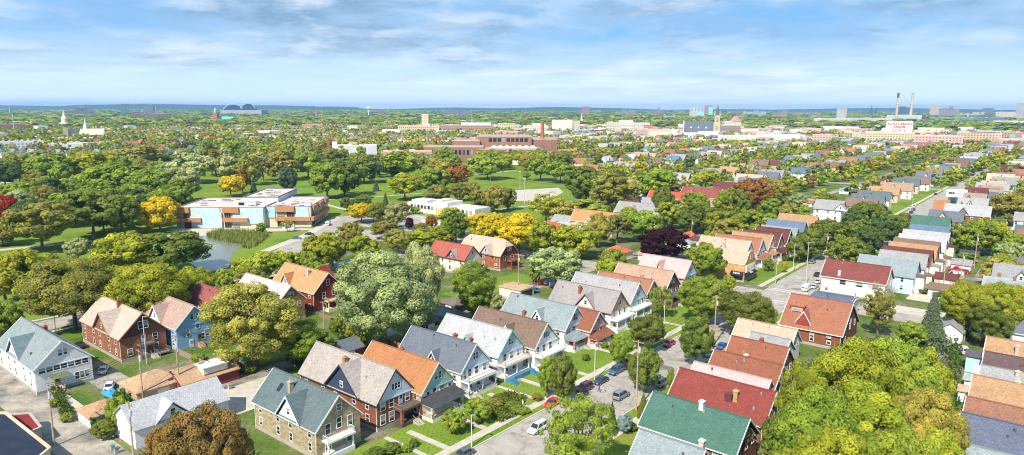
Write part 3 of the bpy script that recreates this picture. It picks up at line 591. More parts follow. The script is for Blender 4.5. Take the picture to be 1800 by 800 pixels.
house('frame_house', 'house with faded pink roof squeezed beside the bright red roof', 'house', (1356, 668), (1221, 634), W=7.4, hr=8.4, he=5.0, roof='r_pink', wall='white')
house('frame_house', 'house with rust brown roof and a small yellow chimney, second past the bright red roof', 'house', (1378, 642), (1256, 613), W=10.0, hr=9.8, he=5.6, roof='r_rust', wall='brick', wmat='brickwork', chim=[((1280, 633), 10.2, (.6, .4, .15))])
house('frame_house', 'rust brown roofed house with two roof vents, right before the low grey roof', 'house', (1390, 610), (1284, 590), W=9.4, hr=10.2, he=5.8, roof=(.30, .115, .07), wall='brick', wmat='brickwork', chim=[((1311, 614), 9.2, (.8, .78, .72))])
house('frame_house', 'low house with pale grey roof and red brick chimney beyond the rust roofs', 'house', (1390, 597), (1320, 581), W=8.4, hr=8.4, he=5.0, roof='r_gray', wall='white', chim=[((1339, 590), 8.7, brc)])
house('frame_house', 'small house with beige tan roof below the big dormered roof', 'house', (1402, 579), (1350, 568), W=8.2, hr=8.8, he=5.0, L=14, roof='r_ltan', wall='cream', chim=[((1378, 575), 9.8, (.75, .7, .6))])
h_, L, W, u, v = house('frame_house', 'wide brown-red roofed house with a shed dormer and a small red gable facing us', 'house', (1504, 531), (1386, 517), W=16, hr=11.2, he=4.6, roof=(.34, .145, .09), wall='brick', wmat='brickwork', gables=[((1431, 535), 5.0, 8.6, dict(wall=(.36, .07, .05), out=-1.2))])
d_ = MB(); d_.box(-L / 2 + 1.2, -L / 2 + 4.6, -4.6, -1.5, 6.6, 9.0, 'clapboard'); d_.box(-L / 2 + .9, -L / 2 + 4.9, -4.9, -.8, 9.0, 9.3, 'shingle'); dm = d_.obj('shed_dormer', h_, (.45, .17, .11)); window(dm, 'y-', -L / 2 + 2.9, 7.1, 2.4, 1.3, 4.6, near=False)
house('flat_roof_house', 'low navy-grey roofed building between the dormered roof and the long maroon roof', 'house', (1505, 526), (1430, 512), W=9, hr=5.6, he=5.0, roof=(.13, .16, .24), wall='white')
h_, L, W, u, v = house('frame_house', 'long cream-walled corner house with maroon red roof and white chimney', 'house', (1570, 468), (1450, 455), W=11, hr=11, he=6.4, roof=(.22, .07, .06), wall='ivory', chim=[((1468, 465), 11.6, (.8, .78, .75))],
    sidewin=[(-3, 3.9, 1.9, 1.6), (2.2, 3.9, 2.0, 1.5), (7, 3.9, 1.8, 1.5), (-8, 1.2, 1.0, 1.2)])
for lab, Fp, Bp, rf, wl, hr_ in (('wide blue-grey roofed house with white rear wall directly behind the long maroon roof', (1620, 456), (1507, 448), 'r_gblue', 'paleblue', 11),
    ('pale grey roofed house with small white vents, third on the right after the crossing', (1634, 447), (1546, 438), 'r_gray', 'white', 10.5),
    ('dark maroon roofed house with a white chimney mid-row on the right', (1641, 441), (1553, 430), 'r_dred', 'ivory', 11), ('narrow orange-tan roofed house between maroon and brown roofs', (1651, 432), (1562, 424), 'r_gold', 'ivory', 11),
    ('dull brown roofed house beside the narrow orange-tan roof', (1654, 425), (1571, 417), 'r_brown', 'white', 11), ('pale silver roofed house past the dull brown roof', (1667, 418), (1580, 410), 'r_lgray', 'white', 11),
    ('light grey roofed house next to the steel-blue roof', (1670, 411), (1589, 401), (.42, .43, .43), 'white', 11), ('narrow steel-blue roofed house right before the green roof', (1674, 400), (1601, 393), 'r_blue', 'paleblue', 11),
    ('house with a deep green roof on the right row near the billboard', (1673, 383), (1604, 377), 'r_green', 'white', 11), ('dark slate roofed house with a peach cross gable beyond the green roof', (1698, 372), (1632, 369), 'r_slate', 'peach', 10.5),
    ('cream gabled house with orange hip roof standing by the street beyond the green roof', (1672, 352), (1642, 351), 'r_orange', 'cream', 11)):
    c_ = [((Fp[0] * .4 + Bp[0] * .6, Fp[1] - 4), hr_ + .9, (.75, .7, .65))] if rf in ('r_dred', 'r_brown', 'r_gblue', 'r_lgray') else []
    r, L, W, u, v = house('frame_house', lab, 'house', Fp, Bp, W=(10.5 if rf in ('r_green', 'r_gblue') else 8.6), hr=hr_, he=6.3, roof=rf, wall=wl, near=False, chim=c_, gables=([((1661, 371), 6, 10, dict(wall='peach'))] if rf == 'r_slate' else ()))
    q = random.Random(int(u)); a_ = q.uniform(2.2, 3.8); w_ = q.uniform(1.6, 2.6); zz_ = q.choice((2.8, 5.4, 5.6)); y_ = q.uniform(-1, 1); m = MB(); m.box(L / 2, L / 2 + a_, y_ - w_, y_ + w_, 0, zz_, 'clapboard'); an = m.obj('rear_annex', r, q.choice((C['white'], C['ivory'], C['cream'], C['peach'])))
    m = MB(); m.prism([(L / 2, y_ - w_ - .2, zz_ + .02), (L / 2 + a_ + .3, y_ - w_ - .2, zz_ + .02), (L / 2, y_ - w_ - .2, zz_ + .7)], (0, 2 * w_ + .4, 0), 'shingle'); m.obj('annex_roof', an, q.choice((C['r_gray'], C['r_dred'], C['r_brown'])))
# --- east of the right-hand alley, cut by the frame ---
for lab, Bp, W_, hr_, rf, wl, k_ in (('house with blue-grey roof at the picture edge beside the yellow-green trees', (1756, 543), 10, 9.6, 'r_slate', 'white', 1), ('house with golden tan roof at the edge, just below the blue-grey one', (1734, 590), 9, 9.0, 'r_gold', 'white', 1),
    ('house with dark plum-brown roof at the right edge', (1730, 616), 8.4, 8.8, (.13, .09, .09), 'paleblue', 1), ('house with mid grey roof between plum-brown and large orange roofs', (1724, 640), 8.4, 8.6, 'r_gray', 'white', 1),
    ('house with large orange-tan roof at the right edge above the reddish brown one', (1710, 657), 10, 9.0, 'r_gold', 'ivory', 1), ('house with reddish brown roof and round white vents at the right edge', (1698, 695), 9, 9.0, (.30, .15, .10), 'ivory', 1),
    ('house with wide slate-navy roof near the bottom right corner', (1688, 722), 11, 10.6, (.13, .15, .22), 'white', 1), ('house with pale blue roof in the bottom right corner', (1690, 776), 9.5, 9.0, 'r_gblue', 'white', 1)):
    u_, v_ = UV(*Bp, hr_); r, L, W, u, v = house('frame_house', lab, 'house', None, W=W_, hr=hr_, he=5.6, roof=rf, wall=wl, at=(u_, v_ + .5 + 8.5, 17), hipb=0, chim=[((1790, Bp[1] + 14), hr_ + .2, (.6, .5, .4))] if rf in ('r_gold', 'r_gray') else [])
# --- the block west of the alley, backs towards us ---
bk = [(0, 7.5, .8, 1.2)]
def ew(n, z, w_, h_, sp, W): return [((i - (n - 1) / 2) * sp, z, w_, h_) for i in range(n)]
r, L, W, u, v = house('frame_house', 'long white house with blue-grey roof beside the side street, lower left', 'house', (117, 596), (30, 558), W=11.2, hr=11.2, he=6.2, roof=(.25, .30, .31), wall='ivory', gable_col='white',  # sunlit side painted ivory, shaded end white: light put into the colours
    chim=[((79, 574), 11.3, brc)], gables=[((12, 595), 8.4, 10.2, dict(wall='white', roof=(.16, .22, .24)))], endwin=[(-.5, 7.7, .75, 1.4), (.55, 7.7, .75, 1.4)] + ew(7, 4.6, 1.2, 1.1, 1.42, 11) + [(2.4, 1.4, .8, 1.5), (3.4, 1.4, .8, 1.5), (4.4, 1.4, .8, 1.5)])
fw = MB(); fw.box(L / 2 - .02, L / 2 + .015, -W / 2, W / 2, 0.7, 5.95, 'clapboard'); fw.obj('shade_tint_siding', r, C['white'])  # siding overlay carries the painted shade tint of the rear end
door(r, 'x+', -1.6, 1.0, L / 2 + .04, (.4, .25, .15)); aw = MB(); aw.prism([(L / 2 + .04, -3.0, 3.9), (L / 2 + .04, -3.0, 3.3), (L / 2 + 1.9, -3.0, 3.2)], (0, 3.4, 0), 'shingle'); aw.obj('door_canopy', r, (.16, .20, .10))
st = MB()
for i in range(6): st.box(L / 2 + .1 + i * .3, L / 2 + .4 + i * .3, -2.4, -.8, 0, .95 - i * .15, 'plain')
railing(st, [(L / 2 + .2, -2.4), (L / 2 + 2, -2.4)], .6, .9); railing(st, [(L / 2 + .2, -.8), (L / 2 + 2, -.8)], .6, .9); st.obj('steps', r, (.6, .52, .42))
r, L, W, u, v = house('brick_house', 'red-brown brick house with tan roof, shaded gable and rear balcony, second from the left edge', 'house', (252, 549), (176, 519), W=11.0, hr=11.6, he=6.4, roof=(.52, .42, .35), wall=(.36, .15, .09), wmat='brickwork', gable_col=(.10, .045, .035), trim=(.40, .24, .13),  # gable_col darker than the side gable: shade painted into it
    chim=[((208, 528), 12.6, brc)], gables=[((159, 552), 9.4, 11.0, dict(wall=(.25, .10, .07), wmat='clapboard', out=.35))], endwin=[(-.5, 7.5, 1.0, 1.8), (.75, 7.5, 1.0, 1.8), (2.8, 4.0, 1.1, 1.6), (-3.4, 1.3, 1.1, 1.6), (2.8, 1.2, 1.2, 1.7)])
door(r, 'x+', 0, 3.9, L / 2, (.5, .62, .7)); door(r, 'x+', 0, .9, L / 2, (.6, .62, .66)); porch(r, L / 2, W, 1.8, 'balcony', -1.6, 2.0, 3.4, rail=(.16, .14, .13), colc=(.2, .17, .15), ccol=(.2, .17, .15), ncol=2, sy=1.4, lowrail=False)
dk = MB(); dk.box(L / 2 + .1, L / 2 + 2.8, 2.0, 5.2, .6, .8, 'plain'); railing(dk, [(L / 2 + .1, 2), (L / 2 + 2.8, 2), (L / 2 + 2.8, 5.2), (L / 2 + .1, 5.2)], .8); dk.obj('deck', r, (.28, .22, .18))
r, L, W, u, v = house('frame_house', 'sky blue house with light brown roof, third from the left edge', 'house', (346, 536), (273, 514), W=9.6, hr=11.4, he=6.6, roof=(.42, .30, .25), wall='sky', gable_col='sky', gables=[((269, 537), 7.0, 10.4, dict(wall='white', out=.3))],
    endwin=[(-.7, 7.8, .7, 1.3), (.8, 7.8, .7, 1.3), (.7, 5.1, .8, 1.4), (-1.9, 3.6, .9, 1.5), (1.9, 1.8, .9, 1.6), (3.1, 2.4, 1.0, 1.7)]); door(r, 'x+', -1.2, .3, L / 2, (.75, .78, .8)); door(r, 'x+', 1.0, 1.4, L / 2, (.2, .15, .12))
st = MB()
for i in range(5): st.box(L / 2 + .1 + i * .4, L / 2 + .5 + i * .4, .3, 1.7, 0, 1.3 - i * .24, 'plain')
st.obj('steps', r, (.50, .30, .17))
house('frame_house', 'small house with maroon roof and cream gable, half hidden behind the blue house', 'house', (395, 509), (352, 499), W=8.4, hr=10.6, he=6.2, L=14, roof=(.30, .10, .09), wall='cream', endwin=bk)
house('brick_house', 'yellow-brown brick house with pale pinkish roof, left of the large orange-roofed house', 'house', (515, 501), (430, 480), W=9.2, hr=11, he=6.6, roof=(.62, .50, .48), wall=(.42, .22, .08), wmat='brickwork')
r, L, W, u, v = house('brick_house', 'dark red brick house with golden-orange roof, several gables and a tall white chimney', 'house', (582, 478), (498, 461), W=10.5, hr=12.2, he=7.0, roof=(.50, .29, .14), wall=(.26, .05, .03), wmat='brickwork', trim='ivory',
    chim=[((541, 464), 14.0, (.72, .62, .55))], gables=[((500, 481), 5.0, 10.4, dict(wall='white', roof='r_orange', wmat='paint'))], endwin=[(0, 8.2, 1, 1.7), (1.8, 4.8, .9, 1.5), (-1.6, 4.2, 1.0, 1.9), (-1.6, 1.2, 1.0, 1.9)])
porch(r, L / 2, 4, 1.8, 'balcony', -1.4, 2.4, 3.2, rail=(.72, .62, .42), colc=(.72, .62, .42), ccol=(.72, .62, .42), ncol=2, steps=False, lowrail=False)
x_ = MB(); x_.prism([(-4, 5.2, 6.9), (4, 5.2, 6.9), (0, 5.2, 11.6)], (0, 3, 0), 'brickwork'); x_.obj('far_gable', r, (.26, .05, .03))
house('frame_house', 'white house with plain brick-red roof behind the silver-green tree', 'house', (836, 432), (762, 422), W=9, hr=10.6, he=6.2, roof=(.40, .115, .085), wall=(.72, .66, .56), trim=(.12, .07, .06), endwin=bk + [(1.5, 3.6, 1, 1.5)], gables=[((798, 438), 5, 9, dict(wall=(.12, .12, .14), roof='r_gray'))])
r, L, W, u, v = house('brick_house', 'brick house with clipped beige roof and maroon gable next to the yellow trees', 'house', (896, 422), (822, 410), W=10.4, hr=11.6, he=6.4, roof=(.56, .42, .33), wall=(.42, .15, .08), wmat='brickwork', gable_col=(.15, .03, .03), hipf=.42, hipb=.3, trim='tan',
    chim=[((879, 406), 12.6, brc)], gables=[((866, 428), 5.6, 9.6, dict(wall='paleblue', out=.8))], endwin=[(-.3, 7.3, 1, 1.4), (.8, 7.3, 1, 1.4), (-2.6, 3.8, 1.2, 1.8), (2.0, 3.8, 1.4, 1.6)]); porch(r, L / 2, W, 2.2, 'balcony', -1, 4.5, 3.3, rail=(.2, .08, .06), colc=brc, ccol=brc, ncol=2, steps=False)
house('frame_house', 'white house with vivid orange-red roof behind the yellow trees', 'house', (990, 392), (925, 386), W=9, hr=10, he=6, roof=(.58, .12, .05), wall='white', endwin=bk)
house('frame_house', 'pale yellow house with golden roof and white side gable in mid distance', 'house', (1087, 375), (1012, 366), W=10.5, hr=11.5, he=6.6, roof=(.54, .26, .11), wall=(.72, .62, .40), gables=[((1036, 378), 5.6, 10.2, dict(wall='white'))], endwin=bk + ew(3, 4, 1, 1.5, 2.6, 9))
house('frame_house', 'two-tone house with slate-blue roof and pale blue walls above the purple tree', 'house', (1172, 362), (1092, 352), W=10.5, hr=11.5, he=6.6, roof='r_gray', wall='paleblue', gables=[((1110, 362), 6.4, 10.2, dict(wall='white'))])
house('frame_house', 'scarlet-roofed house peeking between dark trees behind the slate-blue roofed house', 'house', (1208, 338), (1140, 334), W=9, hr=10.5, he=6.2, roof=(.55, .10, .06), wall='tan')
house('frame_house', 'wide brown-red roofed tan house with a white gable, right of the scarlet roof', 'house', (1267, 333), (1205, 326), W=11, hr=11.5, he=6.2, roof=(.27, .09, .07), wall='tan', gables=[((1222, 333), 6, 9.8, dict(wall='ivory'))])
house('frame_house', 'cream house with red roof and small gable at the edge of the park lawn', 'house', (938, 272), (902, 271), W=11, hr=11.5, he=6.6, roof=(.42, .10, .08), wall='ivory', gables=[((918, 276), 6, 10.6, dict(wall='white'))], near=False, endwin=bk)
house('frame_house', 'small grey-roofed white house between the orange-red roof and the pale yellow house', 'house', (1010, 380), (975, 376), W=8, hr=8, he=5, roof='r_gray', wall='white', near=False)
# corner shop with stepped, curved parapet and black awnings
u0, v0 = UV(1264, 437, 11); u1, v1 = UV(1324, 440, 11); u = 246.5; vF = -90.5; L = 16; W = 9.6; vc = vF - L / 2; x, y = XY(u, vc); USED.append((u, vc, L / 2 + 2, W / 2 + 2))
r = thing('corner_shop', 'yellow-brick corner shop with curved front gable and black awnings at the crossing', 'shop', x, y, 0, GA)
shell(r, L, W, 6.8, 10.6, (.62, .38, .17), 'brickwork', C['r_ltan'], .1)
pr = [(-W / 2 - .15, 6.6), (-W / 2 - .15, 7.2), (-W / 2 + .5, 7.6)] + [(-W / 2 + .9 + (W - 1.8) * i / 12, 7.9 + 3.2 * math.sin(math.pi * i / 12) ** .7) for i in range(13)] + [(W / 2 - .5, 7.6), (W / 2 + .15, 7.2), (W / 2 + .15, 6.6)]
g = MB(); g.prism([(L / 2, a, b) for a, b in pr], (.35, 0, 0), 'brickwork'); g.obj('parapet', r, (.58, .30, .11))
g = MB()
for (a, b), (c_, d_) in zip(pr[1:], pr[2:-1]): g.tube((L / 2 + .18, a, b + .06), (L / 2 + .18, c_, d_ + .06), .2, n=4)
g.obj('coping', r, (.75, .66, .5)); g = MB(); g.box(L / 2 + .01, L / 2 + .5, -W / 2 + .4, W / 2 - .4, 3.6, 6.4, 'paint'); bay = g.obj('bay_window', r, (.80, .72, .60))
for a in (-3.3, -2.2, -.2, .9, 2.6, 3.5): window(bay, 'x+', a, 4.3, .8, 1.5, L / 2 + .5)
window(r, 'x+', 0, 8.2, 1.6, 1.3, L / 2 + .35)
for (x0, x1, yy0, yy1, f) in ((L / 2 + .02, L / 2 + 1.4, -W / 2, W / 2, 0), (L / 2 - 5.0, L / 2 - .3, -W / 2 - 1.3, -W / 2 - .02, 1)):
    g = MB()
    if f == 0: g.prism([(x0, yy0, 3.9), (x0, yy0, 2.6), (x1, yy0, 2.6)], (0, yy1 - yy0, 0), 'paint')
    else: g.prism([(x0, yy1, 3.9), (x0, yy1, 2.6), (x0, yy0, 2.6)], (x1 - x0, 0, 0), 'paint')
    g.obj('awning', r, (.015, .015, .02))
g = MB(); g.box(L / 2, L / 2 + .05, -W / 2 + .5, W / 2 - .5, .3, 2.6, 'window_glass'); g.box(L / 2 - 4.5, L / 2 - .6, -W / 2 - .05, -W / 2, .6, 2.6, 'window_glass'); g.obj('shop_window', r)
g = MB(); g.box(L / 2 - 8.6, L / 2 - 7.4, -W / 2 - .08, -W / 2, 4.0, 6.2, 'paint'); g.obj('wall_sign', r, C['white'])
def text(body, par, loc, rot, size, color, name='lettering', ext=.02, off=.0):
    cu = bpy.data.curves.new(name, 'FONT'); cu.body = body; cu.size = size; cu.extrude = ext; cu.offset = size * off; cu.align_x = 'CENTER'; cu.align_y = 'CENTER'; cu.resolution_u = 2
    tmp = bpy.data.objects.new('tmp', cu); col.objects.link(tmp); dg = bpy.context.evaluated_depsgraph_get(); dg.update()
    me = bpy.data.meshes.new_from_object(tmp.evaluated_get(dg)); bpy.data.objects.remove(tmp); me.materials.clear(); me.materials.append(MATS['plain'])
    o = O(name, me, par, color, loc); o.rotation_euler = rot; return o
sl = math.atan2(1.3, 1.38)
text('VIDA', r, (L / 2 + .75, 0, 3.28), (math.pi / 2 - (math.pi / 2 - sl), 0, math.pi / 2), 1.15, C['white'])
text('VIDA', r, (L / 2 - 2.7, -W / 2 - .69, 3.30), (sl, 0, 0), 1.15, C['white'])
bx_ = MB(); bx_.box(-L / 2 - 5, -L / 2, -W / 2 + .3, W / 2 - .3, 0, 3.6, 'brickwork'); bx_.box(-L / 2 - 5.1, -L / 2, -W / 2 + .2, W / 2 - .2, 3.6, 3.8, 'flat_roof'); bx_.obj('rear_wing', r, (.66, .42, .22))
bx_ = MB(); bx_.box(L / 2 - 14.5, L / 2 - 9.5, -W / 2 - .2, -W / 2 + 3, 6.0, 9.3, 'clapboard'); bx_.obj('side_dormer', r, C['cream'])

# --- garages and sheds ---
def garage(label, u, v, Lg, Wg, he=2.6, hr=4.2, roof='r_tan', wall='white', wmat='clapboard', along_u=False, hip=False, dooru=True, name='garage', doorcol=None):
    x, y = XY(u, v); USED.append((u, v, (Wg if along_u else Lg) / 2 + .5, (Lg if along_u else Wg) / 2 + .5)); r = thing(name, label, 'garage', x, y, 0, GA + (math.pi / 2 if along_u else 0))
    cc = lambda c_: C[c_] if isinstance(c_, str) else c_
    shell(r, Lg, Wg, he, hr, cc(wall), wmat, cc(roof), .35, 1.0 if hip else 0, 1.0 if hip else 0, False)
    g = MB(); g.box(-1.3, 1.3, -.01, .05, 0, 2.1, 'paint')
    for i in range(3): g.box(-1.3, 1.3, .05, .07, .5 + i * .5, .53 + i * .5, 'plain')
    o = g.obj('garage_door', r, cc(doorcol or 'trim'), (0, -Wg / 2, 0), math.pi)
    return r
u_, v_ = UV(210, 722, 6.4); r, = [garage('long white garage building with light grey roof and gabled loft, bottom left', u_ + 9.5, v_, 18, 9.5, 4.0, 7.4, 'r_lgray', 'white', along_u=True)]
# loft gable facing +v: local -y after the quarter turn
cross_gable(r, -2.0, 6.2, 7.0, 18, 9.5, 4.0, 7.4, C['r_lgray'], C['white'], 'clapboard', near=False)
u_, v_ = UV(240, 660, 4.8); garage('golden-brown hip roofed garage with a triangular dormer, beside the brick house', u_ + 3.5, v_, 11, 9, 2.8, 5.0, (.50, .33, .20), 'tan', along_u=True, hip=True)
u_, v_ = UV(330, 645, 5.0); r = garage('golden-brown roofed maroon brick garage with a long white shed dormer', u_ + 3.5, v_ - 1, 13, 9, 2.8, 5.0, (.50, .33, .20), (.28, .06, .06), 'brickwork', along_u=True)
g = MB(); g.box(-1.5, 4, -4.2, 0, 3.3, 4.7, 'clapboard'); g.box(-1.8, 4.3, -4.5, .3, 4.7, 4.9, 'shingle'); g.obj('shed_dormer', r, C['ivory'])
u_, v_ = UV(165, 702, 4); garage('small garage with orange-brown roof and pale green door side, below the white house', u_ + 1, v_ + 1.5, 7.2, 6.4, 2.5, 4.0, (.50, .30, .18), 'white', along_u=True, hip=True, doorcol=(.5, .7, .66))
for lab, p, z, a, b, rf, wl, hp in (('teal hip roofed garage among trees behind the row, by the wooden pole', (778, 538), 4, 8, 7, (.20, .28, .28), 'tan', True), ('small garage with blue-grey roof and dark red wall behind the slate cross-gable', (602, 598), 4.2, 8, 6.4, 'r_slate', (.30, .03, .03), False),
    ('small dusty brown garage left of the teal hip roof', (745, 556), 3.6, 6, 6, 'r_brown', 'brown', False), ('low pink roofed garage behind the pale grey roof', (763, 575), 4, 7, 6, (.62, .30, .26), 'white', False),
    ('orange-red hip roofed garage by the blue tarps and pale tree', (1085, 432), 4.5, 10, 9, (.55, .16, .07), 'white', True), ('orange-roofed garage with white front under the purple tree', (1208, 408), 4.4, 7, 7, (.60, .18, .07), 'white', False),
    ('dark brown hip roofed garage behind the teal one', (800, 523), 3.8, 7, 6, (.19, .15, .13), 'brown', True)):
    u_, v_ = UV(*p, z); garage(lab, u_, v_, a, b, 2.5, z + .2, rf, wl, hip=hp, along_u=not hp)
u_, v_ = UV(908, 503, 3); x, y = XY(u_, v_); r = thing('garage', 'flat cream garage with tan roof and open end beside parked maroon car', 'garage', x, y, 0, GA); USED.append((u_, v_, 6, 5))
g = MB(); g.box(-4.5, 4.5, -3.6, 3.6, 0, 2.8, 'plain'); g.obj('wall', r, C['cream']); g = MB(); g.box(-4.8, 4.8, -3.9, 3.9, 2.8, 3.05, 'flat_roof'); g.obj('roof', r, (.50, .36, .22)); g = MB(); g.box(4.5, 4.55, -2.8, 2.8, .1, 2.3, 'window_glass'); g.obj('opening', r)
# dark flat-roofed building, bottom left corner, with a red awning roof
def flat_building(name, label, cat, pts, h, wall, roof, wmat='plain', par_h=.5):
    c_ = [sum(p[0] for p in pts) / len(pts), sum(p[1] for p in pts) / len(pts)]; r = thing(name, label, cat, c_[0], c_[1], 0)
    q = [(p[0] - c_[0], p[1] - c_[1]) for p in pts]; m = MB(); m.prism([(a, b, 0) for a, b in q], (0, 0, h), wmat); m.obj('wall', r, wall)
    m = MB(); m.face([(a * .985, b * .985, h + .03) for a, b in q], 'flat_roof'); m.obj('roof', r, roof)
    m = MB()
    for (a, b), (d, e) in zip(q, q[1:] + q[:1]): m.tube((a, b, h + par_h / 2), (d, e, h + par_h / 2), .28, n=4, mat='plain')
    m.obj('parapet', r, wall); return r
flat_building('flat_roof_building', 'building with flat navy-black roof in the bottom left corner', 'building', [G(-60, 728, 4.2), G(10, 728, 4.2), G(88, 790, 4.2), G(40, 830, 4.2), G(-60, 860, 4.2)], 4.2, (.62, .52, .38), (.03, .04, .07))
flat_building('tool_shed', 'shed with rounded maroon roof beside the navy flat roof', 'shed', [G(18, 730, 3), G(52, 727, 3), G(72, 752, 3), G(40, 765, 3), G(22, 752, 3)], 3.0, (.5, .45, .4), (.24, .035, .035), par_h=.1)
u_, v_ = UV(1690, 600); garage('small white garage with grey roof by the dark yard, left of the parked white car', u_ + 3, v_ - 2.6, 11, 6, 3.2, 5.2, 'r_gray', 'white', along_u=True)
u_, v_ = UV(1713, 655); garage('little pale blue shed with dark flat roof by the right alley', u_ + 2, v_ + 1, 6, 5, 4.2, 5.0, (.12, .11, .12), (.45, .65, .72))
u_, v_ = UV(1706, 690); garage('tiny shed with grey-green roof left of the large orange roof', u_ + 3, v_ + 1, 5, 4, 2.6, 3.4, (.35, .42, .38), 'white')
u_, v_ = UV(1700, 700); garage('tiny shed with tan roof left of the reddish brown roof', u_ - 1, v_ + 1, 5, 4, 2.6, 3.2, (.55, .38, .25), 'white')
# ------------------------------------------------------------------ trees
def crown_arrays(seed, shape, ncl, nleaf, leaf):
    g = np.random.default_rng(seed); cs = []; rr = []
    wob = g.normal(size=(7, 3)); wob /= np.linalg.norm(wob, axis=1)[:, None]
    while len(cs) < ncl:
        p = g.uniform(-1, 1, 3); pn = p / (np.linalg.norm(p) + 1e-6)
        if np.linalg.norm(p) > .70 + .30 * min(1.0, max(0, (float(np.max(wob @ pn)) - .45) / .42)): continue
        if shape == 'round' and not (.25 < np.linalg.norm(p) < .88): continue
        if shape == 'oval' and not (.2 < np.linalg.norm(p * [1.15, 1.15, 1]) < .9): continue
        if shape == 'spread':
            if not (np.linalg.norm(p) < .9) or p[2] < -.35 - .3 * g.random(): continue
            if np.linalg.norm(p) < .45: continue
        if shape == 'sparse' and not (.3 < np.linalg.norm(p) < .95): continue
        if shape == 'dome' and (np.linalg.norm(p) > .88 or np.linalg.norm(p) < .35 or p[2] < -.6): continue
        cs.append(p); rr.append(g.uniform(.10, .21) * (1.0 if ncl > 60 else 1.4) if shape != 'sparse' else g.uniform(.09, .17))
    cs = np.array(cs); rr = np.array(rr); ct = g.random(ncl)
    idx = g.integers(0, ncl, int(nleaf * 1.5)); d = g.normal(size=(len(idx), 3)); d /= np.linalg.norm(d, axis=1)[:, None]
    cdir = cs[idx] / (np.linalg.norm(cs[idx], axis=1)[:, None] + 1e-6)
    keep = ((d * cdir).sum(1) > -.35 + g.random(len(idx)) * .5 - .3)
    idx = idx[keep][:nleaf]; d = d[keep][:nleaf]; cdir = cdir[keep][:nleaf]
    rad = rr[idx] * np.where(g.random(len(idx)) < .86, g.uniform(.84, 1.10, len(idx)), g.uniform(.3, 1.5, len(idx)))
    d[:, 2] *= .85; P_ = cs[idx] + d * rad[:, None]
    n = d * 1.25 + cdir * .25 + g.normal(size=d.shape) * .38; n[:, 2] += .15; n /= np.linalg.norm(n, axis=1)[:, None]
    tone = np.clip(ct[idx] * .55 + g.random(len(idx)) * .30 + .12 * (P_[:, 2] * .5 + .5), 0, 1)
    return P_, n, g.uniform(.6, 1.25, len(idx)) * leaf, tone, g
def conifer_arrays(seed, nleaf, leaf):
    g = np.random.default_rng(seed); z = 1 - 2 * np.sqrt(g.random(nleaf)); lay = (z * 7.5 + .25 * np.sin(z * 40)) % 1
    az_ = g.integers(0, 11, nleaf) * (2 * np.pi / 11) + np.floor(z * 7.5) * 1.3 + g.normal(size=nleaf) * .17
    rmax = ((1 - z) / 2) ** .8 * (.60 + .40 * (1 - lay)) ; r = rmax * np.sqrt(g.uniform(.15, 1, nleaf))
    P_ = np.stack([np.cos(az_) * r, np.sin(az_) * r, z - .12 * r * 1.0], 1)
    n = np.stack([np.cos(az_) * .5, np.sin(az_) * .5, np.full(nleaf, .6)], 1) + g.normal(size=(nleaf, 3)) * .6; n /= np.linalg.norm(n, axis=1)[:, None]
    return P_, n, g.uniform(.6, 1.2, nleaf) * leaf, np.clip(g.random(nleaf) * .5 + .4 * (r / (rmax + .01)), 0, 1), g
def quads(P_, n, s_, g, aspect=1.5):
    k_ = len(P_); a = np.cross(n, g.normal(size=(k_, 3))); a /= np.linalg.norm(a, axis=1)[:, None]; b = np.cross(n, a)
    a = a * (s_ * .5 * aspect)[:, None]; b = b * (s_ * .5)[:, None]
    v = np.stack([P_ - a, P_ - b * .9, P_ + a, P_ + b * .9], 1)                      # diamond leaves
    return v.reshape(-1, 3)
def mesh_from_quads(name, v, tone=None, tint=None, mat='leaves'):
    nq = len(v) // 4; me = bpy.data.meshes.new(name); me.vertices.add(nq * 4); me.vertices.foreach_set('co', v.astype(np.float32).ravel())
    me.loops.add(nq * 4); me.loops.foreach_set('vertex_index', np.arange(nq * 4, dtype=np.int32)); me.polygons.add(nq); me.polygons.foreach_set('loop_start', np.arange(0, nq * 4, 4, dtype=np.int32))
    me.update(calc_edges=True)
    if tone is not None: a = me.attributes.new('tone', 'FLOAT', 'FACE'); a.data.foreach_set('value', tone.astype(np.float32))
    if tint is not None:
        a = me.attributes.new('tint', 'FLOAT_COLOR', 'FACE'); c_ = np.concatenate([tint, np.ones((nq, 1))], 1); a.data.foreach_set('color', c_.astype(np.float32).ravel())
    me.materials.append(MATS[mat]); return me
LOD = {'xl': (210, 62000, .033), 'hi': (150, 30000, .046), 'mid': (110, 11000, .072), 'lo': (48, 3000, .125)}
CM = {}
def crown_mesh(shape, lod, var):
    key = (shape, lod, var)
    if key not in CM:
        ncl, nl, lf = LOD[lod]
        if shape == 'cone': P_, n, s_, tn, g = conifer_arrays(var + 5, int(nl * .8), lf * 1.3)
        else:
            if shape == 'sparse': nl = int(nl * .42); ncl = int(ncl * .9)
            P_, n, s_, tn, g = crown_arrays(hash((shape == 'round') * 3 + len(shape) * 7 + var * 13) % 9999, shape, ncl, nl, lf)
        v = quads(P_, n, s_, g); CM[key] = (mesh_from_quads('crown', v, tn), P_, n, s_, tn)
    return CM[key][0]
TM = {}
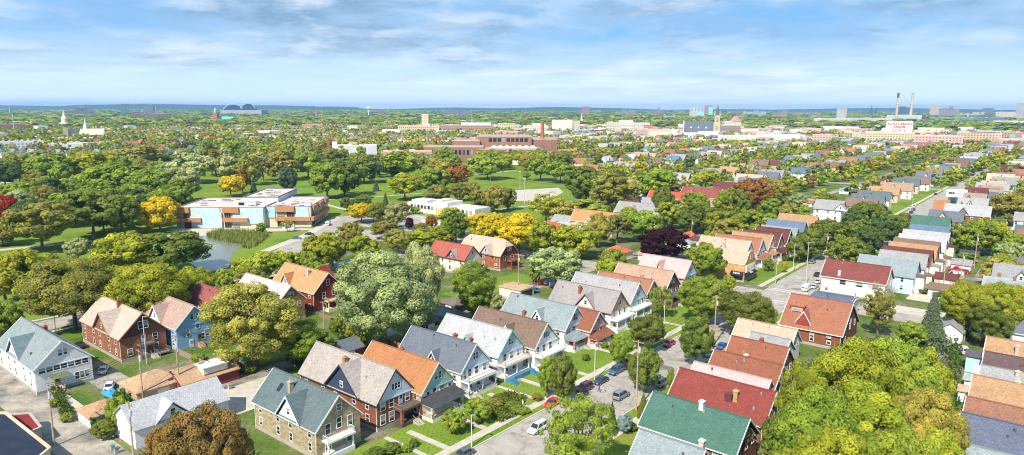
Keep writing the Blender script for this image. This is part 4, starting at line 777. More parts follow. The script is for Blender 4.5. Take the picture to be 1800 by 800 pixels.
def trunk_mesh(shape, var):
    key = (shape == 'cone', var)
    if key not in TM:
        m = MB(); q = random.Random(var + 91)
        if shape == 'cone': m.tube((0, 0, 0), (0, 0, .9), .018, .005, 6, 'bark')
        else:
            m.tube((0, 0, 0), (.006, .004, .26), .030, .024, 8, 'bark'); m.tube((.006, .004, .25), (.012, -.006, .62), .022, .009, 6, 'bark')
            for i in range(7):
                t_ = i * .9 + q.random(); l_ = q.uniform(.12, .27); z0 = q.uniform(.24, .42); z1 = z0 + q.uniform(.16, .34); e = (math.cos(t_) * l_, math.sin(t_) * l_, z1)
                m.tube((.008, 0, z0), e, .014, .006, 5, 'bark')
                for j in range(3):
                    t2 = t_ + q.uniform(-.9, .9); m.tube(e, (e[0] + math.cos(t2) * .10, e[1] + math.sin(t2) * .10, e[2] + q.uniform(.04, .14)), .006, .002, 4, 'bark')
        TM[key] = m.mesh('trunk')
    return TM[key]
TC = {'C': ((0.270, 0.380, 0.360), 'pale blue-green'), 'M': ((0.312, 0.206, 0.062), 'olive-brown'),   # tint, words
    'G': ((0.169, 0.215, 0.041), 'dark green'), 'g': ((0.255, 0.336, 0.046), 'mid green'), 'yg': ((0.315, 0.355, 0.038), 'yellow-green'), 'Y': ((0.520, 0.430, 0.025), 'golden yellow'), 'O': ((0.280, 0.273, 0.057), 'olive'),
    'S': ((0.357, 0.399, 0.168), 'silvery sage'), 'R': ((0.300, 0.050, 0.025), 'bright red'), 'P': ((0.050, 0.018, 0.026), 'dark purple'), 'B': ((0.340, 0.180, 0.045), 'orange-brown'), 'T': ((0.121, 0.171, 0.099), 'blue-green'), 'H': ((0.363, 0.341, 0.072), 'ochre-flecked green'), 'K': ((0.101, 0.151, 0.047), 'blackish green')}
TREES = []
def zone(X, Y):
    u, v = toUV(X, Y); p = PX(X, Y, 0)
    if Y > 900: return 'far out below the horizon'
    if v > -30: return 'east of the right alley'
    if v > -62: return 'behind the right-hand houses'
    if v > -92: return 'along the main street' if u > 235 else 'lining the near street'
    if v > -130 and u < 235: return 'among the left-hand house row'
    if v > -172 and u < 235: return 'by the back alley'
    if v > -225 and u < 240: return 'in the lower left house block'
    if v > -225: return 'among houses up the main street'
    if p[0] > 1050: return 'in the streets right of the park'
    if p[1] > 430: return 'in front of the pond'
    if p[1] > 365: return 'near the pond and civic building'
    if p[1] > 300: return 'on the park lawns'
    return 'in the upper park'
SHP = {'round': 'round', 'oval': 'upright', 'spread': 'spreading', 'dome': 'broad domed', 'sparse': 'open thin', 'cone': 'conical'}
def tree_at(X, Y, ht, rx, kind='g', shape='round', lod=None, label=None, cfrac=None, group=None):
    d = math.hypot(X, Y)
    if lod is None: lod = 'xl' if d < 230 and rx > 5.5 else 'hi' if d < 230 else ('mid' if d < 520 else 'lo')
    var = rnd.randrange(3 if shape in ('round', 'dome', 'oval') else 2); tint, wd = TC[kind]
    j = rnd.uniform(.88, 1.14); tint = (tint[0] * j * rnd.uniform(.93, 1.08), tint[1] * j, tint[2] * j)
    name = 'conifer_tree' if shape == 'cone' else ('shrub' if ht < 3.2 else 'broadleaf_tree')
    r = O(name, None, None, None, (X, Y, 0), rnd.uniform(0, 6.28)); r['category'] = 'shrub' if name == 'shrub' else 'tree'; r['group'] = group or {'shrub': 'shrubs in the yards and park', 'conifer_tree': 'conifers of the neighbourhood'}.get(name, 'broadleaf trees of the neighbourhood')
    fr = cfrac if cfrac is not None else (.97 if shape == 'cone' else (.86 if shape in ('round', 'oval', 'dome') else .74))
    if name == 'shrub' and cfrac is None: fr = .95
    rz = ht * fr / 2
    O('trunk', trunk_mesh(shape, var), r, (.20, .16, .12), (0, 0, 0), 0, (ht * (1 if rx * 2 < ht * 1.3 else 1.0), ht, ht))
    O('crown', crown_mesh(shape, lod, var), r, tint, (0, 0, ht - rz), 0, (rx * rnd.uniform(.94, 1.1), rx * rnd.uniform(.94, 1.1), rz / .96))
    px = PX(X, Y, ht * .6); TREES.append((r, wd, SHP[shape], zone(X, Y), px[0], name, label)); return r
def T(cx, yt, yb, w, kind='g', shape='round', label=None, n=1, cfrac=None):
    X, Y = G(cx, yb); d = PX(X, Y, 0)[2]; ht = min(26, max(1.2, height_at(X, Y, yt + (w * .06)))); rx = max(.5, w * d / F / 2) * (1.16 if math.hypot(X, Y) > 280 else 1.05); return tree_at(X, Y, ht, rx, kind, shape, None, label, cfrac)
# foreground, measured on the photo: x centre, crown top y, foot y, crown width
for a in [(1480, 570, 800, 175, 'yg', 'round'), (1410, 618, 810, 105, 'yg', 'round'), (1560, 582, 790, 140, 'g', 'dome'), (1612, 604, 780, 95, 'yg', 'round'), (1425, 668, 900, 150, 'g', 'dome'), (1520, 655, 880, 165, 'yg', 'round'), (1610, 672, 880, 130, 'H', 'round'), (1640, 700, 860, 66, 'g', 'round'), (1375, 705, 880, 95, 'G', 'round'), (1450, 742, 980, 160, 'yg', 'round'), (1560, 735, 970, 150, 'g', 'round'), (1630, 752, 960, 95, 'yg', 'round'), (1365, 765, 950, 90, 'yg', 'round'),
          (1015, 688, 850, 128, 'g', 'sparse'), (1000, 778, 900, 85, 'g', 'sparse'),
          (1308, 503, 592, 92, 'G', 'round'), (1223, 549, 645, 62, 'G', 'oval'), (1136, 547, 618, 64, 'G', 'dome'), (1092, 584, 642, 44, 'g', 'round'), (1133, 608, 690, 60, 'G', 'round'), (1234, 474, 570, 84, 'g', 'round'), (1237, 420, 500, 68, 'g', 'round'),
          (1345, 530, 575, 32, 'g', 'sparse'), (798, 714, 764, 44, 'g', 'round'), (840, 698, 744, 48, 'g', 'round'), (962, 622, 700, 38, 'g', 'oval'), (990, 617, 712, 50, 'G', 'oval'),
          (676, 408, 612, 165, 'S', 'round'), (735, 400, 590, 95, 'S', 'round'), (447, 486, 652, 165, 'H', 'round'), (540, 556, 640, 95, 'g', 'round'), (505, 560, 635, 60, 'H', 'round'), (636, 550, 612, 50, 'yg', 'round'), (595, 550, 600, 30, 'g', 'round'), (832, 458, 560, 80, 'g', 'sparse'), (838, 490, 560, 60, 'g', 'round'),
          (977, 425, 505, 88, 'S', 'round'), (1012, 386, 455, 74, 'yg', 'round'), (1075, 430, 490, 58, 'g', 'round'), (1067, 450, 500, 48, 'yg', 'round'), (1129, 364, 425, 62, 'g', 'round'), (1163, 392, 462, 78, 'P', 'dome'),
          (872, 368, 440, 75, 'Y', 'dome'), (912, 370, 445, 80, 'Y', 'dome'), (945, 382, 450, 55, 'yg', 'round'), (845, 372, 420, 45, 'Y', 'round'),
          (1075, 288, 378, 82, 'O', 'oval'), (1030, 275, 362, 70, 'G', 'round'), (1028, 345, 392, 85, 'g', 'round'), (960, 334, 396, 66, 'yg', 'sparse'), (985, 345, 398, 60, 'H', 'round'),
          (1166, 322, 395, 44, 'G', 'oval'), (1270, 332, 388, 36, 'yg', 'oval'), (1275, 365, 405, 40, 'g', 'round'), (1236, 352, 410, 60, 'G', 'round'), (1210, 362, 412, 40, 'G', 'round'), (1301, 330, 396, 38, 'G', 'oval'), (1322, 304, 375, 58, 'B', 'round'), (1360, 310, 368, 55, 'O', 'round'), (1318, 376, 410, 42, 'O', 'round'),
          (1240, 295, 334, 48, 'yg', 'dome'), (1152, 288, 350, 72, 'g', 'dome'), (1110, 318, 350, 44, 'g', 'round'), (1399, 361, 382, 9, 'G', 'cone'), (1411, 361, 383, 9, 'G', 'cone'), (1378, 459, 480, 11, 'Y', 'round'), (1380, 448, 458, 16, 'G', 'dome'), (1350, 452, 478, 18, 'g', 'round'),
          (1425, 398, 456, 50, 'G', 'dome'), (1405, 410, 462, 40, 'G', 'dome'), (1455, 378, 440, 60, 'G', 'dome'), (1487, 411, 474, 62, 'G', 'dome'), (1510, 380, 440, 52, 'G', 'round'), (1523, 394, 455, 52, 'K', 'round'), (1522, 348, 412, 58, 'G', 'dome'), (1550, 374, 436, 48, 'K', 'round'), (1568, 372, 425, 46, 'G', 'round'), (1586, 372, 412, 30, 'G', 'round'), (1500, 365, 415, 40, 'K', 'round'), (1540, 355, 405, 40, 'G', 'round'),
          (1700, 488, 592, 90, 'yg', 'dome'), (1748, 490, 602, 85, 'yg', 'dome'), (1790, 498, 560, 60, 'Y', 'dome'), (1735, 530, 612, 70, 'G', 'round'), (1677, 500, 580, 50, 'g', 'round'), (1634, 512, 612, 62, 'T', 'cone'), (1542, 505, 592, 55, 'O', 'sparse'), (1600, 560, 612, 50, 'g', 'round'),
          (1712, 376, 450, 68, 'g', 'dome'), (1745, 385, 450, 50, 'yg', 'round'), (1690, 395, 448, 40, 'g', 'round'), (1768, 420, 470, 44, 'g', 'round'), (1765, 440, 498, 52, 'yg', 'round'), (1700, 440, 462, 30, 'g', 'round'), (1770, 330, 398, 62, 'O', 'dome'), (1795, 340, 400, 50, 'g', 'round'),
          (1098, 726, 764, 26, 'C', 'dome'), (1075, 705, 762, 26, 'K', 'cone'), (1130, 690, 735, 26, 'G', 'cone'), (1178, 645, 690, 14, 'g', 'oval'), (362, 695, 905, 150, 'M', 'round'), (305, 735, 905, 80, 'M', 'round'), (428, 738, 890, 62, 'M', 'round'), (940, 468, 500, 20, 'g', 'round'), (1160, 500, 560, 40, 'g', 'sparse'), (1280, 480, 520, 24, 'yg', 'round'),
          # lower left and pond side
          (50, 428, 545, 120, 'yg', 'dome'), (10, 438, 530, 60, 'H', 'round'), (133, 443, 580, 155, 'O', 'dome'), (225, 398, 492, 100, 'yg', 'dome'), (300, 400, 482, 120, 'G', 'dome'), (265, 452, 575, 140, 'yg', 'dome'), (340, 464, 548, 88, 'yg', 'round'), (10, 520, 610, 70, 'g', 'round'), (138, 414, 462, 42, 'S', 'round'), (200, 500, 578, 60, 'g', 'round'), (395, 470, 520, 40, 'g', 'round'),
          (461, 438, 502, 72, 'yg', 'round'), (505, 432, 490, 52, 'yg', 'round'), (542, 440, 490, 48, 'g', 'round'), (563, 408, 480, 72, 'yg', 'dome'), (618, 388, 440, 52, 'O', 'round'), (585, 410, 468, 50, 'yg', 'round'), (640, 410, 470, 56, 'yg', 'round'), (675, 384, 420, 44, 'O', 'round'), (430, 450, 498, 44, 'yg', 'round'), (577, 404, 424, 24, 'g', 'round'), (700, 400, 445, 50, 'H', 'round'),
          (282, 341, 408, 70, 'Y', 'round'), (165, 325, 418, 112, 'G', 'dome'), (215, 335, 415, 60, 'G', 'round'), (75, 345, 440, 105, 'O', 'round'), (12, 340, 400, 48, 'R', 'round'), (5, 375, 432, 66, 'O', 'round'), (120, 330, 400, 60, 'g', 'round'), (35, 330, 390, 60, 'S', 'round'),
          (220, 265, 352, 95, 'g', 'dome'), (268, 288, 360, 80, 'g', 'round'), (318, 286, 356, 62, 'S', 'round'), (338, 250, 322, 72, 'S', 'round'), (245, 240, 300, 76, 'O', 'dome'), (180, 290, 350, 60, 'g', 'round'), (90, 266, 322, 60, 'g', 'dome'), (35, 270, 322, 55, 'G', 'round'), (60, 280, 322, 40, 'O', 'round'), (161, 262, 316, 66, 'yg', 'dome'), (188, 262, 300, 36, 'Y', 'round'), (135, 297, 318, 26, 'B', 'dome'), (10, 284, 330, 50, 'K', 'round'), (300, 320, 368, 50, 'G', 'round'), (130, 305, 345, 50, 'g', 'dome'), (60, 312, 360, 60, 'g', 'dome'),
          (406, 303, 346, 46, 'Y', 'dome'), (427, 292, 340, 26, 'B', 'round'), (440, 258, 326, 44, 'O', 'oval'), (405, 262, 322, 46, 'S', 'round'), (463, 248, 318, 42, 'S', 'sparse'), (495, 242, 318, 58, 'O', 'oval'), (507, 286, 346, 36, 'T', 'oval'), (446, 312, 341, 14, 'T', 'cone'), (576, 262, 350, 62, 'g', 'oval'), (606, 264, 345, 60, 'G', 'round'), (640, 268, 322, 58, 'G', 'round'), (668, 270, 312, 34, 'T', 'round'), (661, 317, 336, 13, 'T', 'cone'), (704, 258, 318, 64, 'g', 'dome'), (712, 297, 352, 58, 'yg', 'dome'), (542, 250, 312, 46, 'g', 'round'), (380, 250, 310, 50, 'O', 'round'),
          (762, 286, 342, 58, 'g', 'round'), (803, 284, 332, 48, 'B', 'dome'), (785, 280, 322, 40, 'H', 'round'), (857, 268, 316, 58, 'g', 'dome'), (772, 320, 362, 42, 'O', 'dome'), (808, 317, 354, 30, 'O', 'round'), (830, 317, 350, 30, 'O', 'round'), (842, 331, 372, 32, 'O', 'round'), (868, 322, 375, 36, 'O', 'round'), (893, 323, 370, 30, 'O', 'round'), (950, 274, 318, 42, 'g', 'dome'), (985, 279, 322, 46, 'g', 'dome'), (925, 299, 316, 14, 'g', 'round'),
          (702, 353, 378, 34, 'O', 'dome'), (697, 370, 386, 20, 'G', 'round'), (730, 362, 376, 17, 'g', 'dome'), (678, 338, 368, 15, 'K', 'cone'), (636, 352, 392, 50, 'Y', 'round'), (657, 354, 390, 38, 'yg', 'round'), (610, 345, 372, 26, 'G', 'dome'), (640, 340, 362, 32, 'G', 'round'), (720, 381, 404, 17, 'P', 'round'), (759, 376, 404, 21, 'B', 'round'), (802, 372, 430, 42, 'G', 'oval'), (775, 392, 430, 50, 'yg', 'round'), (745, 398, 435, 60, 'yg', 'round'), (505, 383, 408, 20, 'H', 'sparse'), (459, 390, 412, 17, 'g', 'oval'), (740, 388, 420, 24, 'O', 'round'),
          (870, 512, 560, 36, 'S', 'round'), (905, 560, 600, 20, 'g', 'round'), (210, 690, 760, 40, 'g', 'round'), (188, 735, 770, 48, 'G', 'dome'), (205, 700, 735, 20, 'g', 'round')]:
    T(*a)
for a in [(880, 692, 706, 26, 'G', 'dome'), (900, 705, 718, 26, 'g', 'dome'), (870, 700, 715, 30, 'O', 'dome'), (915, 712, 726, 34, 'g', 'dome'), (690, 778, 796, 34, 'G', 'dome'), (660, 785, 805, 30, 'G', 'dome'), (728, 770, 786, 18, 'G', 'dome'), (640, 792, 812, 26, 'g', 'dome'), (1030, 622, 634, 16, 'G', 'dome'), (1070, 735, 752, 20, 'O', 'dome'), (1110, 742, 758, 20, 'G', 'dome'), (1135, 735, 750, 20, 'g', 'dome'),
          (715, 780, 795, 20, 'g', 'dome'), (945, 690, 704, 22, 'O', 'dome'), (1062, 600, 612, 14, 'g', 'dome'), (350, 620, 636, 30, 'g', 'dome'), (440, 640, 655, 26, 'g', 'dome'), (118, 725, 742, 22, 'g', 'dome'), (95, 700, 716, 18, 'g', 'dome'), (1655, 512, 526, 30, 'G', 'dome'), (1625, 505, 516, 24, 'G', 'dome')]:
    T(*a)
# leafless tree by the long maroon roof
X, Y = G(1545, 560); r = tag(O('bare_tree', None, None, None, (X, Y, 0)), 'leafless pale-branched tree in front of the maroon-roofed corner house', 'tree')
m = MB(); m.tube((0, 0, 0), (.3, 0, 4), .28, .2, 7, 'bark'); m.obj('trunk', r, (.42, .34, .24)); m = MB(); q = random.Random(3)
def br(p, d, l, r0, n):
    e = p + d * l; m.tube(p, e, r0, r0 * .65, 4, 'bark')
    if n:
        for _ in range(3): br(e, (d + Vector((q.uniform(-.6, .6), q.uniform(-.6, .6), q.uniform(-.1, .4)))).normalized(), l * q.uniform(.6, .85), r0 * .6, n - 1)
for i in range(5): br(Vector((.3, 0, 4)), Vector((math.cos(i * 1.26) * .6, math.sin(i * 1.26) * .6, 1)).normalized(), 2.6, .13, 4)
m.obj('crown', r, (.46, .38, .28))

# ------------------------------------------------------------------ automatic neighbourhoods on the real street grid
PARK = [(-400, 560), (60, 520), (300, 478), (475, 440), (640, 392), (830, 412), (1060, 400), (1100, 345), (1010, 296), (880, 284), (690, 272), (600, 262), (330, 262), (200, 276), (0, 276), (-400, 282)]
def inpoly(x, y, P_):
    c_ = False; j = len(P_) - 1
    for i in range(len(P_)):
        if (P_[i][1] > y) != (P_[j][1] > y) and x < (P_[j][0] - P_[i][0]) * (y - P_[i][1]) / (P_[j][1] - P_[i][1]) + P_[i][0]: c_ = not c_
        j = i
    return c_
BIG = [  # footprints of large buildings in the distance (px centre, px base, half width px, half depth m) kept free of houses
]
def free(u, v, rr=3):
    for a, b, c_, d_ in USED:
        if abs(v - b) < c_ + rr and abs(u - a) < d_ + rr: return False
    return True
SLOTS = []
for k_, vs in enumerate(NS):
    for side in (-1, 1):
        for ci in range(len(CROSS) - 1):
            u0, u1 = CROSS[ci] + 9, CROSS[ci + 1] - 9
            if k_ == 0 and ci < 3: continue
            if k_ == 1 and ci < 2: continue
            n = int((u1 - u0) / 12.2)
            for i in range(n):
                u = u0 + (i + .5) * (u1 - u0) / n; v = vs + side * 26
                X, Y = XY(u, v); p = PX(X, Y, 5)
                if p[2] < 150 or p[0] < -60 or p[0] > 1860 or p[1] < 212: continue
                if inpoly(p[0], PX(X, Y, 0)[1], PARK) or not free(u, v, 9): continue
                if p[0] < 1010 and u < 640: continue
                SLOTS.append((p[2], u, v, side, p[0]))
for i in range(14):
    u = 245 + i * 13; v = -11
    if i != 9: SLOTS.append((PX(*XY(u, v), 5)[2], u, v, -1, PX(*XY(u, v), 5)[0]))
for i in range(21):
    for yb in (277, 268):
        if yb == 268 and 5 < i < 9: continue
        px = 8 + i * 16.5 + rnd.uniform(-3, 3); u, v = UV(px, yb + rnd.uniform(-1.2, 1.2)); SLOTS.append((300 + i, u, v, -1, px))
SLOTS.sort(); SLOTS = [s_ for s_ in SLOTS if rnd.random() < .86]
BIGFP = [(-150, 830, 60, 120), (60, 960, 160, 70)]
ROOFS = [('r_slate', 'slate-blue'), ('r_slate', 'slate-blue'), ('r_gray', 'grey'), ('r_gray', 'grey'), ('r_lgray', 'pale grey'), ('r_tan', 'tan'), ('r_ltan', 'beige'), ('r_mbrown', 'rust'), ('r_brown', 'brown'), ('r_brown', 'brown'), ('r_gold', 'orange'), ('r_gblue', 'blue-grey'), ('r_teal', 'teal'), ('r_dred', 'maroon'), ('r_blue', 'dark blue')]
WALLS = [('white', 'white'), ('white', 'white'), ('ivory', 'ivory'), ('ivory', 'ivory'), ('cream', 'cream'), ('paleblue', 'pale blue'), ('peach', 'peach'), ('brick', 'brick'), ('mint', 'mint green'), ('tan', 'tan')]
def proto_house(L, W, he, hr, gab):
    root = O('frame_house', None); shell(root, L, W, he, hr, (1, 1, 1), 'clapboard', (1, 1, 1), .45, near=False)
    for a, z, ww, hh in [(-.5, he + 1, .8, 1.2), (.6, he + 1, .8, 1.2), (-2.4, 3.9, 1, 1.5), (0, 3.9, 1, 1.5), (2.4, 3.9, 1, 1.5), (-2, 1.1, 1.1, 1.6), (1.6, 1.1, 1.1, 1.6)]: window(root, 'x+', a, z, ww, hh, L / 2, near=False)
    for i in range(4):
        for z in (1.2, 4.0): window(root, 'y-', -L / 2 + L * (i + .5) / 4, z, .9, 1.5, W / 2, near=False)
    if gab: cross_gable(root, -1.5, 5, hr - 1.2, L, W, he, hr, (1, 1, 1), (1, 1, 1), 'clapboard', near=False)
    chimney(root, -3, 1, hr + 1, (1, 1, 1)); index_kids(root); return root
PROT = [proto_house(18, 8.6, 6.2, 10.8, True), proto_house(16, 8.8, 6.0, 10.6, False), proto_house(13, 8.4, 4.2, 8.4, False), proto_house(19, 9.2, 6.4, 11.2, True), proto_house(11, 7.6, 3.4, 6.8, True)]
HOUSES = []
def fb(u, v):
    X, Y = XY(u, v)
    return any(abs(X - a) < c_ and abs(Y - b) < d_ for a, b, c_, d_ in BIGFP)
def set_cols(o, roofc, wallc, d=0):
    for ch in bpy.data.objects[o.name].children if False else KID[o.name]:
        s_ = ch.name.split('.')[0]; ch.color = (*(roofc if s_ in ('roof',) else (wallc if s_ in ('wall', 'cross_gable') else (C['trim'] if s_ == 'window' else (.35, .2, .14)))), 1)
        if ch.name in KID: set_cols(ch, roofc, wallc)
KID = {}
def clone(o, parent=None):
    c_ = o.copy(); col.objects.link(c_)
    if parent is not None: c_.parent = parent
    KID[c_.name] = [clone(q, c_) for q in TREEKIDS[o.name]]
    return c_
NIND = 275
rest = []
for i, (d, u, v, side, px) in enumerate(SLOTS):
    if fb(u, v): continue
    rf = rnd.choice(ROOFS); wl = rnd.choice(WALLS); pi_ = rnd.choice((0, 0, 1, 1, 2, 3, 4)); u += rnd.uniform(-.8, .8); v += rnd.uniform(-3.5, 3.5)
    flip = side > 0
    X, Y = XY(u, v)
    if len(HOUSES) < NIND and d < 900:
        h_ = clone(PROT[pi_]); h_.location = (X, Y, 0); h_.scale = (rnd.uniform(.78, 1.12), rnd.uniform(.85, 1.12), rnd.uniform(.88, 1.1)); h_.rotation_euler = (0, 0, GA + (math.pi / 2 if rnd.random() < .12 else 0)); j = rnd.uniform(.85, 1.15)
        set_cols(h_, tuple(c_ * j for c_ in C[rf[0]]), C[wl[0]]); HOUSES.append((h_, rf[1], wl[1], ['gabled', 'plain-roofed', 'low', 'large gabled', 'small'][pi_], X, Y, PX(X, Y, 5)[0]))
    else: rest.append((X, Y, rf[0], wl[0], pi_))
def drop(o):
    for q in TREEKIDS[o.name]: drop(q)
    bpy.data.objects.remove(o)
for p in PROT: drop(p)
def hzone(X, Y):
    u, v = toUV(X, Y); px = PX(X, Y, 0)
    if v > -30: return 'east of the right alley'
    if u < 440 and v > -225: return 'west of main street'
    if v > -225: return 'beyond the billboard' if u > 500 else 'around the second crossing'
    if px[0] > 1300: return 'right of the church spire'
    if px[0] > 1050: return 'in the streets right of the park'
    if px[0] > 500: return 'near the red school'
    return 'beyond the park at left'
ORD = lambda n: '%d%s' % (n, 'th' if 10 <= n % 100 <= 20 else {1: 'st', 2: 'nd', 3: 'rd'}.get(n % 10, 'th'))
groups = {}
for h_ in HOUSES: groups.setdefault((h_[1], h_[2], hzone(h_[4], h_[5])), []).append(h_)
for (a, b, z), L_s in groups.items():
    L_s.sort(key=lambda q: q[6])
    for i, h_ in enumerate(L_s):
        if len(L_s) == 1: lab = 'the only %s-walled house with %s roof %s' % (b, a, z)
        else: lab = '%s-walled house with %s roof %s, %s from left' % (b, a, z, ORD(i + 1))
        tag(h_[0], lab, 'house', 'auto placed rows'.replace('auto placed rows', 'houses in the rows beyond the park and crossing'))
# garages on the alleys
GR = []
for k_, vs in enumerate(NS[:4]):
    for side in (-1, 1):
        for i in range(60):
            u = 244 + i * 11 + rnd.uniform(-2, 2); v = vs + side * 61; X, Y = XY(u, v); p = PX(X, Y, 0)
            if rnd.random() < .45 or p[2] < 200 or p[2] > 760 or not -20 < p[0] < 1820 or inpoly(p[0], p[1], PARK) or not free(u, v, 2) or len(GR) > 46: continue
            if any(abs((c_ - u)) < 9 for c_ in CROSS): continue
            GR.append((p[0], u, v, X, Y, rnd.choice(ROOFS), rnd.choice(WALLS), rnd.random() < .4))
gg_ = {}
for g_ in sorted(GR): gg_.setdefault((g_[5][1], g_[6][1], hzone(g_[3], g_[4])), []).append(g_)
for (a, b, z), L_s in gg_.items():
    for i, g_ in enumerate(L_s): garage(('small %s garage with %s roof %s' % (b, a, z)) + (', %s from left' % ORD(i + 1) if len(L_s) > 1 else ''), g_[1], g_[2], rnd.uniform(6, 7.5), rnd.uniform(5.6, 7), 2.6, 4.1, C[g_[5][0]], g_[6][0], hip=g_[7])['group'] = 'alley garages of the farther blocks'
# merged far houses
def far_houses(lst, name):
    v = []; f = []; c_ = []
    for i in range(900):
        d = rnd.uniform(1350, 6500); a = rnd.uniform(-.66, .66) if rnd.random() < .4 else rnd.uniform(-.1, .66); X, Y = d * math.sin(a), d * math.cos(a)
        if inpoly(*PX(X, Y, 0)[:2], PARK): continue
        L, W, h_ = rnd.uniform(18, 60), rnd.uniform(14, 30), rnd.uniform(8, 17); ca, sa = math.cos(GA), math.sin(GA); b = len(v); cc = rnd.choice([(.72, .68, .60), (.80, .78, .74), (.60, .42, .34), (.66, .56, .42), (.80, .80, .82), (.50, .30, .24)])
        v += [(X + x * ca - y * sa, Y + x * sa + y * ca, z) for z in (0, h_) for x, y in ((-L / 2, -W / 2), (L / 2, -W / 2), (L / 2, W / 2), (-L / 2, W / 2))]
        for q, ct in (((0, 1, 5, 4), cc), ((1, 2, 6, 5), cc), ((2, 3, 7, 6), cc), ((3, 0, 4, 7), cc), ((4, 5, 6, 7), (.62, .60, .58))): f.append(tuple(b + k_ for k_ in q)); c_.append(ct)
    for X, Y, rf, wl, pi_ in lst:
        L, W, he, hr = [(18, 8.6, 6.2, 10.8), (16, 8.8, 6, 10.6), (13, 8.4, 4.2, 8.4), (19, 9.2, 6.4, 11.2), (11, 7.6, 3.4, 6.8)][pi_]; a = GA + (math.pi / 2 if rnd.random() < .15 else 0); ca, sa = math.cos(a), math.sin(a)
        pts = [(x, y, z) for x in (-L / 2, L / 2) for y, z in ((-W / 2, 0), (W / 2, 0), (W / 2, he), (0, hr), (-W / 2, he))]
        o = .5; s_ = (hr - he) / (W / 2); pts += [(x, y, z + .06) for x in (-L / 2 - o, L / 2 + o) for y, z in ((-W / 2 - o, he - s_ * o), (0, hr), (W / 2 + o, he - s_ * o))]
        b = len(v); v += [(X + x * ca - y * sa, Y + x * sa + y * ca, z) for x, y, z in pts]
        for q, cc in (((0, 1, 2, 3, 4), wl), ((5, 6, 7, 8, 9), wl), ((0, 5, 9, 4), wl), ((1, 6, 7, 2), wl), ((10, 13, 14, 11), rf), ((12, 15, 14, 11), rf)): f.append(tuple(b + k_ for k_ in q)); c_.append(C[cc])
    me = bpy.data.meshes.new(name); me.from_pydata(v, [], f); at = me.attributes.new('tint', 'FLOAT_COLOR', 'FACE')
    at.data.foreach_set('color', np.array([(*q, 1) for q in [C.get(z_, z_) if isinstance(z_, str) else z_ for z_ in c_]], dtype=np.float32).ravel()); me.materials.append(MATS['hatch']); return O(name, me)
for i in range(2600):                                              # more blocks beyond the grid that is laid out above
    d = rnd.uniform(1200, 4200); a = rnd.uniform(-.66, .66); X, Y = d * math.sin(a), d * math.cos(a); rest.append((X, Y, rnd.choice(ROOFS)[0], rnd.choice(('white', 'white', 'ivory', 'cream', 'brick', 'peach')), rnd.choice((0, 1, 3))))
tag(far_houses(rest, 'distant_houses'), 'mass of distant house roofs among the treetops below the horizon', 'houses', kind='stuff')

# automatic trees: park woods, yards, street rows
def canopy(poly, n, kinds, hts=(12.5, 19), sep=8.5, shapes=('round', 'dome', 'oval')):
    xs = [p[0] for p in poly]; ys = [p[1] for p in poly]; W_ = [G(x, y) for x, y in poly]; X0, X1 = min(p[0] for p in W_), max(p[0] for p in W_); Y0, Y1 = min(p[1] for p in W_), max(p[1] for p in W_); got = []; tr = 0
    while len(got) < n and tr < 9000:
        tr += 1; X, Y = rnd.uniform(X0, X1), rnd.uniform(Y0, Y1)
        if not inpoly(X, Y, W_) or any((X - a) ** 2 + (Y - b) ** 2 < sep * sep for a, b in OCC): continue
        got.append((X, Y)); OCC.append((X, Y)); h_ = rnd.uniform(*hts); tree_at(X, Y, h_, h_ * rnd.uniform(.46, .62), rnd.choice(kinds), rnd.choice(shapes))
OCC = [(t_[0].location.x, t_[0].location.y) for t_ in TREES]
canopy([(0, 330), (200, 345), (330, 320), (380, 300), (330, 285), (0, 289)], 40, ['g','g','g','O','O','S','yg','G','H'], sep=12)
canopy([(330, 320), (440, 312), (600, 318), (760, 322), (880, 305), (760, 272), (330, 270)], 60, ['g','g','g','O','O','S','yg','G','H','G'], sep=13)
canopy([(0, 410), (140, 400), (300, 400), (300, 370), (200, 350), (0, 350)], 14, 'GGOgK', sep=15)
canopy([(150, 425), (300, 398), (330, 385), (318, 350), (200, 350)], 8, 'GGOgg', sep=14, hts=(14, 18))
canopy([(690, 302), (1000, 300), (1000, 287), (690, 283)], 24, ['g', 'G', 'g', 'yg', 'O'], sep=10, hts=(14, 18))
canopy([(400, 500), (560, 470), (620, 460), (560, 500), (430, 530)], 5, 'ggO', (7, 11))
# backyard and street trees of the grid
cand = []
for k_, vs in enumerate(NS):
    for ci in range(len(CROSS) - 1):
        u0, u1 = CROSS[ci], CROSS[ci + 1]
        if k_ == 0 and ci < 2: continue
        if k_ == 1 and ci < 2: continue
        n = int((u1 - u0) / 11)
        for i in range(n):
            for off, pr in ((-8.6, .5), (8.6, .5), (-46, .65), (46, .65), (-60, .5), (60, .5)):
                if rnd.random() > pr or (k_ == 0 and off > 20): continue
                u = u0 + (i + rnd.random()) * 11; v = vs + off + rnd.uniform(-2, 2); X, Y = XY(u, v); p = PX(X, Y, 4)
                if p[2] < 200 or p[0] < -60 or p[0] > 1860 or p[1] < 214: continue
                if inpoly(p[0], PX(X, Y, 0)[1], PARK): continue
                if k_ == 0 and ci < 4 and abs(off) < 20: continue
                if not free(u, v, 0 if X * X + Y * Y > 9e4 else 2): continue
                if any((X - a) ** 2 + (Y - b) ** 2 < 36 for a, b in OCC[:260]): continue
                cand.append((p[2], X, Y)) if not (p[0] > 1120 and p[2] > 420 and rnd.random() < .22) and not (1090 < p[0] < 1240 and 400 < p[1] < 500) else None
for i in range(9):
    if rnd.random() < .6: u = 250 + i * 20; X, Y = XY(u, -19); cand.append((PX(X, Y)[2], X, Y))
cand.sort()
NT_ = max(40, 345 - len(TREES))
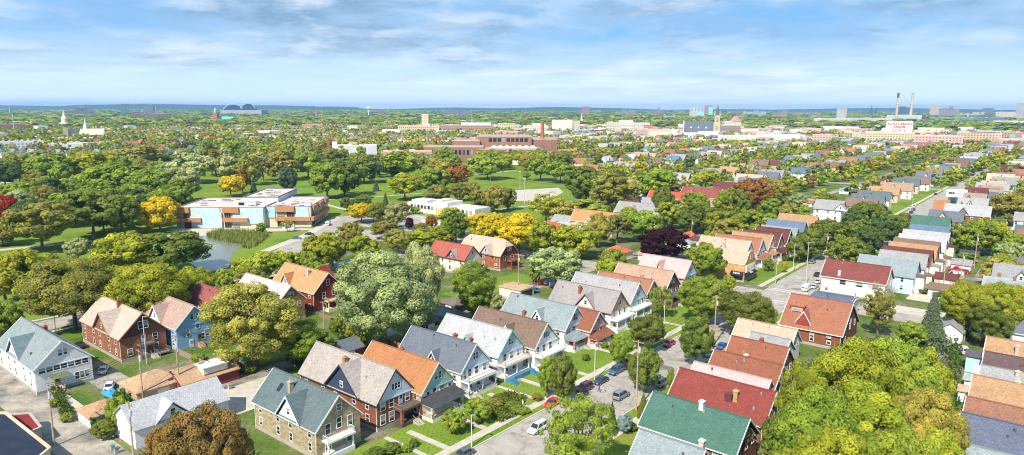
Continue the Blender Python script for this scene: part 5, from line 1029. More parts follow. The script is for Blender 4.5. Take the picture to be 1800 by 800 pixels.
AK = ['g', 'g', 'yg', 'yg', 'G', 'O', 'yg', 'H', 'S', 'yg', 'g', 'O', 'G', 'g', 'H', 'yg', 'g', 'Y', 'yg', 'G', 'g', 'g', 'G', 'B']
fart = []
for i, (d, X, Y) in enumerate(cand):
    h_ = rnd.uniform(9, 15.5) if X < 120 else rnd.uniform(8, 13.5)
    if i < NT_: tree_at(X, Y, h_, h_ * rnd.uniform(.42, .56), rnd.choice(AK if d > 560 else ['g', 'G', 'yg', 'O', 'g', 'H', 'S']), rnd.choice(('round', 'dome', 'oval', 'spread')))
    else: fart.append((X, Y, h_, h_ * rnd.uniform(.45, .62), rnd.choice(AK)))
# labels: colour, form, place and order from the left, so that each names one tree
groups = {}
for t_ in TREES: groups.setdefault((t_[1], t_[2], t_[3], t_[5]), []).append(t_)
for (wd, shp, z, nm), L_s in groups.items():
    L_s.sort(key=lambda q: q[4]); noun = {'shrub': 'shrub', 'conifer_tree': 'conifer', 'broadleaf_tree': 'tree'}[nm]
    for i, t_ in enumerate(L_s):
        t_[0]['label'] = t_[6] or ('the only %s %s %s %s' % (wd, shp, noun, z) if len(L_s) == 1 else '%s %s %s %s, %s from left' % (wd, shp, noun, z, ORD(i + 1)))
# distant tree mass: low counts of leaf clumps per tree, all one stuff object
def far_trees(lst, name, proto_n, leaf):
    g = np.random.default_rng(11); V = []; TN = []; TT = []; pr = []
    for k_ in range(4):
        P_, n, s_, tn, gg = crown_arrays(100 + k_, 'round', 14, proto_n, leaf); pr.append((quads(P_, n, s_, gg).astype(np.float32), tn))
    for X, Y, h_, r_, kd in lst:
        q, tn = pr[g.integers(0, 4)]; a = g.uniform(0, 6.28); ca, sa = math.cos(a), math.sin(a); v = np.empty_like(q)
        v[:, 0] = X + (q[:, 0] * ca - q[:, 1] * sa) * r_; v[:, 1] = Y + (q[:, 0] * sa + q[:, 1] * ca) * r_; v[:, 2] = h_ * .56 + q[:, 2] * h_ * .46
        c_ = np.array(TC[kd][0]) * g.uniform(.8, 1.2); V.append(v); TN.append(tn); TT.append(np.tile(c_, (len(tn), 1)))
    me = mesh_from_quads(name, np.concatenate(V), np.concatenate(TN), np.concatenate(TT), 'leaves_far'); return O(name, me)
near_far = [t_ for t_ in fart if t_[1] < 1000]; mid_far = [t_ for t_ in fart if t_[1] >= 1000]
# fill the whole field out to where the crowns melt together
for i in range(7000):
    d = 600 + 1900 * rnd.random() ** .75; a = rnd.uniform(-.68, .68); X, Y = d * math.sin(a), d * math.cos(a); p = PX(X, Y, 0)
    if inpoly(p[0], p[1], PARK) and p[1] > 286: continue
    if p[0] < 350 and 262 < p[1] < 290: continue
    if p[0] > 980 and rnd.random() < .4: continue
    if fb(*toUV(X, Y)): continue
    u, v = toUV(X, Y)
    if abs((v + 74.4) % 151 - 0) < 7 or abs((v + 74.4) % 151 - 151) < 7: continue
    if v > -230 and u < 640: continue
    h_ = rnd.uniform(9, 16) if X < 100 else rnd.uniform(8, 14); (near_far if d < 1000 else mid_far).append((X, Y, h_, h_ * rnd.uniform(.5, .7), rnd.choice(AK)))
tag(far_trees(near_far, 'distant_trees', 520, .22), 'mixed autumn treetops of the streets beyond the park, too many to count', 'trees', kind='stuff')
tag(far_trees(mid_far, 'distant_trees', 170, .36), 'mixed green and yellow treetops in the middle distance', 'trees', kind='stuff')
vf = []
for i in range(15000):
    d = 2200 + 8200 * rnd.random() ** 1.5; a = rnd.uniform(-.68, .68); h_ = rnd.uniform(9, 16) * (1 + d / 9000); vf.append((d * math.sin(a), d * math.cos(a), h_, h_ * rnd.uniform(.7, 1.3) * (1 + d / 5000), rnd.choice(['G', 'g', 'g', 'K', 'O', 'g', 'yg', 'g'])))
tag(far_trees(vf, 'distant_woods', 26, .95), 'dark blue-green belt of trees running to the horizon', 'woods', kind='stuff')
# reeds by the pond
g = np.random.default_rng(5); RP = [G(*p) for p in [(362, 414), (385, 407), (470, 409), (472, 416), (452, 432), (436, 438), (425, 436), (430, 430), (395, 426), (366, 418)]]
xs = [p[0] for p in RP]; ys = [p[1] for p in RP]; pts = []
while len(pts) < 4200:
    X, Y = rnd.uniform(min(xs), max(xs)), rnd.uniform(min(ys), max(ys))
    if inpoly(X, Y, RP): pts.append((X, Y))
P_ = np.array(pts); n_ = len(P_); h_ = g.uniform(1.1, 2.5, n_); wd = g.uniform(.10, .22, n_); a = g.uniform(0, 3.14, n_); dx = np.cos(a) * wd; dy = np.sin(a) * wd; lx, ly = g.normal(size=n_) * .5, g.normal(size=n_) * .5
v = np.stack([np.stack([P_[:, 0] - dx, P_[:, 1] - dy, h_ * 0], 1), np.stack([P_[:, 0] + dx, P_[:, 1] + dy, h_ * 0], 1), np.stack([P_[:, 0] + dx * .3 + lx, P_[:, 1] + dy * .3 + ly, h_], 1), np.stack([P_[:, 0] - dx * .3 + lx, P_[:, 1] - dy * .3 + ly, h_], 1)], 1).reshape(-1, 3)
o = O('reeds', mesh_from_quads('reeds', v, g.random(n_)), None, (.22, .25, .06)); tag(o, 'tall green and straw-coloured reeds on the pond bank before the civic building', 'reeds', kind='stuff')
# flower and weed beds in front of the pale blue house, ivy by the small garage: ground cover
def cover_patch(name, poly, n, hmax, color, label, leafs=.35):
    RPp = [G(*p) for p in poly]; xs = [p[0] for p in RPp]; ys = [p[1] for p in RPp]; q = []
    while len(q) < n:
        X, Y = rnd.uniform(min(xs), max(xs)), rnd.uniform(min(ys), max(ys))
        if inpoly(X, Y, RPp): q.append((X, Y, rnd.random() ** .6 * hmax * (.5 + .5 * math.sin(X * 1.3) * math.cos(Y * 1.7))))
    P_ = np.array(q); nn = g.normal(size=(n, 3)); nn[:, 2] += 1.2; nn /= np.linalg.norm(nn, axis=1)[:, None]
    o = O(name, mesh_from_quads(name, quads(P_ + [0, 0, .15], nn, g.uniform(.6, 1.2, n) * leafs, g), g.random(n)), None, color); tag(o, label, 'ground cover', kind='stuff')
cover_patch('weeds', [(856, 710), (893, 690), (925, 700), (915, 730), (880, 745), (862, 735)], 3500, 1.2, (.13, .17, .03), 'overgrown garden bed with weeds before the white and blue houses')
cover_patch('ivy', [(175, 735), (215, 690), (235, 700), (225, 745), (200, 765), (160, 760)], 4500, 3.0, (.06, .14, .02), 'green vines heaped beside the small orange-brown garage')
cover_patch('hedge_weeds', [(80, 660), (95, 655), (130, 735), (110, 745)], 2500, 1.6, (.10, .15, .03), 'strip of weeds along the lane below the long white house')
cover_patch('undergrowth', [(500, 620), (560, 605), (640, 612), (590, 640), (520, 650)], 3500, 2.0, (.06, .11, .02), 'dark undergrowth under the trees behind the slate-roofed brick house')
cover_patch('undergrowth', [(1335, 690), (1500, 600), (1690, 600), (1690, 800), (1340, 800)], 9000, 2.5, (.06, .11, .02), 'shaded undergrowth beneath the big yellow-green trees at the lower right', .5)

# ------------------------------------------------------------------ cars
def loft_car(kind):
    # stations along x (front = +x): z bottom, z top, half width
    Lc, Hc, Wc = dict(sedan=(4.7, 1.45, .92), suv=(4.9, 1.78, .98), van=(5.6, 2.3, 1.02), pickup=(5.7, 1.9, 1.0))[kind]; hl = Lc / 2
    zb = {'sedan': .95, 'suv': 1.12, 'van': 1.25, 'pickup': 1.15}[kind]
    st = [(-hl, .5, zb * .86, Wc * .82), (-hl + .12, .32, zb * .97, Wc * .95), (-hl * .5, .26, zb, Wc), (0, .26, zb, Wc), (hl * .45, .26, zb * .97, Wc), (hl * .80, .28, zb * .86, Wc * .96), (hl - .1, .34, zb * .74, Wc * .88), (hl, .45, zb * .60, Wc * .74)]
    m = MB(); rings = []
    for x, z0, z1, w_ in st:
        rings.append(len(m.v)); m.v += [(x, -w_ * .9, z0), (x, -w_, (z0 + z1) / 2), (x, -w_ * .93, z1 - .05), (x, -w_ * .80, z1), (x, w_ * .80, z1), (x, w_ * .93, z1 - .05), (x, w_, (z0 + z1) / 2), (x, w_ * .9, z0)]
    i = m.mi('car_paint')
    for a, b in zip(rings, rings[1:]):
        for k_ in range(8): q = (k_ + 1) % 8; m.f.append((a + k_, b + k_, b + q, a + q)); m.m.append(i)
    m.f.append(tuple(rings[0] + k_ for k_ in range(8))); m.m.append(i); m.f.append(tuple(rings[-1] + k_ for k_ in reversed(range(8)))); m.m.append(i)
    body = m.mesh('body')
    cab = dict(sedan=(-hl + .55, -hl + 1.25, .35, 1.15), suv=(-hl + .12, -hl + .45, .55, 1.25), van=(-hl + .05, -hl + .2, 1.25, 2.1), pickup=(-.7, -.5, .75, 1.4))[kind]
    g_ = MB(); x0, x1, x2, x3 = cab; wb, wt = Wc * .88, Wc * .72
    p = [(x0, -wb, zb - .05), (x3, -wb, zb - .05), (x3, wb, zb - .05), (x0, wb, zb - .05), (x1, -wt, Hc - .05), (x2, -wt, Hc - .05), (x2, wt, Hc - .05), (x1, wt, Hc - .05)]
    g_.v = p; ii = g_.mi('car_glass')
    for q in ((0, 1, 5, 4), (1, 2, 6, 5), (2, 3, 7, 6), (3, 0, 4, 7)): g_.f.append(q); g_.m.append(ii)
    glass = g_.mesh('windows'); r_ = MB(); r_.prism([(x1 - .03, -wt - .02, Hc - .06), (x2 + .03, -wt - .02, Hc - .06), (x2 + .03, wt + .02, Hc - .06), (x1 - .03, wt + .02, Hc - .06)], (0, 0, .06), 'car_paint')
    for sg in (-1, 1):
        for xa, xb in ((x0, x1), (x3, x2), ((x0 + x3) / 2 - .1, (x1 + x2) / 2)):
            r_.tube((xa, sg * (wb + .005), zb - .05), (xb, sg * (wt + .01), Hc - .05), .05, n=4, mat='car_paint')
    if kind == 'van': r_.box(x0 + .05, .7, -Wc * .93, Wc * .93, zb - .04, Hc - .07, 'car_paint')
    if kind == 'pickup': r_.box(-hl + .1, -.75, -Wc * .80, Wc * .80, zb + .002, zb + .02, 'rubber')
    if kind == 'suv':
        for sg in (-1, 1): r_.tube((x1, sg * wt * .9, Hc + .05), (x2, sg * wt * .9, Hc + .05), .03, n=4, mat='rubber')
    roof = r_.mesh('car_roof')
    wh = MB(); wh.tube((0, -.12, 0), (0, .12, 0), .34, n=16, mat='rubber'); wm = wh.mesh('wheel'); rm = MB(); rm.tube((0, -.13, 0), (0, .13, 0), .20, n=12, mat='metal'); rim = rm.mesh('rim')
    hd = MB(); hd.box(0, .08, -.2, .2, 0, .14, 'lamp_white'); hm = hd.mesh('headlight'); tl = MB(); tl.box(0, .06, -.16, .16, 0, .2, 'paint'); tm = tl.mesh('taillight')
    pl = MB(); pl.box(0, .03, -.26, .26, 0, .14, 'paint'); 
    return dict(body=body, glass=glass, roof=roof, wheel=wm, rim=rim, head=hm, tail=tm, hl=hl, W=Wc, zb=zb)
CARM = {}
def car(px, py, color, label, kind='sedan', head=0, uv=None, cat='car'):
    if kind not in CARM: CARM[kind] = loft_car(kind)
    k_ = CARM[kind]; X, Y = G(px, py, .7) if uv is None else XY(*uv); r = thing('parked_car' if kind != 'van' else 'van', label, cat, X, Y, .03, R(head) + R(90) - A, 'cars parked along the streets and lots')
    O('body', k_['body'], r, color); O('windows', k_['glass'], r, color); O('car_roof', k_['roof'], r, color)
    for sx_ in (-1, 1):
        for sy_ in (-1, 1): w_ = O('wheel', k_['wheel'], r, (.02,) * 3, (sx_ * k_['hl'] * .60, sy_ * (k_['W'] - .1), .34)); O('rim', k_['rim'], w_, (.6,) * 3)
    for sy_ in (-1, 1):
        O('headlight', k_['head'], r, None, (k_['hl'] - .10, sy_ * k_['W'] * .58, k_['zb'] * .54)); O('taillight', k_['tail'], r, (.5, .02, .02), (-k_['hl'] - .02, sy_ * k_['W'] * .62, k_['zb'] * .66))
    return r
w_, blk, dbl, red, sil, mar = (.8, .8, .8), (.02, .02, .025), (.03, .05, .12), (.55, .02, .03), (.42, .45, .48), (.10, .015, .03)
for a in [(945, 752, w_, 'white SUV with dark windows driving down the near street', 'suv', 180), (1092, 694, (.20, .25, .32), 'grey-blue SUV driving up the middle of the near street', 'suv', 0),
    (971, 707, red, 'bright red hatchback parked at the kerb beside the thin green tree', 'sedan', 180), (1027, 682, mar, 'dark maroon SUV parked at the left kerb behind the red car', 'suv', 180), (1056, 668, dbl, 'dark navy sedan parked between maroon and blue SUVs', 'sedan', 180), (1083, 651, (.05, .11, .22), 'steel-blue SUV parked fourth from the nearest at the left kerb', 'suv', 180),
    (1103, 641, (.06, .01, .02), 'nearly hidden maroon car parked under the small street tree', 'sedan', 180), (1176, 603, (.38, .02, .06), 'crimson sedan parked at the left kerb between the two round trees', 'sedan', 180), (814, 797, (.10, .11, .12), 'dark grey car cut off by the bottom edge of the picture', 'sedan', 180),
    (1164, 672, sil, 'silver SUV parked under the right-hand kerb tree', 'suv', 0), (1246, 620, (.62, .68, .72), 'pale silver car parked beside the conical street tree', 'sedan', 0), (1270, 607, (.04, .12, .42), 'vivid blue hatchback parked just up from the pale silver car', 'sedan', 0),
    (1418, 507, w_, 'white panel van parked by the cream corner house', 'van', 0), (1432, 503, (.6, .68, .75), 'pale blue sedan parked right behind the white van', 'sedan', 0), (1439, 494, (.6, .62, .66), 'light grey car parked by the cream corner house wall', 'sedan', 0), (1437, 482, blk, 'black hatchback parked ahead of the light grey car near the maroon roof', 'sedan', 0), (1428, 460, (.30, .33, .33), 'grey-green sedan driving up the main street by the tall poles', 'sedan', 0),
    (1600, 365, w_, 'white SUV far up the main street, nearer one of two', 'suv', 0), (1607, 362, (.7, .72, .75), 'pale silver car far up the main street beside the white SUV', 'sedan', 0), (1606, 368, dbl, 'dark blue car far up the street in front of the white SUV', 'sedan', 0), (1602, 373, blk, 'black car far up the street, nearest in its knot of cars', 'sedan', 0), (1645, 341, blk, 'small dark car beyond the orange hip roof near the billboard', 'sedan', 0)]:
    car(*a)
for a in [(1682, 474, (.62, .02, .05), 'red pickup truck parked beside the right alley', 'pickup', 90), (1694, 477, (.5, .02, .04), 'red sedan parked close to the red pickup by the alley', 'sedan', 90), (1679, 484, w_, 'white van parked in the yard behind the red cars', 'van', 90), (1745, 474, (.03, .10, .30), 'blue car parked east of the right alley under a tree', 'sedan', 100), (1757, 483, blk, 'black SUV parked east of the right alley next to the blue car', 'suv', 100), (1695, 616, w_, 'white SUV parked in the yard by the small white garage', 'suv', 20),
    (182, 649, w_, 'white sedan parked between the white house and the brick house', 'sedan', 60), (193, 677, (.75, .76, .78), 'silver-white car parked behind the white house beside the blue tarp', 'sedan', 60), (140, 606, blk, 'black car behind the long white house, mostly hidden', 'sedan', 90), (944, 496, (.28, .01, .06), 'maroon SUV parked beside the flat cream garage', 'suv', 80), (939, 509, (.04, .22, .42), 'bright blue car parked below the maroon SUV near the flat garage', 'sedan', 80), (927, 453, (.02, .03, .06), 'dark navy SUV parked near the brick house with clipped roof', 'suv', 60),
    (577, 394, w_, 'white van parked at the corner of the civic building', 'van', 40), (544, 411, blk, 'black sedan on the park drive below the civic building', 'sedan', -45), (521, 418, (.10, .14, .22), 'dark blue-grey sedan on the park drive nearest the pond', 'sedan', -45), (703, 400, w_, 'white pickup parked by the white pavilion forecourt', 'pickup', -50), (647, 397, (.65, .66, .7), 'light grey car parked between yellow trees in the park lot', 'sedan', -50), (601, 402, sil, 'silver car in the park lot near the lawn island', 'sedan', -50), (1292, 406, dbl, 'navy car parked beyond the purple tree', 'sedan', 0), (1120, 450, (.3, .3, .35), 'grey car parked left of the purple tree', 'sedan', 0), (1575, 470, blk, 'black car half hidden behind the corner house', 'sedan', 0)][:-1]:
    car(*a)
# ------------------------------------------------------------------ poles, lamps, wires
POLETOP = []
def pole(px, pb, pt, label, kind='utility', arms=1, lean=0):
    X, Y = G(px, pb); h_ = height_at(X, Y, pt); h_ = max(4, min(16, h_)); gname = dict(utility='wooden utility poles carrying wires', lamp='street lamps on tall posts', mast='light masts in the park')[kind]
    r = thing({'utility': 'utility_pole', 'lamp': 'street_lamp', 'mast': 'light_mast'}[kind], label, {'utility': 'pole', 'lamp': 'lamp', 'mast': 'lamp'}[kind], X, Y, 0, GA, gname); m = MB()
    if kind == 'utility':
        m.tube((0, 0, 0), (0, 0, h_), .19, .13, 8, 'bark'); m.obj('pole', r, (.52, .38, .27))
        for k_ in range(arms):
            m = MB(); z = h_ - .5 - k_ * .9; m.box(-1.3, 1.3, -.07, .07, z, z + .14, 'bark')
            for a in (-1.2, -.5, .5, 1.2): m.tube((a, 0, z + .14), (a, 0, z + .34), .06, n=6, mat='metal')
            m.obj('crossarm', r, (.40, .30, .22))
        m = MB(); m.tube((.36, 0, h_ - 2.6), (.36, 0, h_ - 1.5), .24, n=10, mat='metal'); m.tube((.36, 0, h_ - 1.5), (.36, 0, h_ - 1.2), .08, n=6, mat='metal'); m.obj('transformer', r, (.62, .66, .70))
        POLETOP.append((X, Y, h_ - .2))
    elif kind == 'lamp':
        m.tube((0, 0, 0), (0, 0, h_), .13, .08, 8, 'metal'); m.obj('post', r, (.72, .72, .70)); m = MB(); m.tube((0, 0, h_ - .1), (1.5 if h_ > 7.5 else .5, 0, h_ + .25), .05, n=6, mat='metal'); m.obj('arm', r, (.70, .70, .68))
        m = MB(); e = 1.5 if h_ > 7.5 else .5; m.box(e - .2, e + .55, -.17, .17, h_ + .12, h_ + .32, 'metal'); m.obj('lamp_head', r, (.30, .31, .32))
    else:
        m.tube((0, 0, 0), (0, 0, h_), .16, .10, 8, 'metal'); m.obj('post', r, (.62, .64, .64)); m = MB(); m.box(-1.0, 1.0, -.1, .1, h_ - .2, h_, 'metal')
        for a in (-.8, 0, .8): m.box(a - .25, a + .25, -.35, .1, h_, h_ + .5, 'metal')
        m.obj('floodlights', r, (.70, .72, .72))
    return r
for a in [(96, 784, 676, 'weathered pole at the lane corner in front of the long white house'), (252, 710, 614, 'crossarm pole with transformer standing before the brick house'), (316, 690, 590, 'pale pole standing before the blue house'), (236, 815, 706, 'slim dark pole in front of the white garage'),
          (571, 606, 530, 'pole with transformer among trees behind the slate roofs'), (769, 570, 484, 'brown pole beside the teal garage roof'), (1118, 722, 598, 'tall tan pole on the near street opposite the steel-blue SUV'), (1255, 606, 520, 'pole standing right of the conical street tree'), (1451, 463, 410, 'thick dark pole with several crossarms by the maroon-roofed corner house', 'utility', 2),
          (1363, 500, 452, 'pole on the verge outside the corner shop'), (1712, 472, 412, 'T-shaped pole beside the right alley'), (1657, 514, 456, 'leaning pole behind the long maroon roof'), (1688, 497, 444, 'pole with transformer near the parked red pickup'), (911, 516, 446, 'pole beside the flat cream garage'), (1733, 448, 394, 'farther alley pole near the trees'), (1215, 428, 385, 'pole between purple tree and corner shop'), (1230, 400, 376, 'pole beyond the orange garage by the purple tree'), (1484, 432, 400, 'pole standing among dark street trees'), (1765, 420, 385, 'pole by the white wall at the right edge')]:
    pole(*a)
for a in [(829, 787, 730, 'nearest lamp post on the left kerb'), (1045, 669, 602, 'lamp post on the left kerb beside the navy sedan'), (1166, 602, 527, 'lamp post near the crimson sedan'), (1416, 504, 421, 'tall lamp post at the kerb beside the white van'), (1394, 477, 431, 'lamp post on the left verge beyond the corner shop'), (1533, 415, 380, 'lamp post rising among dark street trees'), (258, 640, 556, 'slim lamp post left of the brick house chimney'), (99, 590, 548, 'lamp post on the far park street above the white house'), (1603, 372, 350, 'small lamp post far up the main street'), (1647, 312, 290, 'far lamp post near the billboard')]:
    pole(*a, kind='lamp')
for a in [(914, 333, 302, 'light mast on the court edge, left of two'), (922, 358, 310, 'light mast in front of the play court, right of two'), (748, 398, 362, 'slim mast before the white pavilion'), (791, 412, 378, 'mast right of the dark oval tree by the lot'), (602, 262, 228, 'mast above the long pale-blue rink building'), (857, 305, 281, 'mast left of the cream house with red roof'), (28, 400, 375, 'mast among trees at the far left'), (862, 318, 290, 'mast on the lawn near the cream house')]:
    pole(*a, kind='mast')
def wires(i, j, n=3, label=''):
    a, b = POLETOP[i], POLETOP[j]
    for k_ in range(n):
        m = MB(); off = (k_ - (n - 1) / 2) * 1.1; dx, dy = XY(0, off); prev = None
        for s_ in range(9):
            t_ = s_ / 8; p = (a[0] + (b[0] - a[0]) * t_ + dx - (0 if True else 0), a[1] + (b[1] - a[1]) * t_ + dy, a[2] + (b[2] - a[2]) * t_ - 4 * .9 * t_ * (1 - t_))
            if prev: m.tube(prev, p, .036, n=3, mat='rubber')
            prev = p
        tag(m.obj('power_line'), '%s, strand %s of three' % (label, ('left', 'middle', 'right')[k_]), 'wire', 'overhead wires between utility poles')
wires(1, 2, 3, 'wire between the brick-house pole and blue-house pole'); wires(0, 1, 3, 'wire from lane corner pole to brick-house pole'); wires(2, 4, 3, 'wire from blue-house pole over the backyards'); wires(4, 5, 3, 'wire across the trees toward the teal garage'); wires(6, 7, 3, 'wire along the near street past the conical tree'); wires(7, 9, 3, 'wire from the crossing trees to the shop pole'); wires(9, 8, 3, 'wire over the main street by the dark pole'); wires(11, 12, 3, 'wire behind the maroon roof to the red pickup'); wires(12, 10, 3, 'wire beside the right alley')
# bins, tarp, fences, yard pieces
def bin_(px, py, c_, lab):
    X, Y = G(px, py); r = thing('rubbish_bin', lab, 'bin', X, Y, .03, GA, 'wheeled bins in the lanes'); m = MB(); m.prism([(-.3, -.32, 0), (.3, -.32, 0), (.36, -.32, 1.0), (-.36, -.32, 1.0)], (0, .64, 0), 'paint'); m.obj('body', r, (.38, .40, .38)); m = MB(); m.box(-.4, .4, -.38, .38, 1.0, 1.08, 'paint'); m.tube((-.38, -.3, 1.05), (-.38, .3, 1.05), .04, n=5); m.obj('lid', r, c_)
bin_(84, 786, (.05, .45, .18), 'grey bin with green lid by the dark flat-roofed building'); bin_(198, 792, (.04, .35, .28), 'grey-green bin with teal lid near the white garage, left one'); bin_(205, 797, (.10, .12, .12), 'dark lidded bin beside the teal-lidded bin'); bin_(404, 684, (.3, .3, .3), 'grey bin by the maroon brick garage'); bin_(1100, 740, (.1, .1, .1), 'dark bin by the blue-green conifer')
def fence(pts, h_, color, label, board=True):
    r = thing('fence', label, 'fence', *G(*pts[0])); o0 = Vector(G(*pts[0]))
    for a, b in zip(pts, pts[1:]):
        A_, B_ = Vector(G(*a)) - o0, Vector(G(*b)) - o0; n = max(2, int((B_ - A_).length / .22)); m = MB(); d = (B_ - A_).normalized(); nn = Vector((-d.y, d.x)) * .03
        for i in range(n):
            p = A_ + (B_ - A_) * (i / n); q = A_ + (B_ - A_) * ((i + .82) / n); hh = h_ + rnd.uniform(-.04, .04)
            m.prism([(p.x, p.y, 0), (q.x, q.y, 0), (q.x, q.y, hh), (p.x, p.y, hh)], (nn.x, nn.y, 0), 'paint')
        m.obj('board_panel', r, color)
    for a in pts: P0 = Vector(G(*a)) - o0; m = MB(); m.box(P0.x - .06, P0.x + .06, P0.y - .06, P0.y + .06, 0, h_ + .15, 'paint'); m.obj('post', r, color)
fence([(390, 632), (425, 650), (428, 652)][:2], 1.7, (.16, .03, .07), 'maroon board fence at the edge of the green yard'); fence([(398, 660), (455, 640)], 1.6, (.32, .26, .20), 'weathered grey-brown plank fence below the maroon fence'); fence([(1614, 508), (1660, 516)], 1.6, (.60, .25, .06), 'bright orange-brown plank fence behind the maroon-roofed corner house'); fence([(885, 503), (900, 508)], 1.8, (.5, .27, .12), 'tan board fence by the flat cream garage')
X, Y = G(197, 693); r = tag(O('tarp', None, None, None, (X, Y, 0), GA), 'crumpled bright blue tarp beside the silver-white car', 'tarp'); m = MB(); q = random.Random(2); nx = 10
P0 = [[((i - 5) * .55 + q.uniform(-.1, .1), (j - 3) * .45, .5 + .35 * math.sin(i * 1.1) * math.cos(j * 1.4) + q.uniform(0, .15) if 0 < i < nx and 0 < j < 6 else .05) for j in range(7)] for i in range(nx + 1)]
for i in range(nx):
    for j in range(6): m.face([P0[i][j], P0[i + 1][j], P0[i + 1][j + 1], P0[i][j + 1]], 'paint')
m.obj('sheet', r, (.04, .30, .72))
# front walks of the left row
for k_, (u, v_) in enumerate([(84.5, 0), (95, 0), (108, 0), (119, 0), (131, 0), (148, 0), (156, 0), (168, 0), (180, 0)]): lstrip('front_walk', u - .7, u + .7, -95.5, -85.0, .17, 'concrete', .1)
for a, b in ((79.5, 80.5), (112, 113), (124, 124.8)): lstrip('front_walk', a, b, -97, -85, .165, 'concrete', .1)
lstrip('carriage_walk', 104, 107, -66.5, -63.2, .18, 'concrete', .1); lstrip('front_walk', 96, 98.5, -64, -54, .18, 'concrete', .1)

# fences between the back yards
FN = 0
for (u0, v0, v1, cc, lab) in [(91, -139, -128, (.34, .25, .18), 'brown board fence behind the slate-roofed brick house'), (103, -141, -129, (.50, .46, .40), 'pale board fence behind the orange-roofed house'), (115, -141, -128, (.36, .22, .13), 'reddish board fence behind the slate-blue roofed house'), (127, -141, -129, (.55, .55, .52), 'whitish fence behind the pale blue house with mint rakes'), (140, -141, -129, (.34, .25, .18), 'brown fence behind the brown-roofed house'), (161, -141, -128, (.42, .34, .26), 'tan fence behind the mottled grey roof'), (192, -141, -127, (.5, .48, .44), 'grey fence behind the tan-roofed dark-gabled house'),
    (258, -39, -30, (.55, .54, .50), 'pale yard fence behind the wide blue-grey roof'), (271, -38, -30, (.34, .22, .15), 'dark yard fence left of the red pickup'), (300, -38, -30, (.45, .34, .22), 'brown yard fence behind the maroon and tan roofs'), (330, -39, -30, (.6, .58, .54), 'whitish yard fence behind the silver roofs'), (76, -172, -152, (.34, .28, .22), 'brown yard fence between brick and blue houses'), (118, -172, -150, (.30, .20, .15), 'dark fence in the yard left of the golden-orange roofed house')]:
    n = max(3, int(abs(v1 - v0) / .25)); a = XY(u0, v0); r = thing('fence', lab, 'fence', a[0], a[1], 0, GA); m = MB()
    for i in range(n): m.box(i * (v1 - v0) / n, (i + .85) * (v1 - v0) / n, -.02, .02, .05, 1.6 + rnd.uniform(-.03, .03), 'paint')
    m.obj('board_panel', r, cc)
    for i in range(0, n + 1, 9): m = MB(); m.box(i * (v1 - v0) / n - .06, i * (v1 - v0) / n + .06, .02, .14, 0, 1.7, 'paint'); m.obj('post', r, cc)

for lab, u, v, rf, wl in (('small pink-walled shed roof cluster garage behind the maroon roof, by the red pickup', 287, -34, 'r_dred', 'peach'), ('small white garage with brown roof in the yard before the red cars', 268, -33, 'r_brown', 'white'), ('small ivory garage with grey roof behind the silver roofed houses', 318, -33, 'r_gray', 'ivory'), ('small tan garage with dark roof behind the light grey roofed house', 341, -33, 'r_dark', 'tan'), ('small white garage with slate roof behind the green roofed house', 372, -33, 'r_slate', 'white')):
    garage(lab, u, v, 6.5, 6, 2.6, 4.2, rf, wl)
lstrip('driveway', 280, 292, -31, -27.5, .03, 'concrete', 0); lstrip('driveway', 255, 266, -41, -28, .035, 'concrete', 0); lstrip('driveway', 236, 245, -50, -28, .033, 'concrete', 0)
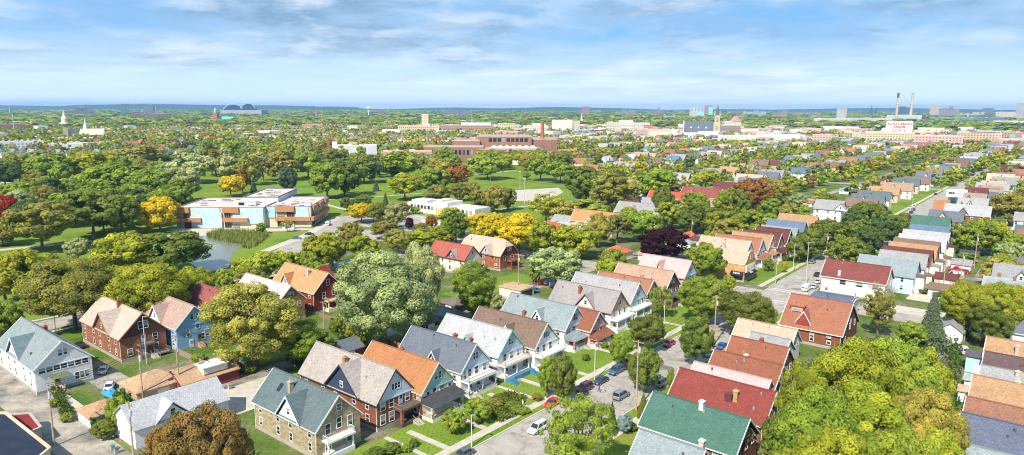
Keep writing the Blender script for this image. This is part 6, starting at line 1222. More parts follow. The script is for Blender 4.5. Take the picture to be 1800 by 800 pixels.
# ------------------------------------------------------------------ two people crossing the near street, a garden statue
def person(px, py, face, shirt, trousers, hair, label, s=1.0, swing=.28):
    X, Y = G(px, py); J = dict(pel=(0, 0, .93), abd=(0, 0, 1.08), che=(.01, 0, 1.30), nec=(.01, 0, 1.47), hd0=(.03, 0, 1.56), hd1=(.03, 0, 1.68))
    rad = dict(pel=.145, abd=.125, che=.15, nec=.058, hd0=.088, hd1=.085); E_ = [('pel', 'abd'), ('abd', 'che'), ('che', 'nec'), ('nec', 'hd0'), ('hd0', 'hd1')]
    for sg, nm in ((1, 'l'), (-1, 'r')):
        f = swing * sg; pts = [('hip', (0, .09 * sg, .90), .105), ('kne', (f * .55 + .05, .10 * sg, .50), .062), ('ank', (f * 1.05 - .02, .10 * sg, .10), .045), ('toe', (f * 1.05 + .17, .11 * sg, .045), .038), ('sho', (.0, .19 * sg, 1.40), .068), ('elb', (-f * .45, .25 * sg, 1.13), .045), ('wri', (-f * .8 + .06, .25 * sg, .90), .032), ('pal', (-f * .9 + .09, .25 * sg, .82), .036)]
        for n_, p, r_ in pts: J[n_ + nm] = p; rad[n_ + nm] = r_
        E_ += [('pel', 'hip' + nm), ('hip' + nm, 'kne' + nm), ('kne' + nm, 'ank' + nm), ('ank' + nm, 'toe' + nm), ('che', 'sho' + nm), ('sho' + nm, 'elb' + nm), ('elb' + nm, 'wri' + nm), ('wri' + nm, 'pal' + nm)]
        for i, (dx, dz, dy) in enumerate(((.04, -.05, .0), (.025, -.085, .0), (.0, -.09, .0), (-.025, -.08, .0), (-.035, -.065, .0))): n_ = 'fin%d%s' % (i, nm); p = J['pal' + nm]; J[n_] = (p[0] + dx, p[1] + dy, p[2] + dz); rad[n_] = .009; E_.append(('pal' + nm, n_))
    ks = list(J); me = bpy.data.meshes.new('person'); me.from_pydata([J[k_] for k_ in ks], [(ks.index(a), ks.index(b)) for a, b in E_], []); tmp = bpy.data.objects.new('tmp', me); col.objects.link(tmp)
    tmp.modifiers.new('s', 'SKIN'); sl_ = me.skin_vertices[0].data
    for i, k_ in enumerate(ks): sl_[i].radius = (rad[k_], rad[k_] * (1.25 if k_ in ('che', 'abd', 'pel') else 1)); sl_[i].use_root = (k_ == 'pel')
    tmp.modifiers.new('d', 'SUBSURF').levels = 2; dg = bpy.context.evaluated_depsgraph_get(); dg.update(); bm = bpy.data.meshes.new_from_object(tmp.evaluated_get(dg)); bpy.data.objects.remove(tmp)
    bm.materials.clear()
    for i, c_ in enumerate((shirt, trousers, (.55, .34, .25), (.04, .04, .04))):
        t = NT('%s_%d' % ('cloth', len(MATS))); t.bsdf(c_, .8, .1); bm.materials.append(t.m)
    for p in bm.polygons:
        c_ = p.center; p.material_index = 2 if c_.z > 1.45 or (abs(c_.y) > .2 and c_.z < 1.12) else (0 if c_.z > .95 else (3 if c_.z < .09 else 1))
    r = O('person', bm, None, None, (X, Y, .03), R(face), s); tag(r, label, 'person')
    m = MB(); m.tube((.02, 0, 1.62), (.005, 0, 1.76), .100, .085, 12, 'paint'); m.tube((.005, 0, 1.76), (.0, 0, 1.785), .085, .03, 12, 'paint'); m.obj('hair', r, hair)
    m = MB()
    for sg in (-1, 1): m.tube((.105, .034 * sg, 1.635), (.118, .034 * sg, 1.635), .011, n=6, mat='rubber'); m.tube((.03, .092 * sg, 1.60), (.03, .098 * sg, 1.64), .016, n=6, mat='paint')
    m.tube((.112, 0, 1.62), (.135, 0, 1.60), .014, .018, 6, 'paint'); m.box(.105, .116, -.025, .025, 1.560, 1.568, 'paint'); m.obj('face', r, (.5, .28, .2)); return r
person(1053, 690, 140, (.04, .08, .25), (.03, .04, .07), (.05, .03, .02), 'person in dark blue clothes walking in the near street by the maroon SUV')
person(1061, 691, 150, (.75, .75, .78), (.50, .50, .52), (.10, .06, .03), 'person in pale clothes walking just right of the one in dark blue')
X, Y = G(919, 716); r = thing('garden_statue', 'small white standing statue on the front lawn behind the red car', 'statue', X, Y, .12); m = MB(); m.box(-.25, .25, -.25, .25, 0, .35, 'plain'); m.obj('plinth', r, (.7, .68, .62)); m = MB(); m.tube((0, 0, .35), (0, 0, .9), .20, .13, 10, 'plain'); m.tube((0, 0, .9), (0, 0, 1.2), .13, .17, 10, 'plain'); m.tube((0, 0, 1.2), (0, 0, 1.32), .17, .05, 10, 'plain'); m.tube((0, 0, 1.32), (0, 0, 1.52), .08, .07, 8, 'plain'); m.obj('figure', r, (.8, .78, .74))
# ------------------------------------------------------------------ civic building beside the pond
A0 = Vector(G(545, 401)); B0 = Vector(G(311, 402)); xd = (B0 - A0); Lf = xd.length; ang = math.atan2(A0.y - B0.y, A0.x - B0.x)       # local x runs left to right along the facade
r = thing('civic_building', 'long two-storey civic building with pale blue panels and copper-brown bands behind the pond', 'building', B0.x, B0.y, 0, ang)
Hb = 10.6
def cb(name, x0, x1, y0, y1, z0, z1, mat, colr, par=None):
    m = MB(); m.box(x0, x1, y0, y1, z0, z1, mat); return m.obj(name, par or r, colr)
cream_, cop, blu = (.62, .54, .42), (.44, .22, .11), (.46, .62, .68)
cb('wall', 0, Lf * .66, 0, 40, 0, Hb, 'plain', cream_); cb('wall', Lf * .66, Lf, 3, 44, 0, Hb, 'plain', cream_); cb('upper_hall', 27, Lf * .66 + 1, 22, 62, Hb, Hb + 2.6, 'plain', (.60, .60, .64))
for x0, x1, y0, y1, z in ((.4, Lf * .66 - .2, .5, 39.5, Hb), (Lf * .66, Lf - .4, 3.5, 43.5, Hb), (27.4, Lf * .66 + .6, 22.4, 61.6, Hb + 2.6)):
    rf_ = cb('roof', x0, x1, y0, y1, z, z + .06, 'flat_roof', (.60, .52, .46))
    m = MB()
    for a, b, c_, d_ in ((x0 - .4, x1 + .4, y1, y1 + .5), (x0 - .4, x0, y0, y1), (x1, x1 + .4, y0, y1), (x0 - .4, x1 + .4, y0 - .5, y0)): m.box(a, b, c_, d_, z, z + .55, 'plain')
    m.obj('parapet', rf_, (.22, .22, .26)); q = random.Random(int(x0))
    m = MB()
    for i in range(16): a, b = q.uniform(x0 + 2, x1 - 6), q.uniform(y0 + 2, y1 - 3); m.box(a, a + q.uniform(1, 4.5), b, b + q.uniform(.5, 1.4), z + .06, z + q.uniform(.15, .45), 'plain')
    m.obj('roof_patch', rf_, (.16, .14, .15))
m = MB(); m.box(28, 38, 9, 14, Hb, Hb + 2.0, 'metal'); m.box(29, 32, 8.9, 9, Hb + .3, Hb + 1.7, 'rubber'); m.obj('air_unit', r, (.55, .60, .66)); m = MB(); m.box(60, 66, 12, 15, Hb, Hb + .9, 'metal'); m.obj('air_unit', r, (.5, .52, .56))
for a, b in ((.115, .33), (.425, .655)): cb('blue_panel', Lf * a, Lf * b, -.5, 0, .5 if a < .4 else 2.5, Hb + .2, 'panel_blue', blu)
cb('blue_panel', Lf * .20, Lf * .345, -1.1, -.5, .4, Hb - 2.0, 'panel_blue', blu)
for a, b in ((.665, .73), (.885, .985)): cb('blue_panel', Lf * a, Lf * b, 2.5, 3, 5.2, Hb + .2, 'panel_blue', (.36, .58, .68) if a < .7 else blu)
def bay(x0, x1, y, ext_l=0, ext_r=0):
    cb('copper_band', x0, x1, y - 1.5, y, 8.3, Hb + .5, 'plain', cop); cb('copper_band', x0 - ext_l, x1 + ext_r, y - 2.0, y, 3.6, 5.6, 'plain', cop)
    for z0, z1 in ((5.8, 8.1), (.6, 3.4)):
        n = max(2, int((x1 - x0) / 4))
        for i in range(n):
            a = x0 + (x1 - x0) * (i + .12) / n; b = x0 + (x1 - x0) * (i + .90) / n; m = MB(); m.box(a, b, y - .25, y - .15, z0, z1, 'window_glass'); w_ = m.obj('window', r)
            m = MB(); nn = 3
            for k_ in range(nn + 1): xx = a + (b - a) * k_ / nn; m.box(xx - .06, xx + .06, y - .33, y - .25, z0, z1, 'paint')
            m.obj('frame', w_, (.35, .33, .32))
bay(0, Lf * .105, 0, 0, 6); bay(Lf * .355, Lf * .475, 0, 0, 4.5); bay(Lf * .735, Lf * .88, 3, 0, Lf * .12)
# right-hand end wall with its bands
cb('copper_band', Lf, Lf + 1.8, 1.5, 40, 3.6, 5.6, 'plain', cop)
for y0 in (5, 20, 33): cb('copper_band', Lf, Lf + 1.3, y0, y0 + 8, 8.2, Hb + .3, 'plain', cop)
for y0 in (5, 13, 21, 29): m = MB(); m.box(Lf, Lf + .15, y0, y0 + 5.5, 5.8, 8.0, 'window_glass'); m.box(Lf, Lf + .15, y0, y0 + 6.5, .6, 3.4, 'window_glass'); m.obj('window', r)
cb('door', Lf * .07, Lf * .11, -.4, 0, 0, 3.2, 'paint', (.12, .03, .03)); cb('fence_screen', Lf * .80, Lf * .89, -2.5, -2.3, 0, 3.2, 'metal', (.55, .58, .62))
m = MB()
for i in range(4): m.box(2, Lf * .5, -6 - i * 1.0, -5 - i * 1.0, 0, .9 - i * .2, 'concrete')
m.obj('terrace_steps', r)
# white pavilion
P0, P1 = Vector(G(716, 371)), Vector(G(835, 386)); ang = math.atan2(P1.y - P0.y, P1.x - P0.x); Lp = (P1 - P0).length
r = thing('pavilion', 'white park bathhouse pavilion with stepped centre entrance and small square windows', 'building', P0.x, P0.y, 0, ang); wt = (.72, .68, .62)
cb('wall', 0, Lp * .46, 0, 14, 0, 5.6, 'plain', wt); cb('wall', Lp * .62, Lp, 0, 14, 0, 5.6, 'plain', wt); cb('roof', .4, Lp - .4, .6, 13.5, 5.6, 5.8, 'flat_roof', (.62, .60, .58)); cb('raised_wing', 2, Lp * .27, 2, 12, 5.8, 7.2, 'plain', (.60, .66, .70))
cb('entrance_block', Lp * .44, Lp * .64, -1.6, 12, 0, 8.0, 'plain', wt); cb('entrance_step', Lp * .47, Lp * .56, -1.4, 8, 8.0, 9.2, 'plain', wt); cb('entrance_step', Lp * .50, Lp * .535, -1.8, -1.6, 3.5, 9.8, 'plain', wt)
for i in range(5): x_ = Lp * .47 + i * Lp * .028; m = MB(); m.box(x_, x_ + .9, -1.75, -1.6, .3, 4.6, 'paint'); m.obj('door', r, (.62, .40, .12))
for i in range(8): m = MB(); x_ = 3 + i * (Lp * .42 / 8); m.box(x_, x_ + 1.8, -.12, 0, 2.9, 4.7, 'window_glass'); m.box(x_ - .15, x_ + 1.95, -.2, 0, 2.7, 2.9, 'paint'); m.obj('window', r, (.2, .12, .1))
for i in range(6): m = MB(); x_ = Lp * .65 + i * (Lp * .33 / 6); m.box(x_, x_ + 1.8, -.12, 0, 2.9, 4.7, 'window_glass'); m.box(x_ - .15, x_ + 1.95, -.2, 0, 2.7, 2.9, 'paint'); m.obj('window', r, (.2, .12, .1))
# ------------------------------------------------------------------ larger buildings of the middle distance: placed by where they meet the ground and how tall they stand
def far_block(name, label, cat, x0, x1, yb, yt, colr, depth=None, parts=(), mat='far_facade', roofc=(.5, .48, .46), rz=0, win=None):
    sky_ = yb < 212; yb = max(yb, 206.5); colr = tuple(c_ * (.62 if sky_ else .88) for c_ in colr); xc = (x0 + x1) / 2; X, Y = G(xc, yb); d = PX(X, Y)[2]; W = (x1 - x0) * d / F; h_ = max(3, height_at(X, Y, yt)); D = depth or W * .4; r = thing(name, label, cat, X, Y, 0, -math.atan2(X, Y) * 1.0 + rz)
    hf = h_; q = random.Random(int(x0 * 7))
    if sky_ and x1 - x0 > 17:
        h_ = h_ * .62; a = 0.0
        while a < .93: b = min(1, a + q.uniform(.10, .3)); m = MB(); m.box(-W / 2 + W * a + .5, -W / 2 + W * b - .5, q.uniform(3, 9), D * q.uniform(.5, .9), h_, h_ + (hf - h_) * (1 if .3 < a < .6 else q.uniform(.1, 1)), mat); m.obj('upper_block', r, tuple(min(1, c_ * q.uniform(.75, 1.3)) for c_ in colr)); a = b + q.uniform(0, .06)
    m = MB(); m.box(-W / 2, W / 2, 0, D, 0, h_, mat); m.obj('wall', r, colr); m = MB(); m.box(-W / 2 + .3, W / 2 - .3, .3, D - .3, h_ + .003, h_ + .12, 'flat_roof'); ro = m.obj('roof', r, roofc)
    m = MB()
    for a, b, c_, e in ((-W / 2 - .1, W / 2 + .1, -.1, .35), (-W / 2 - .1, W / 2 + .1, D - .35, D + .1), (-W / 2 - .1, -W / 2 + .35, .35, D - .35), (W / 2 - .35, W / 2 + .1, .35, D - .35)): m.box(a, b, c_, e, h_ - .3, h_ + .9, 'plain')
    m.obj('parapet', r, tuple(min(1, c_ * 1.15) for c_ in colr))
    if W > 25:
        q = random.Random(int(x0)); m = MB()
        for i in range(int(W / 18) + 1): a = q.uniform(-W / 2 + 3, W / 2 - 6); b = q.uniform(D * .2, D * .7); m.box(a, a + q.uniform(2, 6), b, b + 3, h_ + .12, h_ + q.uniform(1, 3), 'plain')
        m.obj('roof_unit', r, (.55, .54, .53))
    for nm, a0, a1, z0, z1, cc, dp in parts:                          # fractions of the width, pixel rows
        m = MB(); zz0 = height_at(X, Y, z0) if z0 < yb else 0; zz1 = height_at(X, Y, z1); m.box(-W / 2 + W * a0, -W / 2 + W * a1, dp[0], dp[1], zz0, zz1, mat if nm in ('wing', 'tower') else 'plain'); m.obj(nm, r, cc)
    return r, W, D, h_, d, X, Y
def fwindows(r, x0, x1, y, z0, z1, n, gap=.3, rows=1, mat='window_glass'):
    for j in range(rows):
        for i in range(n):
            a = x0 + (x1 - x0) * i / n; b = a + (x1 - x0) / n * (1 - gap); m = MB(); za = z0 + (z1 - z0) * j / rows; m.box(a, b, y - .25, y, za, za + (z1 - z0) / rows * (.62 if rows > 1 else 1), mat); m.obj('window', r)
# red school with saw-tooth skylights and a round chimney
brk = (.29, .16, .115)
X, Y = G(840, 283); d = PX(X, Y)[2]; r = thing('school_building', 'long red brick school with banded windows, white skylight cones and tall round chimney', 'school', X, Y, 0, -math.atan2(X, Y) * .3)
pxm = d / F
def sblock(x0, x1, y0, y1, yt, colr=brk, nm='wall'):
    h_ = height_at(X, Y + (y0 if y0 > 0 else 0), yt); m = MB(); m.box((x0 - 840) * pxm, (x1 - 840) * pxm, y0, y1, 0, h_, 'plain'); m.obj(nm, r, colr)
    m = MB(); m.box((x0 - 840) * pxm + .5, (x1 - 840) * pxm - .5, y0 + .5, y1 - .5, h_ + .003, h_ + .1, 'flat_roof'); m.obj('roof', r, (.42, .33, .29)); m = MB(); m.box((x0 - 840) * pxm - .2, (x1 - 840) * pxm + .2, y0 - .2, y0 + .4, h_ - .9, h_ + .3, 'plain'); m.obj('cornice', r, (.52, .42, .36)); return h_
sblock(745, 850, 0, 40, 258); hb = sblock(842, 952, 0, 45, 262); ht = sblock(838, 937, 45, 95, 239); sblock(792, 842, 40, 90, 247); sblock(937, 985, 50, 110, 244)
zz = lambda py, y: height_at(X, Y + y, py)
fwindows(r, (858 - 840) * pxm, (932 - 840) * pxm, 45, zz(249, 45), zz(243, 45), 9, .28)
fwindows(r, (865 - 840) * pxm, (945 - 840) * pxm, 0, zz(272, 0), zz(266, 0), 9, .4); fwindows(r, (750 - 840) * pxm, (835 - 840) * pxm, 0, zz(272, 0), zz(264, 0), 12, .45)
for i in range(7):
    m = MB(); a = (868 + i * 11.6 - 840) * pxm; m.v = [(a - 5, 22, hb + .1), (a + 5, 22, hb + .1), (a + 5, 30, hb + .1), (a - 5, 30, hb + .1), (a, 25, hb + 3.6)]; m.f = [(0, 1, 4), (1, 2, 4), (2, 3, 4), (3, 0, 4)]; m.m = [m.mi('plain')] * 4; m.obj('skylight', r, (.86, .84, .82))
a = (958 - 840) * pxm; hz = zz(214, 60); m = MB(); m.tube((a, 60, 0), (a, 60, hz), 2.9, 2.2, 14, 'brickwork'); m.tube((a, 60, hz), (a, 60, hz + 1), 2.5, 2.5, 14, 'plain'); m.obj('chimney', r, (.48, .18, .11))
BL = [
 ('brick_building', 'long low brick block left of the school with pale roof edge', 'building', 672, 760, 296, 268, (.60, .34, .27), 25), ('office_block', 'wide tan block with a square stone tower above the treetops', 'building', 700, 772, 238, 222, (.70, .58, .42), 40, [('tower', .58, .74, 240, 201, (.76, .66, .48), (2, 14))]),
 ('brick_building', 'long brick mill block with grey roof lights behind the school', 'building', 772, 868, 236, 221, (.52, .28, .20), 60, [('roof_light', .4, .95, 221, 216, (.55, .62, .70), (15, 45))]), ('apartment_block', 'small cream flat-roofed block right of the brick mill', 'building', 875, 906, 234, 218, (.72, .62, .38), 25),
 ('office_block', 'small white industrial block left of the chimney top', 'building', 922, 964, 236, 222, (.78, .72, .66), 25, [('upper_floor', .3, .9, 222, 219, (.74, .70, .66), (4, 20))]), ('warehouse', 'tall windowless cream warehouse right of the red chimney', 'warehouse', 970, 1006, 234, 212, (.82, .76, .62), 60, [('side_wing', 1.0, 1.36, 236, 213, (.52, .46, .40), (5, 50))], 'plain'),
 ('factory', 'broad cream factory with rows of tall windows and rooftop block', 'factory', 1065, 1141, 236, 217, (.66, .62, .54), 60, [('rooftop_block', .30, .62, 217, 212, (.70, .66, .56), (10, 30)), ('wing', .86, 1.06, 238, 219, (.50, .22, .16), (-6, 30))]),
 ('apartment_block', 'brick and cream block in front of the broad cream factory', 'building', 1118, 1180, 246, 228, (.62, .42, .34), 30, [('cream_wing', .35, 1.0, 246, 230, (.74, .64, .48), (-5, 20))]), ('brick_building', 'tan-brown three-storey block right of the tall church tower', 'building', 1264, 1300, 239, 222, (.34, .26, .21), 40),
 ('brick_building', 'orange brick house-block beside the tan-brown block', 'building', 1300, 1345, 238, 228, (.58, .38, .22), 25), ('warehouse', 'long pale warehouse below the church with grey roof', 'warehouse', 1262, 1330, 255, 240, (.66, .64, .58), 45, [], 'plain'), ('warehouse', 'white warehouse with pinkish side, right of the long pale one', 'warehouse', 1330, 1402, 254, 238, (.80, .76, .72), 50, [('pink_wing', 0, .38, 254, 241, (.66, .36, .32), (-4, 20))], 'plain'),
 ('factory', 'small pink brick block at mid right beyond the trees', 'factory', 1428, 1460, 256, 238, (.68, .44, .40), 25), ('factory', 'low cream block with a stair tower left of the painted sign building', 'factory', 1484, 1510, 250, 233, (.70, .62, .48), 20, [('tower', .0, .5, 250, 229, (.72, .62, .46), (0, 8))]),
 ('factory', 'pink-rose loft warehouse with rows of small windows at right', 'warehouse', 1610, 1684, 262, 240, (.68, .46, .42), 40), ('factory', 'tan brick industrial building with dark solar panels on its roof', 'factory', 1686, 1752, 256, 234, (.60, .46, .32), 45),
 ('factory', 'brick gabled hall with turquoise entrance at the far right', 'building', 1764, 1792, 252, 233, (.48, .32, .25), 30), ('warehouse', 'long grey-roofed ribbed depot left of the painted sign', 'warehouse', 1492, 1562, 220, 208, (.62, .58, .54), 80), ('warehouse', 'long pale shed left of the ribbed depot', 'warehouse', 1432, 1490, 220, 209, (.60, .60, .60), 60),
 ('tower_block', 'slim pale high-rise left of the twin dark spires', 'tower block', 1470, 1486, 216, 191.5, (.54, .52, .50), 30), ('tower_block', 'white high-rise with teal glass front', 'tower block', 1212, 1237, 210, 187.5, (.82, .82, .82), 50), ('tower_block', 'pinkish brick high-rise beside the teal glass one', 'tower block', 1238, 1252, 206, 185.5, (.56, .36, .34), 50),
 ('tower_block', 'blue glass tower between the two tall stacks', 'tower block', 1577, 1590, 206, 187.5, (.10, .16, .32), 60), ('tower_block', 'purple-blue lower tower between the two stacks', 'tower block', 1590, 1600, 206, 189, (.20, .17, .32), 60), ('power_plant', 'light blue industrial hall under the two stacks', 'building', 1561, 1615, 216, 203, (.50, .60, .70), 60, [], 'plain'),
 ('tower_block', 'grey hotel slab with a rounded cream end among the right skyline', 'tower block', 1648, 1682, 208, 187, (.42, .40, .40), 60), ('grain_tower', 'rounded cream tower at the left end of the grey hotel slab', 'tower block', 1634, 1648, 208, 186, (.68, .60, .48), 40, [], 'plain'), ('tower_block', 'dark grey office tower near the right end of the skyline', 'tower block', 1727, 1744, 206, 190, (.24, .28, .34), 60),
 ('tower_block', 'big grey tower cut by the right edge with a roof antenna', 'tower block', 1786, 1810, 214, 181.5, (.44, .45, .48), 60), ('tower_block', 'domed red-brown hotel tower in the middle skyline', 'tower block', 1287, 1305, 204, 192, (.36, .24, .24), 60), ('office_block', 'white office block right of the red-brown hotel', 'building', 1305, 1345, 206, 194, (.62, .62, .62), 60),
 ('hospital_building', 'wide mauve hospital block near the horizon at left', 'building', 124, 164, 202, 189.5, (.34, .28, .40), 90, [('tower', .35, .65, 202, 187, (.38, .32, .42), (20, 60))]), ('tower_block', 'turquoise-blue tower on the left horizon', 'tower block', 215, 228, 197, 183, (.20, .42, .55), 80), ('tower_block', 'grey-blue tower cluster right of the turquoise one', 'tower block', 254, 270, 196, 184, (.36, .42, .52), 80, [('wing', 1.0, 1.25, 196, 186, (.36, .42, .52), (5, 60))]),
 ('brick_building', 'dark red brick school block with steep roofs at left', 'building', 236, 294, 212, 200, (.34, .18, .20), 70), ('brick_building', 'brown brick factory left of the thin white mast', 'factory', 0, 42, 234, 219, (.36, .18, .14), 50), ('row_houses', 'long white terrace with many dormers at the left edge', 'building', -10, 70, 266, 250, (.74, .74, .76), 18), ('warehouse', 'long bright white roofed hall left of the park trees', 'warehouse', 92, 150, 266, 253, (.86, .84, .80), 24, [], 'plain'),
 ('brick_building', 'pinkish brick hall right of the long white roof', 'building', 148, 172, 264, 252, (.62, .38, .30), 20), ('rink_building', 'long pale blue building with a tall end frame behind the park trees', 'building', 594, 662, 272, 256.5, (.66, .68, .74), 24, [('end_frame', -.12, 0, 272, 249, (.74, .80, .84), (0, 6))], 'plain'), ('brick_building', 'orange-brown brick row in the left middle distance', 'building', 532, 568, 230, 219, (.62, .36, .26), 30), ('brick_building', 'dark brick row beside the orange-brown one', 'building', 570, 600, 228, 220, (.34, .18, .17), 30),
 ('tower_block', 'small brick-topped block on the left-centre horizon', 'tower block', 665, 676, 203, 192, (.40, .28, .34), 80), ('office_block', 'pink-brown block on the horizon right of centre', 'building', 1023, 1036, 199, 187.5, (.52, .32, .32), 120), ('office_block', 'tan flat block on the horizon above the cream factory', 'building', 1094, 1118, 200, 190.5, (.42, .36, .34), 100),
 ('office_block', 'brown block on the horizon left of the white high-rise', 'building', 1146, 1166, 200, 189, (.38, .30, .32), 100), ('depot', 'long white depot roofs below the middle skyline', 'warehouse', 1130, 1205, 211, 204, (.66, .66, .66), 60, [], 'plain'), ('office_block', 'mauve blocks on the skyline left of the slim pale high-rise', 'building', 1360, 1400, 205, 194, (.38, .34, .42), 80), ('office_block', 'brown-grey blocks on the skyline near the slim pale high-rise', 'building', 1405, 1440, 207, 196, (.42, .36, .38), 80),
 ('stadium_stand', 'bluish low industrial field below the right skyline', 'building', 1640, 1720, 217, 207, (.18, .30, .42), 80), ('office_block', 'white blocks on the right skyline past the grey hotel', 'building', 1690, 1726, 208, 197, (.66, .60, .55), 80), ('office_block', 'cream stepped block near the right edge of the skyline', 'building', 1752, 1784, 212, 197, (.66, .58, .46), 70), ('factory', 'deep blue-roofed plant right of the light masts', 'factory', 1720, 1760, 220, 207, (.12, .22, .40), 60),
 ('market_hall', 'teal-roofed shed strip in the far right plain', 'building', 1655, 1690, 222, 215, (.15, .50, .42), 30, [], 'plain'), ('warehouse', 'pale long shed at the far right below the tower', 'warehouse', 1750, 1800, 224, 213, (.64, .62, .56), 50, [], 'plain'), ('office_block', 'far hospital block with a domed roof left of centre horizon', 'building', 780, 830, 200, 192.5, (.32, .28, .42), 100)]
for b in BL:
    rr = far_block(*b[:9], parts=b[9] if len(b) > 9 else (), mat=b[10] if len(b) > 10 else 'far_facade', depth=None) if False else far_block(b[0], b[1], b[2], b[3], b[4], b[5], b[6], b[7], b[8], b[9] if len(b) > 9 else (), b[10] if len(b) > 10 else 'far_facade')
    if 'teal glass' in b[1]: m = MB(); m.box(-rr[1] * .02, rr[1] * .5, -1.5, 0, 6, rr[3] * .88, 'plain'); m.obj('glass_front', rr[0], (.25, .62, .60))
    if 'solar' in b[1]: m = MB(); m.box(-rr[1] * .2, rr[1] * .45, 2, rr[2] * .9, rr[3] + 1, rr[3] + 1.4, 'solar'); m.obj('solar_panels', rr[0])
    if 'antenna' in b[1]: m = MB(); m.tube((0, 10, rr[3]), (0, 10, rr[3] + 26), 2.5, 1.5, 5, 'metal'); m.box(-8, 8, 8, 12, rr[3] + 24, rr[3] + 27, 'metal'); m.obj('antenna', rr[0], (.25, .27, .3))
    if 'turquoise entrance' in b[1]: m = MB(); m.box(-4, 4, -.6, 0, 0, rr[3] * .8, 'plain'); m.obj('entrance', rr[0], (.15, .55, .60))
    if 'dormers' in b[1]:
        for i in range(9): m = MB(); a = -rr[1] / 2 + rr[1] * (i + .5) / 9; m.prism([(a - 3, 0, rr[3]), (a + 3, 0, rr[3]), (a, 0, rr[3] + 4)], (0, 8, 0), 'plain'); m.obj('dormer', rr[0], (.62, .66, .72))
# painted sign building
r, W, D, h_, d, X, Y = far_block('loft_building', 'cream loft factory carrying a tall white wall with red painted lettering', 'factory', 1524, 1600, 254, 233, (.70, .58, .38), 30)
zt = height_at(X, Y, 213); xs0, xs1 = -W / 2 + W * .42, -W / 2 + W * .95; m = MB(); m.box(xs0, xs1, 1.5, 24, h_ - 2, zt, 'plain'); tw = m.obj('sign_wall', r, (.86, .85, .86)); m = MB(); m.box(xs1, xs1 + 2, 1, 24, 0, zt - 1, 'brickwork'); m.obj('side_wall', r, (.34, .18, .14))
hh = zt - h_; xm = (xs0 + xs1) / 2
for tx, zf, sz in (('KUNZELMANN', .76, .27), ('ESSER', .47, .27), ('LOFTS', .18, .24)): text(tx, tw, (xm, 1.3, h_ + hh * zf), (math.pi / 2, 0, 0), hh * sz * (1.0 if tx != 'KUNZELMANN' else 1.0), (.42, .02, .03), ext=.15, off=.02)
wide = [o for o in bpy.data.objects if o.name.startswith('lettering') and o.parent == tw]
for o in wide:
    w_ = max(v.co.x for v in o.data.vertices) - min(v.co.x for v in o.data.vertices); target = (xs1 - xs0) * {0: .90}.get(wide.index(o), .46); o.scale = (target / w_, 1.0, 1)
# stacks
for px, lab, tilt in ((1574.5, 'left one of two tall tan stacks, dark tipped', 0), (1599.5, 'right one of two tall tan stacks, light ringed', 1)):
    X, Y = G(px, 216); d = PX(X, Y)[2]; h_ = height_at(X, Y, 163.5 + tilt * .3); r = thing('smokestack', lab + ' above the power plant', 'chimney', X, Y, 0, 0, 'tall stacks of the power plant'); k_ = d / F
    m = MB(); m.tube((0, 0, 0), (0, 0, h_), 2.6 * k_, 1.7 * k_, 16, 'plain'); m.obj('shaft', r, (.56, .46, .38)); m = MB(); m.tube((0, 0, h_ * .62), (0, 0, h_ * .65), 2.9 * k_, 2.9 * k_, 16, 'plain'); m.obj('ring', r, (.7, .66, .62)); m = MB(); m.tube((0, 0, h_ * (.84 if not tilt else .96)), (0, 0, h_ + 1), 1.95 * k_, 1.8 * k_, 16, 'plain'); m.obj('tip', r, (.10, .09, .10) if not tilt else (.35, .3, .28))
def spire(m, x, y, z0, z1, w_, mat='plain', n=8): m.tube((x, y, z0), (x, y, z1), w_, w_ * .03, n, mat)
# church with tall tower (right of centre)
X, Y = G(1259, 243); d = PX(X, Y)[2]; k_ = d / F; r = thing('church', 'cream stone church with slate nave roof and tall dark-tipped bell tower', 'church', X, Y, 0, -math.atan2(X, Y)); zt = lambda p: height_at(X, Y, p)
m = MB(); m.box(-5.6 * k_, 5.6 * k_, -5 * k_, 6 * k_, 0, zt(216), 'brickwork'); m.box(-4.4 * k_, 4.4 * k_, -4 * k_, 5 * k_, zt(216), zt(203), 'brickwork'); 
for a in (-4.4, 4.4): spire(m, a * k_, -4 * k_, zt(203), zt(197), 1.2 * k_)
tw = m.obj('tower', r, (.66, .56, .38)); m = MB(); spire(m, 0, 0, zt(203), zt(182.5), 3.6 * k_); m.obj('spire', tw, (.14, .13, .15)); m = MB()
for z0, z1 in ((213, 207), (228, 222)): m.box(-1.5 * k_, 1.5 * k_, -5.2 * k_, -5.0 * k_, zt(z0), zt(z1), 'window_glass'); m.box(-1.5 * k_, -.3 * k_, -4.2 * k_, -4.05 * k_, zt(210), zt(205), 'window_glass')
m.obj('louvre', tw); x0, x1 = -56 * k_, -5.6 * k_; m = MB(); m.box(x0, x1, 0, 26 * k_, 0, zt(232), 'plain'); m.obj('nave_wall', r, (.66, .56, .42)); m = MB(); m.prism([(x0, -1, zt(232.5)), (x0, 27 * k_, zt(232.5)), (x0, 13 * k_, zt(214))], (x1 - x0, 0, 0), 'shingle', 'plain'); m.obj('nave_roof', r, (.13, .155, .20))
m = MB(); m.prism([(x0 - 2, -2, 0), (x0 - 2, 28 * k_, 0), (x0 - 2, 28 * k_, zt(228)), (x0 - 2, 13 * k_, zt(213)), (x0 - 2, -2, zt(228))], (2, 0, 0), 'plain'); m.obj('gable_wall', r, (.68, .60, .46))
for a in (-44, -31, -18): m = MB(); m.prism([(a * k_ - 2 * k_, 3 * k_, zt(226)), (a * k_ + 2 * k_, 3 * k_, zt(226)), (a * k_, 3 * k_, zt(222.5))], (0, 4 * k_, 0), 'plain'); m.obj('dormer', r, (.78, .76, .74))
